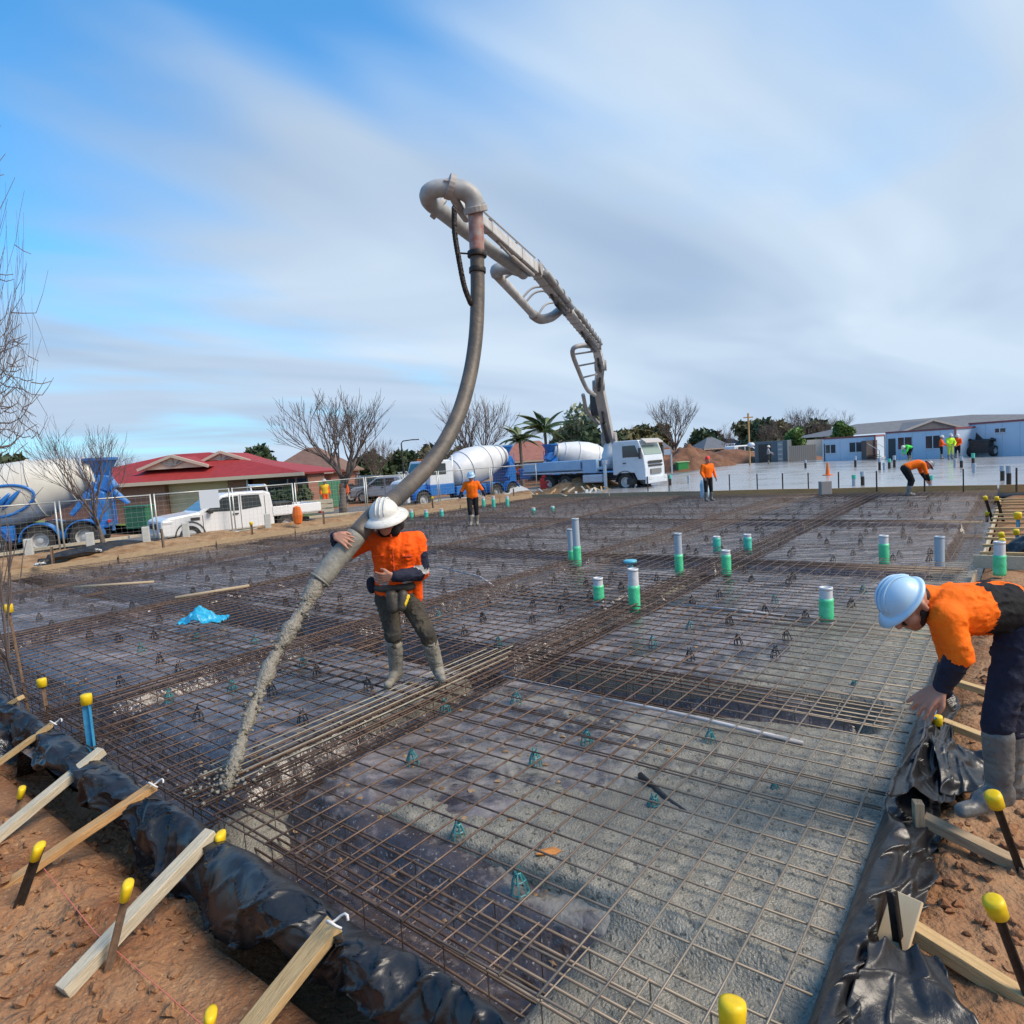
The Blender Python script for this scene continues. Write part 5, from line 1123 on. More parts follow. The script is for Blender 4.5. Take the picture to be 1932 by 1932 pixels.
# delivery pipe, tip elbow and the two side loops
def ptube(pts, r_, m, name, n=14, sm=6): return MB().tube([PL(p) for p in spline(pts, sm)], r_, n).build(name, m, pump, smooth=True)
ptube([at(988, 517, 13.9), at(905, 456, 11.4), at(835, 400, 9.6), at(812, 382, 9.05), at(808, 366, 8.85), at(824, 356, 8.8), at(850, 355, 8.8)], .112, M_PIPE, 'tip_pipe')
ptube([at(850, 355, 8.8), at(876, 360, 8.82), at(892, 374, 8.86), at(897, 396, 8.9)], .125, M_PIPE, 'tip_elbow')
for (u, v, y, du, dv), nm in (((848, 352, 8.8, 10, 4), 'clamp'), ((897, 394, 8.9, 2, 10), 'clamp'), ((826, 392, 9.4, 10, 8), 'clamp')):
    a_ = at(u, v, y); b_ = at(u+du, v+dv, y+.02); d = unit(b_-a_); MB().tube([PL(a_-d*.03), PL(a_+d*.05)], .16, 18).build(nm, M_BOOM2, pump, bevel=.01)
m = MB(); m.tube([PL(at(848, 350, 8.75)), PL(at(846, 338, 8.7))], .05, 8); m.tube([PL(at(838, 341, 8.7)), PL(at(856, 341, 8.7))], .02, 6); m.tube([PL(at(806, 372, 8.9)), PL(at(796, 362, 8.9))], .03, 6); m.tube([PL(at(900, 385, 8.85)), PL(at(914, 388, 8.85))], .05, 8); m.build('clamp_lever', M_BOOM2, pump)
m = MB(); m.tube([PL(at(850, 362, 8.75)), PL(at(868, 395, 9.0)), PL(at(880, 412, 9.4))], .06, 8); m.build('tip_bracket', M_BOOM2, pump)
ptube([at(992, 515, 14.0), at(965, 506, 13.9), at(938, 509, 13.9), at(938, 519, 14.0)], .13, M_PIPE, 'swivel_pipe')
ptube([at(938, 519, 14.0), at(972, 556, 16.2), at(1006, 594, 18.7)], .105, M_BOOM, 'loop_pipe'); ptube([at(1006, 594, 18.7), at(1020, 602, 19.2), at(1040, 598, 19.8), at(1056, 586, 20.4)], .14, M_BOOM2, 'swivel_pipe')
for (a_, b_, y0, y1) in (((984, 564), (1030, 540), 16.8, 17.0), ((990, 572), (1036, 548), 17.3, 17.5), ((1014, 596), (1050, 570), 19, 19.6), ((952, 524), (1000, 520), 14.4, 14.3)):
    m_ = [at(a_[0], a_[1], y0), at((a_[0]+b_[0])/2-3, (a_[1]+b_[1])/2-8, (y0+y1)/2), at(b_[0], b_[1], y1)]; ptube(m_, .03, M_BOOM2, 'loop_hose', 6)
ptube([at(1124, 655, 31.5), at(1098, 652, 31), at(1080, 662, 31), at(1092, 700, 33), at(1108, 735, 35.5), at(1122, 745, 37)], .11, M_BOOM2, 'loop_pipe', 10)
for v in (668, 690, 712): ptube([at(1083+(v-662)*.36, v, 31.5+(v-662)*.05), at(1126, v-6, 32+(v-662)*.05)], .05, M_BOOM2, 'loop_bracket', 6, 2)
ptube([at(1100, 745, 37.5), at(1108, 775, 39), at(1130, 800, 40)], .11, M_BOOM2, 'riser_pipe', 10)
m = MB(); m.box(PL(at(1124, 762, 39.4)), (.5, .5, 1.4)); m.build('valve_block', M_CHAS, pump, bevel=.03)

# ---- transit mixers
def mixer(label, p, rz, sc, cabm, lowm, hop, logo=False, nose=True):
    o = thing('concrete_mixer_truck', label, 'mixer truck', p, rz); o.scale = (sc,)*3
    bx('chassis', (-2.0, 0, .95), (7.2, .85, .3), M_CHAS, o)
    # cab with bonnet
    pr('cab', [(-.2, 1.0), (-.2, 2.6), (.0, 2.75), (1.25, 2.75), (1.55, 1.95), (1.6, 1.0)], -1.15, 1.15, cabm, o, .06)
    pr('bonnet', [(1.5, 1.0), (1.5, 1.9), (2.9, 1.65), (3.05, 1.5), (3.05, .8), (1.5, .8)], -.8, .8, cabm, o, .08)
    pr('bonnet_side', [(1.5, .8), (1.5, 1.45), (3.0, 1.3), (3.0, .8)], -.86, .86, lowm, o, .04)
    pr('cab_skirt', [(-.2, .7), (-.2, 1.35), (1.6, 1.35), (1.6, .7)], -1.17, 1.17, lowm, o, .03)
    MB().quad((1.30, -1.0, 2.62), (1.30, 1.0, 2.62), (1.565, 1.02, 2.0), (1.565, -1.02, 2.0)).build('windscreen', mat('screen_teal', (.05, .14, .17), .1, spec=.7), o)
    bx('grille', (3.06, 0, 1.15), (.05, 1.1, .75), M_RIM, o); bx('bumper', (3.15, 0, .6), (.22, 2.3, .35), M_TRW, o, .04); bx('cab_lights', (.9, 0, 2.82), (.2, 1.6, .1), M_ORG, o)
    for s in (-1, 1):
        MB().add([(.35, s*1.16, 2.55), (1.15, s*1.16, 2.55), (1.42, s*1.16, 1.9), (.35, s*1.16, 1.9)], [(0, 1, 2, 3)]).build('side_window', M_GLS, o)
        bx('headlight', (3.0, s*.82, 1.05), (.1, .22, .2), M_LAMP, o); bx('mirror', (1.6, s*1.35, 2.2), (.1, .18, .5), M_CHAS, o)
        MB().tube([(-.35, s*.9, 1.0), (-.35, s*.9, 3.0)], .07, 10).build('exhaust', M_RIM, o, smooth=True)
        wheel(o, 2.1, s*1.02, .5, .3, s); arch(o, 2.1, s*1.02, .60, .36, lowm)
        for x in (-3.6, -5.0): wheel(o, x, s*.98, .5, .5, s); arch(o, x, s*1.0, .60, .55, lowm)
        bx('side_guard', (-1.6, s*.95, .85), (2.4, .35, .55), lowm, o)
        wheel(o, -2.1, s*.98, .5, .3, s); arch(o, -2.1, s*1.0, .60, .4, lowm)
    # drum: axis rises to the rear
    tilt = rad(13); ax = Vector((-math.cos(tilt), 0, math.sin(tilt))); M = ax.to_track_quat('Z', 'Y').to_matrix(); org = Vector((-.55, 0, 1.75)); prof_ = [(.35, 0), (.62, .02), (.9, .55), (1.16, 1.35), (1.22, 2.1), (1.12, 3.0), (.86, 4.1), (.62, 4.75), (.60, 4.95), (.5, 4.95)]
    dr = MB().lathe(prof_, 36, M, org).build('drum', M_DRUM if logo else M_DRUMW, o, smooth=True)
    for zz, rr in ((.56, .93), (1.36, 1.185), (3.0, 1.14), (4.1, .885)):
        MB().tube([M @ Vector((rr*math.cos(a), rr*math.sin(a), zz))+org for a in np.linspace(0, 2*math.pi, 37)[:-1]], .025, 6, closed=True).build('seam', M_DRUM if logo else M_DRUMW, dr, smooth=True)
    rg = MB().tube([M @ Vector((.68*math.cos(a), .68*math.sin(a), 4.7))+org for a in np.linspace(0, 2*math.pi, 33)[:-1]], .08, 8, closed=True).build('track_ring', M_RIM, dr, smooth=True)
    if logo:
        def dp(z_, a): return M @ Vector((float(np.interp(z_, [q[1] for q in prof_], [q[0] for q in prof_])+.02)*math.cos(a), float(np.interp(z_, [q[1] for q in prof_], [q[0] for q in prof_])+.02)*math.sin(a), z_))+org
        best = max(np.linspace(0, 6.28, 60), key=lambda a: (dp(2.0, a).y*logo)-.12*abs(dp(2.0, a).z-1.9)); E1_ = MB(); E1_.tube([dp(2.0+1.05*math.cos(a), best+.46*math.sin(a)) for a in np.linspace(0, 6.28, 41)[:-1]], .055, 6, closed=True)
        E1_.build('emblem', M_TRB, dr, smooth=True); E2 = MB()
        for q in range(3): E2.tube([dp(1.35+q*.32+.9*t, best+.26-.52*t-.02*q) for t in np.linspace(0, .8, 10)], [.03+.06*math.sin(math.pi*t) for t in np.linspace(.05, .95, 10)], 6)
        E2.build('emblem_swoosh', M_TRB, dr, smooth=True)
    # rear frame, hopper and chutes
    for s in (-1, 1): MB().beam((-5.3, s*.5, 1.0), (-5.35, s*.45, 2.7), .14, .14).build('rear_frame', hop, o, bevel=.01)
    pr('rear_panel', [(-5.75, .75), (-5.75, 2.1), (-5.25, 2.4), (-5.15, .75)], -.85, .85, hop, o, .05)
    MB().lathe([(.28, 2.75), (.62, 3.35), (.66, 3.35), (.66, 3.45), (.6, 3.45), (.24, 2.8)], 14, None, (-5.55, 0, 0)).build('hopper', hop, o, smooth=False)
    pr('collector', [(-5.3, 2.35), (-5.2, 2.85), (-5.85, 2.75), (-6.1, 2.3), (-5.8, 2.1)], -.45, .45, hop, o, .05); pr('chute', [(-5.8, 2.15), (-6.35, 1.55), (-6.45, 1.62), (-5.9, 2.3)], -.28, .28, hop, o, .03); pr('folded_chute', [(-5.2, 2.2), (-4.6, 1.4), (-4.7, 1.3), (-5.4, 2.05)], .9, 1.2, hop, o, .02)
    MB().tube([(-5.95, .55, .8), (-5.95, .55, 2.9), (-5.95, .15, 2.9), (-5.95, .15, .8)], .025, 6).build('ladder', hop, o)
    bx('tail_lamp', (-5.8, -.8, 1.0), (.08, .3, .12), M_RED, o); bx('tail_lamp', (-5.8, .8, 1.0), (.08, .3, .12), M_RED, o)
    return o
# left mixer: rear at picture column 240, nose out of frame
r0 = at(246, 1000, 26.2); f0 = at(-330, 1000, 22.8); hd = math.atan2(f0[1]-r0[1], f0[0]-r0[0]); d = np.array([math.cos(hd), math.sin(hd), 0])
mixer('large mixer truck with cream drum and blue rear beside bare tree', np.array([r0[0], r0[1], -.22])+d*6.35, hd, 1.0, M_TRW, M_TRB, M_TRB, logo=1)
n0 = at(742, 950, 35.0); q0 = at(945, 930, 40.5); hd = math.atan2(n0[1]-q0[1], n0[0]-q0[0]); d = np.array([math.cos(hd), math.sin(hd), 0])
mixer('white and blue bonneted mixer truck behind the hose', np.array([n0[0], n0[1], -.22])-d*3.2, hd, .93, M_TRW, M_TRB, M_TRB)
n0 = at(1250, 930, 52.0); q0 = at(1018, 920, 49.5); hd = math.atan2(n0[1]-q0[1], n0[0]-q0[0]); d = np.array([math.cos(hd), math.sin(hd), 0])
mixer('mixer truck backed up behind the pump truck, blue hopper showing', np.array([q0[0], q0[1], -.22])+d*6.3, hd, .95, M_TRW, M_TRB, M_TRB)

# ---- white utility truck
def ute(label, p, rz, m, sc=1.0, tray=True):
    o = thing('utility_truck', label, 'utility truck', p, rz); o.scale = (sc,)*3
    pr('body', [(2.62, .42), (2.68, .62), (2.66, .98), (2.42, 1.10), (1.42, 1.20), (.62, 1.72), (.34, 1.79), (-.95, 1.78), (-1.2, 1.70), (-1.28, 1.05), (-1.28, .42)], -.90, .90, m, o, .07)
    for s in (-1, 1):
        MB().add([(1.22, s*.912, 1.18), (.56, s*.912, 1.64), (.02, s*.912, 1.66), (.02, s*.912, 1.13)], [(0, 1, 2, 3)]).build('side_window', M_GLS, o); MB().add([(-.1, s*.912, 1.15), (-.1, s*.912, 1.66), (-.75, s*.912, 1.65), (-.82, s*.912, 1.2)], [(0, 1, 2, 3)]).build('side_window', M_GLS, o)
        for x, z0, z1 in ((1.3, .5, 1.08), (-.04, .45, 1.7), (-.95, .5, 1.6)): MB().box((x, s*.906, (z0+z1)/2), (.015, .012, z1-z0)).build('door_seam', M_CHAS, o)
        bx('door_handle', (.15, s*.92, 1.02), (.2, .04, .05), M_CHAS, o, .004); bx('mirror', (1.05, s*1.02, 1.2), (.14, .2, .16), M_CHAS, o, .03); bx('headlight', (2.45, s*.74, .93), (.34, .34, .13), M_LAMP, o, .03); bx('side_vent', (1.55, s*.91, .98), (.3, .03, .1), M_CHAS, o, .005)
        wheel(o, 1.75, s*.78, .39, .27, s); wheel(o, -1.75, s*.78, .39, .27, s); arch(o, 1.75, s*.86, .47, .12, M_CHAS, 'wheel_arch')
        MB().tube([(-1.25, s*.8, .95), (-1.1, s*.78, 1.95), (-1.02, s*.78, 2.0)], .035, 8).build('rack_post', m, o, smooth=True)
        bx('tray_side', (-2.2, s*.9, .98), (1.95, .04, .32), m, o, .01)
    bx('windscreen_base', (1.0, 0, 1.4), (.02, .1, .02), M_CHAS, o); MB().quad((1.36, -.80, 1.25), (1.36, .80, 1.25), (.68, .72, 1.70), (.68, -.72, 1.70)).build('windscreen', M_GLS, o)
    bx('grille', (2.67, 0, .80), (.04, 1.0, .2), M_CHAS, o); bx('bumper', (2.66, 0, .52), (.16, 1.78, .22), m, o, .05); bx('tray_floor', (-2.2, 0, .80), (1.98, 1.82, .06), M_RIM, o); bx('tray_tail', (-3.17, 0, .98), (.04, 1.82, .32), m, o, .01); MB().tube([(-1.06, -.78, 1.98), (-1.06, .78, 1.98)], .035, 8).build('rack_bar', m, o); bx('chassis', (-.6, 0, .48), (4.6, .8, .2), M_CHAS, o)
    bx('tool_box', (-1.8, .2, 1.08), (.7, .9, .4), M_CHAS, o); bx('tail_lamp', (-3.2, .75, .75), (.05, .25, .12), M_RED, o); bx('tail_lamp', (-3.2, -.75, .75), (.05, .25, .12), M_RED, o)
    return o
M_UTEW = mat('ute_white', (.72, .73, .74), .3, coat=.5)
f0 = at(293, 1000, 23.4); r0 = at(590, 980, 27.4); hd = math.atan2(f0[1]-r0[1], f0[0]-r0[0]); L_ = math.hypot(*(f0-r0)[:2])
ute('white utility truck parked behind the wire fence before red roofed house', np.array([(f0[0]*.55+r0[0]*.45), (f0[1]*.55+r0[1]*.45), -.24]), hd, M_UTEW, L_/5.85)
q = at(705, 912, 50); ute('dark grey utility truck parked across the grass', np.array([q[0], q[1], -.3]), .35, mat('dark_car', (.05, .06, .07), .3, coat=.5), 1.05)
q = at(735, 912, 47); ute('silver utility truck parked on the grass nearer the bonneted mixer', np.array([q[0], q[1], -.3]), 2.9, mat('silver_car', (.4, .45, .5), .3, coat=.5), 1.0)
q = at(1397, 852, 84); ute('small white truck far beyond the earth heap', np.array([q[0], q[1], -.4]), .2, M_UTEW, 1.3)
# small compact loader by the right hut
q = G(1863, 860, .03); o = thing('compact_loader', 'black compact loader standing before the right white hut', 'loader', q, .4)
pr('body', [(-1.0, .3), (-1.0, 1.2), (-.3, 1.3), (-.2, 2.0), (.6, 2.0), (.9, 1.1), (1.1, .3)], -.7, .7, M_CHAS, o); bx('window', (.2, 0, 1.6), (.75, 1.44, .5), M_GLS, o); MB().beam((-.9, .8, 1.3), (1.6, .8, .6), .14, .18).build('arm', M_CHAS, o); MB().beam((-.9, -.8, 1.3), (1.6, -.8, .6), .14, .18).build('arm', M_CHAS, o); pr('bucket', [(1.5, .1), (2.2, .1), (1.6, .8), (1.4, .7)], -.9, .9, M_RUST, o)
for x in (-.7, .6):
    for s in (-1, 1): wheel(o, x, s*.85, .4, .3, s)
# ============================================================ finished slab
M_SLAB = mat('wet_slab', (.34, .34, .335), .13, rough2=.34, col2=(.27, .275, .28), scale=.35, detail=7, bump=.12, bscale=5, spec=.6, contrast=(.35, .7), world=True)
sa = np.linspace(SFAR+.145, 70, 70); frac = np.linspace(0, 1, 60); tl = np.interp(sa, [28, 55, 70], [19.2, 23, 24.5])
S, F_ = np.meshgrid(sa, frac, indexing='ij'); Tt = -26+(tl[:, None]+26)*F_
Q = EA[None, None]*S[..., None]+EB[None, None]*Tt[..., None]
o = link('concrete_slab', gridmesh('concrete_slab', Q[..., 0], Q[..., 1], .03+.006*fbm(S*.6, Tt*.6, 3.), M_SLAB)); tag(o, kind='structure')
md = o.modifiers.new('thick', 'SOLIDIFY'); md.thickness = .3; md.offset = -1
def px3(x, y, X0, Y0, sc): return ((X0+x/sc)*.92, (Y0+y/sc)*.92)
def stake(u, v, h, lab, m, grp, r_=.02, z=0):
    p = G(u, v, z); tag(MB().box((0, 0, h/2), (r_*2, r_*2, h)).build('peg', m, None, loc=p, rz=random.uniform(0, 1)), lab, 'peg', grp)
for x in (475, 612, 738, 865, 1015, 1203, 1440, 1632, 1895, 175, 70): u, v = px3(x, 552, 1300, 780, 2.415); stake(u, v, .8, 'dark peg standing at the edge board of the finished slab', M_BLKS, 'pegs along the finished slab')
u, v = px3(948, 565, 1300, 780, 2.415); p = G(u, v, 0); tag(MB().box((0, 0, .26), (.42, .25, .52)).build('meter_box', mat('box_grey', (.25, .24, .23), .7), None, loc=p, bevel=.02), 'small grey box standing at the edge board', 'box')
for k, (x, y) in enumerate(((1090, 520), (1133, 520), (1217, 445), (1240, 445), (1265, 437), (1290, 432), (1590, 430), (1622, 432), (1680, 428), (1685, 458), (1825, 497), (1857, 527), (1470, 530), (850, 435), (1097, 430), (272, 510), (180, 520), (60, 515))):
    u, v = px3(x, y, 1300, 780, 2.415); p = G(u, v, .03); h = .45+.15*(k % 3); o = thing('pipe_stub', 'dark wrapped pipe stub poking out of the finished slab', 'pipe', p, 0, 'stubs in the finished slab')
    MB().tube([(0, 0, 0), (0, 0, h)], .075, 12).build('pipe', M_GPVC if k % 3 == 0 else M_BLKS, o, smooth=False); MB().tube([(0, 0, h*.65), (0, 0, h+.01)], .088, 12).build('cap', M_TEALP if k % 4 == 0 else M_GPVC, o)
u, v = px3(960, 470, 1300, 780, 2.415); p = G(u, v, .03); MBc = MB(); MBc.lathe([(.28, 0), (.28, .04), (.12, .05), (.05, .72), (.02, .74)], 16); tag(MBc.build('marker_cone', M_ORG, None, smooth=False, loc=p), 'orange marker cone alone on the finished slab', 'cone')

# ============================================================ temporary fence
M_GALV = mat('galvanised', (.46, .48, .46), .45, metal=.5, col2=(.55, .55, .5), scale=6); M_FOOT = mat('concrete_foot', (.40, .42, .40), .85, col2=(.5, .5, .47), scale=8, bump=.4)
def fence_panel(p0, p1, z0, h, lab, wires=True):
    d = p1-p0; L = math.hypot(*d); rz = math.atan2(d[1], d[0]); o = thing('fence_panel', lab, 'fence panel', (p0[0], p0[1], z0), rz, 'temporary wire fence panels')
    for x in (.06, L-.06): MB().tube([(x, 0, 0), (x, 0, h)], .026, 8).build('post', M_GALV, o, smooth=True)
    for z in (h-.03, .12): MB().tube([(.06, 0, z), (L-.06, 0, z)], .022, 8).build('rail', M_GALV, o, smooth=True)
    m = MB(); n = int(L/.16)
    for i in range(1, n): m.tube([(L*i/n, 0, .12), (L*i/n, 0, h-.03)], 0.0019, 3, cap=False)
    for z in np.linspace(.2, h-.1, 10): m.tube([(.06, 0, z), (L-.06, 0, z)], 0.0019, 3, cap=False)
    m.build('wires', M_GALV, o, fix=False)['kind'] = 'stuff'
    MB().box((0, 0, .07), (.25, .6, .14)).build('foot', M_FOOT, o, bevel=.02)
    return o
labs = ['wire fence panel beside the mixer drum with the blue emblem', 'wire fence panel before the blue rear of the left mixer', 'wire fence panel before the bonnet of the white utility truck', 'wire fence panel before the tray of the white utility truck', 'wire fence panel before the tree trunk and two workers', 'wire fence panel before the bonneted mixer cab', 'wire fence panel before the bonneted mixer drum']
k = 0
for i in range(7):
    a, b_ = FP[i], FP[i+1]; L = np.linalg.norm(b_-a); n = 1 if i < 5 else 2
    for j in range(n): fence_panel(a+(b_-a)*j/n, a+(b_-a)*(j+1)/n, .05, 1.72, labs[i] if j == 0 else labs[i].replace('before', 'further right, before'))
tag(MB().box((0, 0, 0), (.62, .02, .62)).build('notice_board', mat('sign_white', (.62, .66, .70), .5), None, loc=at(395, 942, 22.9), rz=.35), 'blank pale notice sheet tied to the fence', 'sign')
for u, v, y in ((55, 1040, 19.6), (170, 1020, 20.6), (275, 1005, 21.6), (350, 995, 22.4), (505, 985, 24.4)):
    p = at(u, v, y); p[2] = .12; tag(MB().box((0, 0, .3), (.22, .16, .6)).build('marker_post', M_FOOT, None, loc=p, bevel=.02, rz=.4), 'grey concrete marker post at the foot of the wire fence', 'post', 'concrete marker posts')
# long pale kerb timber on the bank
for k in range(3):
    a, b_ = [(G(-60, 1055, .2), G(240, 1014, .24)), (G(244, 1013, .24), G(460, 990, .22)), (G(464, 989, .22), G(690, 966, .16))][k]
    tag(local_board('edge_timber', a, b_, .12, .10, M_W2), ['long grey timber on the bank before the blue mixer', 'long grey timber on the bank before the white utility truck', 'long grey timber on the bank before the two workers'][k], 'timber')
a, b_ = G(700, 958, .05), G(935, 938, .05); tag(local_board('white_board', a, b_, .2, .25, mat('white_paint', (.62, .61, .56), .6, col2=(.5, .46, .38), scale=3)), 'long white board on the bank before the bonneted mixer', 'board')
p = G(600, 968, .1); cr = thing('timber_crate', 'grey slatted crate on the bank by the tree trunk', 'crate', p, .3)
for z in (.12, .34, .56):
    for y in (-.4, .4): MB().box((0, y, z), (1.5, .04, .16)).build('slat', M_W2, cr)
for x in (-.7, 0, .7): MB().box((x, 0, .33), (.08, .76, .62)).build('post', M_W2, cr)
def heap(name, p, rx, ry, h, m, lab, seed, rough_=.25, rz=0, cat='heap', n=46):
    uu, ww = np.meshgrid(np.linspace(-1, 1, n), np.linspace(-1, 1, n), indexing='ij'); r_ = np.sqrt(uu**2+ww**2)
    z = h*np.clip(1-r_**1.2+rough_*fbm(uu*3+seed, ww*3, seed*1., 4)*(1-.6*r_), 0, 1.3)-.12*sstep(.75, 1.0, r_)
    c_, s_ = math.cos(rz), math.sin(rz); X, Y = uu*rx, ww*ry; o = link(name, gridmesh(name, X*c_-Y*s_, X*s_+Y*c_, z, m), None, p); return tag(o, lab, cat)
M_HEAP = mat('red_heap', (.13, .055, .028), .95, col2=(.21, .105, .06), scale=1.2, detail=8, bump=2.0, bscale=5, world=True)
heap('earth_heap', G(1300, 892, -.2)+np.array([1.5, 8, -.1]), 6.0, 5, 2.7, M_HEAP, 'tall red earth heap beside the white gate frame', 3, .55, n=80)
heap('earth_heap', G(1385, 880, -.2)+np.array([2, 8, -.1]), 7, 5, 2.0, M_HEAP, 'low red earth heap behind the finished slab', 9)
heap('earth_heap', G(1535, 872, -.2)+np.array([0, 4, 0]), 3.6, 3, 1.2, M_HEAP, 'small brown earth heap at the corner of the left hut', 14)
heap('gravel_heap', G(962, 932, .0), 1.5, 1.2, .75, mat('white_gravel', (.6, .6, .58), .9, bump=.6, bscale=8), 'small white gravel heap behind the striding worker', 5, .1)
heap('rubble_heap', G(1100, 925, -.1), 3.6, 1.4, .75, M_PALE, 'rubble and offcuts heaped along the side of the pump truck', 7, .6)
for k in range(26):
    u = random.uniform(1010, 1150); p = G(u, 930-(u-1010)*.04+random.uniform(-8, 8), .05); L_ = random.uniform(.2, .6); a = random.uniform(0, 3); d = np.array([math.cos(a), math.sin(a), random.uniform(-.1, .5)])*L_/2
    tag(local_board('offcut', p-d, p+d+np.array([0, 0, .12]), random.uniform(.08, .16), .05, random.choice((M_W1, M_W3, M_W2, M_FOOT))), 'timber offcut strewn on the bank below the pump truck', 'offcut', 'offcuts below the pump truck')
p = G(1028, 925, 0); mb = MB(); mb.box((0, 0, .4), (.55, .4, .8)).box((0, 0, .9), (.3, .25, .2)); tag(mb.build('fuel_can', mat('red_plastic', (.55, .03, .03), .5), None, loc=p, bevel=.05), 'red fuel can standing on the bank by the pump', 'can')
p = at(561, 972, 24.6); mb = MB(); mb.lathe([(.02, .35), (.14, .3), (.2, 0), (.15, -.3), (.05, -.35)], 10); mb.v = [(x, y*.5, z) for x, y, z in mb.v]; tag(mb.build('orange_sack', M_ORG, None, loc=p), 'orange sack hung on a peg behind the mesh', 'sack')
# white gate frame, green bin, pole, container
p = G(1240, 895, -.2); g = thing('gate_frame', 'white steel gate frame between the pump truck and the earth heap', 'gate frame', p, -.2)
for x in (0, 1.35): MB().box((x, 0, 1.1), (.14, .14, 2.3)).build('post', M_TRW, g, bevel=.01)
MB().box((.67, 0, 2.0), (1.5, .14, .5)).build('head', M_TRW, g, bevel=.01)
p = G(1287, 888, -.1); b_ = thing('green_bin', 'green bin with pale lid before the red earth heap', 'bin', p, .2); MB().box((0, 0, .4), (1.1, .7, .8)).build('body', mat('bin_green', (.03, .25, .06), .5), b_, bevel=.04); MB().box((0, 0, .84), (1.3, .8, .1)).build('lid', mat('lid_green', (.3, .5, .25), .5), b_, bevel=.02)
p = G(1415, 882, -.2); pl = thing('site_pole', 'yellow timber pole with round white floodlight', 'pole', p, 0); MB().tube([(0, 0, 0), (0, 0, 5.2)], .09, 8).build('pole', M_W3, pl); MB().box((0, 0, 4.8), (.9, .1, .12)).build('crossarm', M_W3, pl); MB().lathe([(.05, -.3), (.32, -.15), (.36, 0), (.2, .18), (.05, .2)], 14, None, (.1, -.2, 2.2)).build('floodlight', M_TRW, pl, smooth=True)
p = G(1462, 874, -.2); c_ = thing('shipping_container', 'dark grey open shipping container by the finished slab', 'container', p, -.5); MB().box((0, 0, 1.2), (3.2, 6, 2.4)).build('shell', mat('container_grey', (.10, .13, .15), .6), c_, bevel=.03); MB().box((-.6, -3.02, 1.1), (1.2, .05, 2.0)).build('opening_shade', M_CHAS, c_); MB().box((.9, -3.04, 1.2), (.5, .06, 2.2)).build('door', mat('door_grey', (.25, .28, .3), .6), c_)  # dark panel on the closed shell paints the shade inside the open end
for z in (.5, 1.0, 1.5, 2.0): MB().box((.9, -3.08, z), (.4, .02, .12)).build('door_bar', M_GALV, c_)
p0, p1 = at(1490, 855, 64), at(1540, 853, 66); m = thing('paling_fence', 'dark paling fence between container and left hut', 'fence', (p0[0], p0[1], -.3), math.atan2(p1[1]-p0[1], p1[0]-p0[0])); L_ = np.linalg.norm(p1-p0)
for i in range(14): MB().box((L_*(i+.5)/14, 0, .95), (L_/14*.9, .04, 1.9)).build('paling', mat('paling', (.10, .11, .12), .8), m)

# ============================================================ houses and huts
M_TILE = mat('red_tile', (.34, .035, .03), .6, col2=(.27, .028, .026), scale=3, spec=.35); M_CREAM = mat('cream_render', (.70, .56, .41), .8, col2=(.64, .5, .36), scale=2); M_FASC = mat('fascia_cream', (.58, .47, .36), .6)
M_BRICK = mat('brick_wall', (.26, .10, .06), .85); T, b = nodes_of(M_BRICK); br = T.nodes.new('ShaderNodeTexBrick'); br.inputs['Scale'].default_value = 4.2; br.inputs['Color1'].default_value = (.30, .11, .065, 1); br.inputs['Color2'].default_value = (.22, .085, .055, 1); br.inputs['Mortar'].default_value = (.38, .33, .28, 1)
mp = T.nodes.new('ShaderNodeMapping'); mp.inputs['Rotation'].default_value = (rad(90), 0, 0); T.links.new(T.nodes.new('ShaderNodeTexCoord').outputs['Object'], mp.inputs[0]); T.links.new(mp.outputs[0], br.inputs['Vector']); T.links.new(br.outputs[0], b.inputs['Base Color'])
def tiles_on(m, sc_):       # courses of tiles as fine relief
    T, b = nodes_of(m); wv = T.nodes.new('ShaderNodeTexWave'); wv.wave_type = 'BANDS'; wv.bands_direction = 'Z'; wv.wave_profile = 'SAW'; wv.inputs['Scale'].default_value = sc_
    T.links.new(T.nodes.new('ShaderNodeTexCoord').outputs['Object'], wv.inputs['Vector']); bp = T.nodes.new('ShaderNodeBump'); bp.inputs['Strength'].default_value = .8; bp.inputs['Distance'].default_value = .05
    T.links.new(wv.outputs[0], bp.inputs['Height']); T.links.new(bp.outputs[0], b.inputs['Normal'])
tiles_on(M_TILE, 2.6)
def hip_roof(x0, x1, y0, y1, z0, z1, rx0, rx1, m, par, name='roof'):
    ym = (y0+y1)/2; return MB().add([(x0, y0, z0), (x1, y0, z0), (x1, y1, z0), (x0, y1, z0), (rx0, ym, z1), (rx1, ym, z1), (x0, y0, z0-.12), (x1, y0, z0-.12), (x1, y1, z0-.12), (x0, y1, z0-.12)],
        [(0, 1, 5, 4), (1, 2, 5), (2, 3, 4, 5), (3, 0, 4), (0, 6, 7, 1), (1, 7, 8, 2), (2, 8, 9, 3), (3, 9, 6, 0), (9, 8, 7, 6)]).build(name, m, par)
HY = 38.0; hz = -.3; hx = lambda u: at(u, 905, HY)[0]
h = thing('red_roof_house', 'low brick house with red tiled hip roof and twin cream gables', 'house', (hx(227), HY, hz), .03); ez = 2.45
w_ = hx(562)-hx(227)
MB().box((-1.2, 4.6, ez/2), (7.0, 8.6, ez)).build('wall', M_BRICK, h); xg0, xg1 = hx(262)-hx(227), hx(421)-hx(227)
xa = xg1+1.15
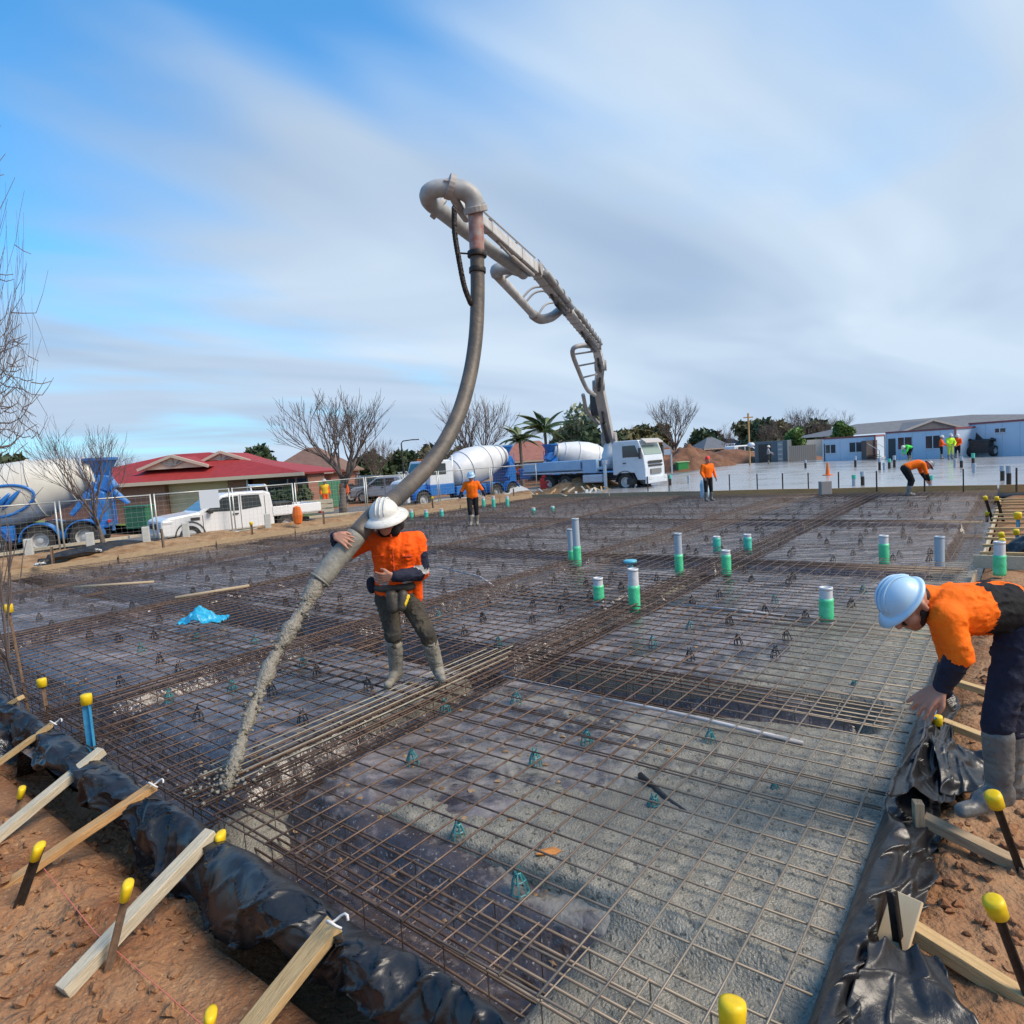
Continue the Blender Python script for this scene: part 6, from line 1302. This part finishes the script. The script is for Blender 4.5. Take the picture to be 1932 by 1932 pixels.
MB().box((xg0-.75+.35, .6, ez/2), (.9, .5, ez)).build('pier', M_BRICK, h); MB().box((xg1+.55, .6, ez/2), (1.05, .5, ez)).build('pier', M_BRICK, h); MB().box(((xg1+w_)/2+.6, 3.4, ez/2), (w_-xg1-1.0, 4, ez)).build('wall', M_BRICK, h); MB().box(((xg0+xg1)/2, 4.8, ez/2), (xg1-xg0+.6, 7.6, ez-.02)).build('wall', M_BRICK, h)
gd = thing('garage', None, None); bpy.data.objects.remove(gd)
gdoor = MB().box(((xg0+xg1)/2, .85, 1.08), (xg1-xg0, .08, 2.16)).build('garage_door', M_CREAM, h)
for i in range(4): MB().box(((xg0+xg1)/2, .795, .27+.54*i), (xg1-xg0-.04, .03, .47)).build('door_panel', M_CREAM, gdoor, bevel=.01)
MB().box(((xg0+xg1)/2, .8, 2.3), (xg1-xg0, .2, .3)).build('lintel', M_CREAM, h)
x_ = xg1+1.6; MB().box((x_+1.6, 1.38, 1.35), (2.4, .06, 1.5)).build('window', M_GLS, h); MB().box((x_+1.6, 1.34, 1.35), (.08, .06, 1.5)).build('window_frame', M_TRW, h); MB().tube([(xg1+1.2, .2, 0), (xg1+1.2, .2, ez)], .05, 8).build('porch_post', M_TRW, h); MB().tube([(w_-.3, .3, 0), (w_-.3, .3, ez)], .06, 8).build('porch_post', M_BRICK, h)
rz1 = at(350, 856, HY+5)[2]-hz
hip_roof(-6.5, w_+.35, -.15, 10.2, ez, rz1, hx(303)*1.13-hx(227)+1.0, at(398, 856, HY+5)[0]-hx(227), M_TILE, h)
MB().box(((w_-6.2)/2, -.2, ez-.08), (w_+6.9, .12, .2)).build('gutter', M_FASC, h)
def gable(u0, u1, vb, ua, va, y, nm='gable'):
    a, b_, c = at(u0, vb, y), at(u1, vb, y), at(ua, va, y); O = np.array([hx(227), HY, hz]); a, b_, c = a-O, b_-O, c-O; zb = (a[2]+b_[2])/2; y_ = y-HY
    a = (a[0], y_, zb); b_ = (b_[0], y_, zb); c = (c[0], y_, c[2]); bk = 4.5
    g = MB().add([a, b_, c, (a[0], y_+bk, zb), (b_[0], y_+bk, zb), (c[0], y_+bk, c[2])], [(0, 1, 2), (0, 2, 5, 3), (1, 4, 5, 2), (0, 3, 4, 1), (3, 5, 4)]).build(nm, [M_CREAM, M_TILE], h)
    for f in g.data.polygons:
        if abs(f.normal.y) < .6: f.material_index = 1
    tr = MB()
    for p0, p1 in ((a, c), (b_, c)): tr.beam(np.array(p0)+(0, -.1, .02), np.array(p1)+(0, -.1, .02), .2, .16)
    tr.build('bargeboard', M_FASC, g); dk = MB(); mid = np.array([c[0], y_-.06, zb+.15])
    for dx in (-.75, -.4, 0, .4, .75): dk.beam(mid, mid+np.array([dx, 0, (c[2]-zb)*.55*(1-abs(dx)*.5)]), .05, .06)
    dk.build('truss_ornament', mat('ornament', (.3, .3, .29), .6), g)
gable(262, 394, 884, 325, 861, HY+1.2); gable(374, 474, 873, 418, 853, HY+3.2)
def simple_house(lab, u0, u1, vbase, veave, vridge, y, wallm, roofm, depth=9, ridge=(.3, .7), extra=None, rz=0.0):
    a, b_ = at(u0, veave, y), at(u1, veave, y); L = b_[0]-a[0]; z0 = (a[2]+b_[2])/2; zr = at((u0+u1)/2, vridge, y+depth/2)[2]; zb = -.4; o = thing('house', lab, 'house', (a[0], y, zb), rz)
    MB().box((L/2, depth/2, (z0-zb)/2), (L*.94, depth*.92, z0-zb)).build('wall', wallm, o); hip_roof(-.3, L+.3, -.3, depth+.3, z0-zb, zr-zb, L*ridge[0], L*ridge[1], roofm, o)
    n = max(1, int(L/4))
    for i in range(n): MB().box((L*(i+.5)/n, depth*.04-.03, (z0-zb)*.55), (1.3, .06, 1.1)).build('window', M_GLS, o); MB().box((L*(i+.5)/n, depth*.04-.05, (z0-zb)*.55-.6), (1.5, .1, .08)).build('sill', M_FASC, o)
    MB().box((L/2, -.32, z0-zb-.1), (L+.5, .1, .16)).build('gutter', M_FASC, o); return o
M_BRNR = mat('brown_tile', (.16, .085, .055), .7, col2=(.21, .12, .08), scale=2); M_GRYR = mat('grey_tile', (.11, .115, .125), .65, col2=(.15, .15, .16), scale=2); M_RBR = mat('rust_tile', (.27, .09, .06), .7, col2=(.33, .14, .09), scale=2); M_WALLG = mat('grey_wall', (.4, .4, .38), .8)
simple_house('brown roofed house behind the large bare tree', 500, 625, 930, 893, 846, 55, M_BRICK, M_BRNR, 11, (.35, .55))
simple_house('brick red roofed house behind the palms', 945, 1060, 890, 868, 832, 64, M_BRICK, M_RBR, 12)
simple_house('orange brown roofed house behind the flowering gum tree', 1030, 1110, 880, 858, 818, 75, M_BRICK, M_BRNR, 12, (.35, .5))
simple_house('grey roofed house right of the pump truck cab', 1225, 1262, 860, 846, 822, 95, M_WALLG, M_GRYR, 10)
simple_house('small slate roofed house behind the bare oak', 1330, 1384, 850, 845, 824, 110, M_WALLG, M_GRYR, 10, (.4, .6)); simple_house('pale slate roofed house next to the site pole', 1378, 1414, 848, 842, 826, 118, M_WALLG, M_GRYR, 10, (.4, .6))
# long grey roofed building behind the huts
y = 78; pts = {q: at(q[0], q[1], y) for q in ((1580, 822), (1660, 795), (1900, 776), (2100, 800), (2100, 822))}
o = thing('long_roof_building', 'long low building with grey tiled roof behind the huts', 'building', (at(1580, 822, y)[0], y, -.4), 0); x0 = at(1580, 822, y)[0]; X = lambda u: at(u, 800, y)[0]-x0; Z = lambda u, v: at(u, v, y)[2]+.4
MB().add([(0, 0, Z(1580, 822)), (X(2200), 0, Z(1580, 822)), (X(2200), 14, Z(1580, 822)), (0, 14, Z(1580, 822)), (X(1668), 6, Z(1668, 795)), (X(1900), 6, Z(1900, 776)), (X(2150), 6, Z(1900, 790))], [(0, 1, 6, 5, 4), (1, 2, 6), (2, 3, 4, 5, 6), (3, 0, 4)]).build('roof', M_GRYR, o); MB().box((X(1900)/2+2, 7, 1.2), (X(2150), 13, Z(1580, 822)*.9)).build('wall', M_WALLG, o)
gx = X(1750); MB().add([(gx-3.5, -1, Z(1580, 822)), (gx+3.5, -1, Z(1580, 822)), (gx, -1, Z(1740, 794)), (gx-3.5, 5, Z(1580, 822)), (gx+3.5, 5, Z(1580, 822)), (gx, 5, Z(1740, 794))], [(0, 1, 2), (0, 2, 5, 3), (1, 4, 5, 2)]).build('gable', M_GRYR, o); MB().beam((gx-3.5, -1.06, Z(1580, 822)), (gx, -1.06, Z(1740, 794)), .12, .2).build('bargeboard', M_WALLG, o); MB().beam((gx+3.5, -1.06, Z(1580, 822)), (gx, -1.06, Z(1740, 794)), .12, .2).build('bargeboard', M_WALLG, o)
M_HUT = mat('hut_panel', (.50, .60, .70), .5, col2=(.46, .56, .67), scale=.8, spec=.4); M_TRIM = mat('hut_trim', (.24, .07, .075), .6)
def hut(lab, u0, u1, vt0, vt1, y0, y1, zb, wins, door, dep=2.8):
    a, b_ = at(u0, vt0, y0), at(u1, vt1, y1); L = math.hypot(*(b_-a)[:2]); zt = (a[2]+b_[2])/2; o = thing('site_hut', lab, 'site hut', (a[0], a[1], zb), math.atan2(b_[1]-a[1], b_[0]-a[0])); H_ = zt-zb
    MB().box((L/2, dep/2, H_/2), (L, dep, H_)).build('shell', M_HUT, o); MB().box((L/2, dep/2, H_+.05), (L+.1, dep+.1, .14)).build('roof_trim', M_TRIM, o); 
    for x in (.0, L): MB().box((x, -.02, H_/2), (.1, .1, H_)).build('corner_trim', M_TRIM if x else M_TRW, o)
    n = int(L/1.15)
    for i in range(1, n): MB().box((L*i/n, -.004, H_/2), (.02, .02, H_-.1)).build('panel_joint', mat('joint_grey', (.36, .44, .52), .6), o)
    for f0, f1, z0, z1 in wins:
        wd = MB().box((L*(f0+f1)/2, -.01, H_*(z0+z1)/2), (L*(f1-f0), .06, H_*(z1-z0))).build('window', M_GLS, o); MB().box((L*(f0+f1)/2, -.05, H_*(z0+z1)/2), (.06, .04, H_*(z1-z0))).build('mullion', M_TRW, wd)
        for zz in (z0, z1): MB().box((L*(f0+f1)/2, -.03, H_*zz), (L*(f1-f0)+.08, .08, .06)).build('frame', M_TRW, wd)
    if door: MB().box((L*(door[0]+door[1])/2, -.01, H_*.41), (L*(door[1]-door[0]), .06, H_*.8)).build('door', mat('dark_door', (.03, .04, .045), .5), o)
    return o
hut('left pale blue site hut with two windows and side door', 1553, 1651, 828, 824, 61, 58, -.25, ((.05, .24, .42, .78), (.52, .76, .42, .82)), (-.0, .03))
hut('middle pale blue site hut with dark door and two dark windows', 1672, 1803, 817, 810, 56, 50, -.25, ((.19, .39, .42, .84), (.60, .80, .42, .84)), (.035, .145))
hut('right pale blue site hut with one small high window', 1829, 1960, 800, 793, 51, 46, -.05, ((.40, .54, .70, .84),), None)
p = at(1661, 850, 57); o = thing('hut_stairs', 'dark steel landing and steps between the left and middle huts', 'steps', (p[0], p[1], -.3), .2)
for i in range(5): MB().box((0, -.3+i*.28, .12+.15*i), (.9, .26, .05)).build('step', M_CHAS, o)
for s in (-1, 1): MB().tube([(s*.45, -.4, 0), (s*.45, -.4, 1.1), (s*.45, 1.1, 1.8), (s*.45, 1.1, 0)], .03, 6).build('handrail', M_GALV, o)
MB().box((0, 1.3, 1.0), (1.1, .6, 2.0)).build('screen', mat('screen_brown', (.12, .09, .08), .7), o)

# ============================================================ lawn, street lamp, hedges
M_GRASS = mat('lawn_green', (.10, .17, .03), .9, col2=(.15, .22, .045), scale=.8, bump=.8, bscale=9, world=True)
a, b_ = street(3.9, 2.5), street(5.6, 5.5); q = []
for k in np.linspace(3.6, 5.6, 14): i = int(k/7*(nk-1)); q.append([C1[i]+nC[i]*(1.6 if k < 4.9 else 6.5), C1[i]+nC[i]*34])
q = np.array(q); tag(link('lawn', gridmesh('lawn', q[..., 0], q[..., 1], np.full(q.shape[:2], -.17), M_GRASS)), kind='structure')
p = at(762, 900, 46); p[2] = -.2; o = thing('street_lamp', 'thin grey street lamp rising behind the hose', 'street lamp', p, .2); MB().tube([(0, 0, 0), (0, 0, 3.9), (.12, 0, 4.05), (.9, 0, 4.12)], [.07, .045, .04, .035], 8).build('pole', M_CHAS, o); MB().box((1.0, 0, 4.1), (.5, .16, .07)).build('lamp_head', M_CHAS, o, bevel=.02)
p0, p1 = at(545, 905, 40), at(645, 905, 44); d = p1-p0; o = thing('green_fence', 'green steel fence beside the red roofed house', 'fence', (p0[0], p0[1], -.25), math.atan2(d[1], d[0])); L_ = math.hypot(*d[:2])
for i in range(9): MB().box((L_*(i+.5)/9, 0, .85), (L_/9*.96, .06, 1.7)).build('panel', mat('fence_green', (.05, .17, .10), .6), o)
p = at(262, 960, 34); p[2] = -.2; tag(MB().box((0, 0, .55), (1.1, .8, 1.1)).box((0, 0, 1.15), (1.2, .9, .1)).build('wheelie_bin', mat('bin_dkgreen', (.03, .14, .08), .5), None, loc=p, bevel=.04), 'dark green bin beside the garage door', 'bin')

# ============================================================ trees
M_BARK = mat('bark', (.11, .085, .07), .95, col2=(.17, .14, .12), scale=6, bump=.8, bscale=12); M_BARK2 = mat('twig_bark', (.105, .08, .07), .95, col2=(.15, .115, .10), scale=4)
def bare_tree_mesh(seed, H=6.0, spread=.5, levels=5, trunk_h=.22, r0=.12, kids=(4, 4, 3, 3, 3), up=.35, rmin=.006):
    rr = random.Random(seed); T_, C_ = MB(), MB()
    def grow(p, d, L, r_, lv):
        n = 3 if lv < 3 else 2; pts = [p]; q = p.copy(); dd = d.copy(); rs = [r_]
        for i in range(n):
            dd = (dd+Vector((rr.uniform(-.16, .16), rr.uniform(-.16, .16), rr.uniform(-.04, .16)*(1 if lv > 0 else .2)))).normalized(); q = q+dd*L/n; pts.append(q.copy()); rs.append(r_*(1-.45*(i+1)/n))
        (T_ if lv == 0 else C_).tube(pts, rs, 7 if lv < 2 else (4 if lv < 4 else 3), cap=lv < 2)
        if lv >= levels: return
        k = kids[min(lv, len(kids)-1)]
        for j in range(k):
            t = 1.0 if j == 0 else rr.uniform(.35 if lv else .62, 1.0); i = min(n-1, int(t*n)); f = t*n-i; b_ = pts[i].lerp(pts[i+1], min(1, f))
            a = rr.uniform(0, 2*math.pi) if lv else 2*math.pi*j/k+rr.uniform(-.4, .4); x = dd.orthogonal().normalized(); y = dd.cross(x); ang = spread*rr.uniform(.55, 1.25)*(.35 if j == 0 and lv > 0 else 1)
            nd_ = (dd*math.cos(ang)+(x*math.cos(a)+y*math.sin(a))*math.sin(ang)+Vector((0, 0, up*.3))).normalized()
            grow(b_, nd_, L*rr.uniform(.62, .86)*(1.25 if lv == 0 else 1), max(rmin, rs[i]*(.62 if j else .75)), lv+1)
    grow(Vector((0, 0, -.15)), Vector((rr.uniform(-.06, .06), rr.uniform(-.06, .06), 1)), H*trunk_h+.15, r0, 0)
    zs = max(q[2] for q in C_.v); f = H/zs
    for Q in (T_, C_): Q.v = [(x*f, y*f, z*f if z > 0 else z) for x, y, z in Q.v]
    return T_.mesh('trunk', M_BARK, True), C_.mesh('crown', M_BARK2, True)
protos = [bare_tree_mesh(s, 6.0, sp, 5, th, .11, kd) for s, sp, th, kd in ((3, .52, .24, (5, 4, 3, 3, 3)), (8, .6, .2, (5, 4, 4, 3, 3)), (21, .5, .18, (6, 4, 3, 3, 3)), (33, .66, .26, (4, 4, 4, 3, 3)))]
def bare_tree(lab, p, H, k, rz, sx=1.0, grp=None):
    o = thing('bare_tree', lab, 'tree', p, rz, grp); f = H/6.0; o.scale = (f*sx, f*sx, f); link('trunk', protos[k][0], o); link('crown', protos[k][1], o); return o
def on(u, y, z=-.25): p = at(u, 900, y); p[2] = z; return p
bare_tree('slim bare tree standing before the cream mixer drum', on(182, 21.3, .1), 4.45, 0, 1.0, 1.05)
bare_tree('large spreading bare tree beside the red roofed house', on(642, 35, -.2), 6.7, 2, 0.3, 1.3)
bare_tree('round bare tree behind the grassed verge', on(715, 58, -.3), 5.2, 2, 2.0, 1.15); bare_tree('bare tree rising behind the bonneted mixer drum', on(905, 45, -.2), 6.9, 2, 3.6, 1.2); bare_tree('low bare tree left of the hanging hose', on(800, 50, -.2), 4.4, 1, 4.1, 1.35)
bare_tree('tall bare oak on the red earth heap', on(1274, 88, -.2), 9.4, 2, .5, 1.1); bare_tree('small fan shaped bare tree beside the site pole', on(1380, 100, -.2), 6.0, 1, 1.7, 1.05)
for k, u in enumerate((1462, 1490, 1520, 1552, 1578)): bare_tree('bare tree in the thicket left of the left hut', on(u, 100+4*(k % 2), -.2), 6.3+.6*(k % 3), (1, 3, 2, 0, 1)[k], k*1.1, 1.2, 'bare trees behind the huts')
for k, (u, y, H) in enumerate(((372, 75, 4.6), (405, 78, 5.2), (430, 72, 4.8), (245, 70, 6), (1200, 110, 7.6), (860, 75, 6))): bare_tree(['bare tree behind the ridge of the red roof', 'bare tree behind the right cream gable', 'thin bare tree past the right cream gable', 'bare tree behind the blue hopper of the left mixer', 'bare tree behind the pump truck cab', 'bare tree far behind the bend of the hose'][k], on(u, y, -.3), H, k % 4, k*.9, 1.1)
# tree whose branches enter from the left, and the sapling under it
tm = bare_tree_mesh(52, 9.0, .9, 5, .40, .13, (8, 5, 4, 4, 3), .15, .011); p = np.array([-5.95, 6.75, -.3]); o = thing('overhanging_tree', 'bare tree whose twigs reach in over the left form', 'tree', p, 0.6); link('trunk', tm[0], o); link('crown', tm[1], o)
mr = max(math.hypot(q.co.x, q.co.y) for q in tm[1].vertices); o.scale = (1.25/mr, 1.25/mr, 1)
sp_ = bare_tree_mesh(77, 2.9, .45, 3, .16, .022, (5, 3, 2, 2)); p = G(40, 1345, -.2); o = thing('bare_sapling', 'bare thin sapling sprouting at the bend of the black film', 'sapling', p, 2.0); link('trunk', sp_[0], o); link('crown', sp_[1], o); o.scale = (.62, .62, .85)
# leafy crowns
def leafy(seed, R, n, leaf, squash=.8, clumps=14, gap=.35):
    rr = np.random.default_rng(seed); cs = rr.normal(size=(clumps, 3)); cs /= np.linalg.norm(cs, axis=1)[:, None]; cs *= (rr.random((clumps, 1))**.5)*.72; cr = rr.uniform(.28, .5, clumps)
    k = rr.integers(0, clumps, n); d = rr.normal(size=(n, 3)); d /= np.linalg.norm(d, axis=1)[:, None]; P = cs[k]+d*(cr[k]*rr.uniform(.55, 1.05, n))[:, None]; P[:, 2] *= squash; P *= R
    a = rr.normal(size=(n, 3)); a /= np.linalg.norm(a, axis=1)[:, None]; b_ = np.cross(a, rr.normal(size=(n, 3))); b_ /= np.linalg.norm(b_, axis=1)[:, None]; s = leaf*rr.uniform(.6, 1.3, (n, 1)); v = np.stack([P-a*s, P+b_*s*.45, P+a*s, P-b_*s*.45], 1).reshape(-1, 3)
    me = bpy.data.meshes.new('crown'); me.from_pydata(v.tolist(), [], [(4*i, 4*i+1, 4*i+2, 4*i+3) for i in range(n)]); return me
M_LEAFD = mat('leaf_dark', (.035, .062, .024), .7, col2=(.065, .095, .035), scale=1.4); M_LEAFP = mat('leaf_pale', (.14, .18, .09), .7, col2=(.30, .32, .22), scale=2.2); M_LEAFO = mat('leaf_olive', (.085, .085, .03), .7, col2=(.14, .12, .045), scale=1.2); M_LEAFG = mat('leaf_fresh', (.09, .17, .03), .7, col2=(.13, .21, .05), scale=1.5)
lm = {}
def leaf_tree(lab, p, H, R, m, seed, squash=.8, leaf=.16, n=2600, name='leafy_tree', cat='tree', grp=None):
    o = thing(name, lab, cat, p, seed*.7, grp); key = (seed % 4, m.name)
    if key not in lm:
        me = leafy(seed, 1.0, n, leaf, squash); me.materials.append(m); lm[key] = me
    c_ = link('crown', lm[key], o, (0, 0, H-R*squash*.95)); c_.scale = (R,)*3; MB().tube([(0, 0, -.1), (.05, 0, H*.35), (0, .04, H-R*.5)], [.05+.03*R, .04+.02*R, .03], 7).build('trunk', M_BARK, o, smooth=True)
    br_ = MB()
    for k in range(6): a = k*1.05; br_.tube([(0, 0, H*.45), (math.cos(a)*R*.5, math.sin(a)*R*.5, H-R*.55)], [.04, .015], 4)
    br_.build('limb', M_BARK, o); return o
leaf_tree('conifer behind the cream mixer drum', on(15, 52), 5.6, 2.6, M_LEAFD, 1, 1.0); leaf_tree('second conifer left of the cream mixer drum', on(-40, 55), 6.4, 2.8, M_LEAFD, 2, 1.0)
leaf_tree('dark rounded tree behind the end of the red roof', on(490, 62), 5.0, 2.1, M_LEAFD, 3); leaf_tree('low dark shrub behind the blue hopper of the left mixer', on(200, 48), 3.7, 1.6, M_LEAFO, 4, name='shrub', cat='shrub')
leaf_tree('pale flowering gum tree behind the boom foot', on(1092, 58), 7.2, 2.5, M_LEAFP, 5, 1.0, .13, 1500); leaf_tree('dark shrub under the pale gum tree', on(1115, 56), 4.1, 1.9, M_LEAFD, 6, name='shrub', cat='shrub'); leaf_tree('olive tree behind the pump truck cab', on(1205, 85), 6.4, 3.4, M_LEAFO, 7)
leaf_tree('dark tree between the boom foot and the cab', on(1150, 80), 5.2, 2.8, M_LEAFD, 8)
leaf_tree('fresh green tree before the container', on(1503, 72), 3.9, 1.5, M_LEAFG, 9); leaf_tree('yellow green shrub above the left hut roof', on(1588, 78), 4.2, 1.5, M_LEAFG, 10, name='shrub', cat='shrub')
for k, (u, y, H, R) in enumerate(((1440, 115, 6.2, 4), (1475, 118, 5.6, 4), (1330, 125, 5.5, 4), (1420, 120, 6.5, 3.5), (1545, 112, 5.5, 4), (1250, 118, 6.5, 3), (690, 95, 4.6, 4), (600, 85, 4.4, 3), (760, 100, 4.6, 4), (820, 105, 4.8, 4.4), (640, 90, 3.4, 3.0), (880, 95, 4.4, 3.6))):
    leaf_tree('dull olive tree in the belt beyond the roofs', on(u, y, -.4), H, R, M_LEAFO if k % 2 else M_LEAFD, 11+k, grp='olive trees beyond the roofs')
for k, (u, y, R) in enumerate(((505, 37, .9), (530, 36.5, 1.0), (480, 36, .7), (548, 39, 1.1))): leaf_tree('garden shrub before the porch of the red roofed house', on(u, y), R*1.5, R, M_LEAFD if k % 2 else M_LEAFO, 30+k, name='shrub', cat='shrub', grp='garden shrubs')
# palms
M_FROND = mat('palm_green', (.045, .085, .022), .6, col2=(.08, .12, .03), scale=3); fr = MB()
for i in range(26):
    t = i/25; x = 2.0*t; z = .75*t-1.25*t*t
    for s in (-1, 1): l_ = .42*math.sin(math.pi*(.12+.85*t)); fr.quad((x, 0, z), (x+.07, 0, z), (x+.30, s*l_, z-.18), (x+.24, s*l_, z-.18))
fr.tube([(2*t, 0, .75*t-1.25*t*t) for t in np.linspace(0, 1, 9)], [.03*(1-t)+.008 for t in np.linspace(0, 1, 9)], 4); frm = fr.mesh('frond', M_FROND)
for lab, u, y, H, seed, sc_ in (('left palm of the pair, shorter, with upright fronds', 985, 54, 3.9, 1, .85), ('right palm of the pair, fuller with arching fronds', 1033, 57, 4.7, 2, 1.15)):
    rr = random.Random(seed); o = thing('palm_tree', lab, 'palm', on(u, y), 0); MB().tube([(0, 0, 0), (.05, 0, H*.5), (0, 0, H)], [.17, .14, .12], 9).build('trunk', M_BARK, o)
    for k in range(20): f = link('frond', frm, o, (0, 0, H)); f.rotation_euler = (rr.uniform(-.3, .3), rr.uniform(-1.0, .35), k*.86+rr.uniform(-.2, .2)); f.scale = (sc_*rr.uniform(.8, 1.1),)*3

# the belt of trees goes on past the right edge
for k in range(16):
    q = np.array([104+k*9.5+random.uniform(-3, 3), 92-k*6.5+random.uniform(-5, 5), -.4])
    leaf_tree('dull olive tree in the belt beyond the roofs', q, 6+random.uniform(-1, 2), 3.8+random.uniform(-.6, .8), M_LEAFO if k % 2 else M_LEAFD, 40+k, grp='olive trees beyond the roofs')
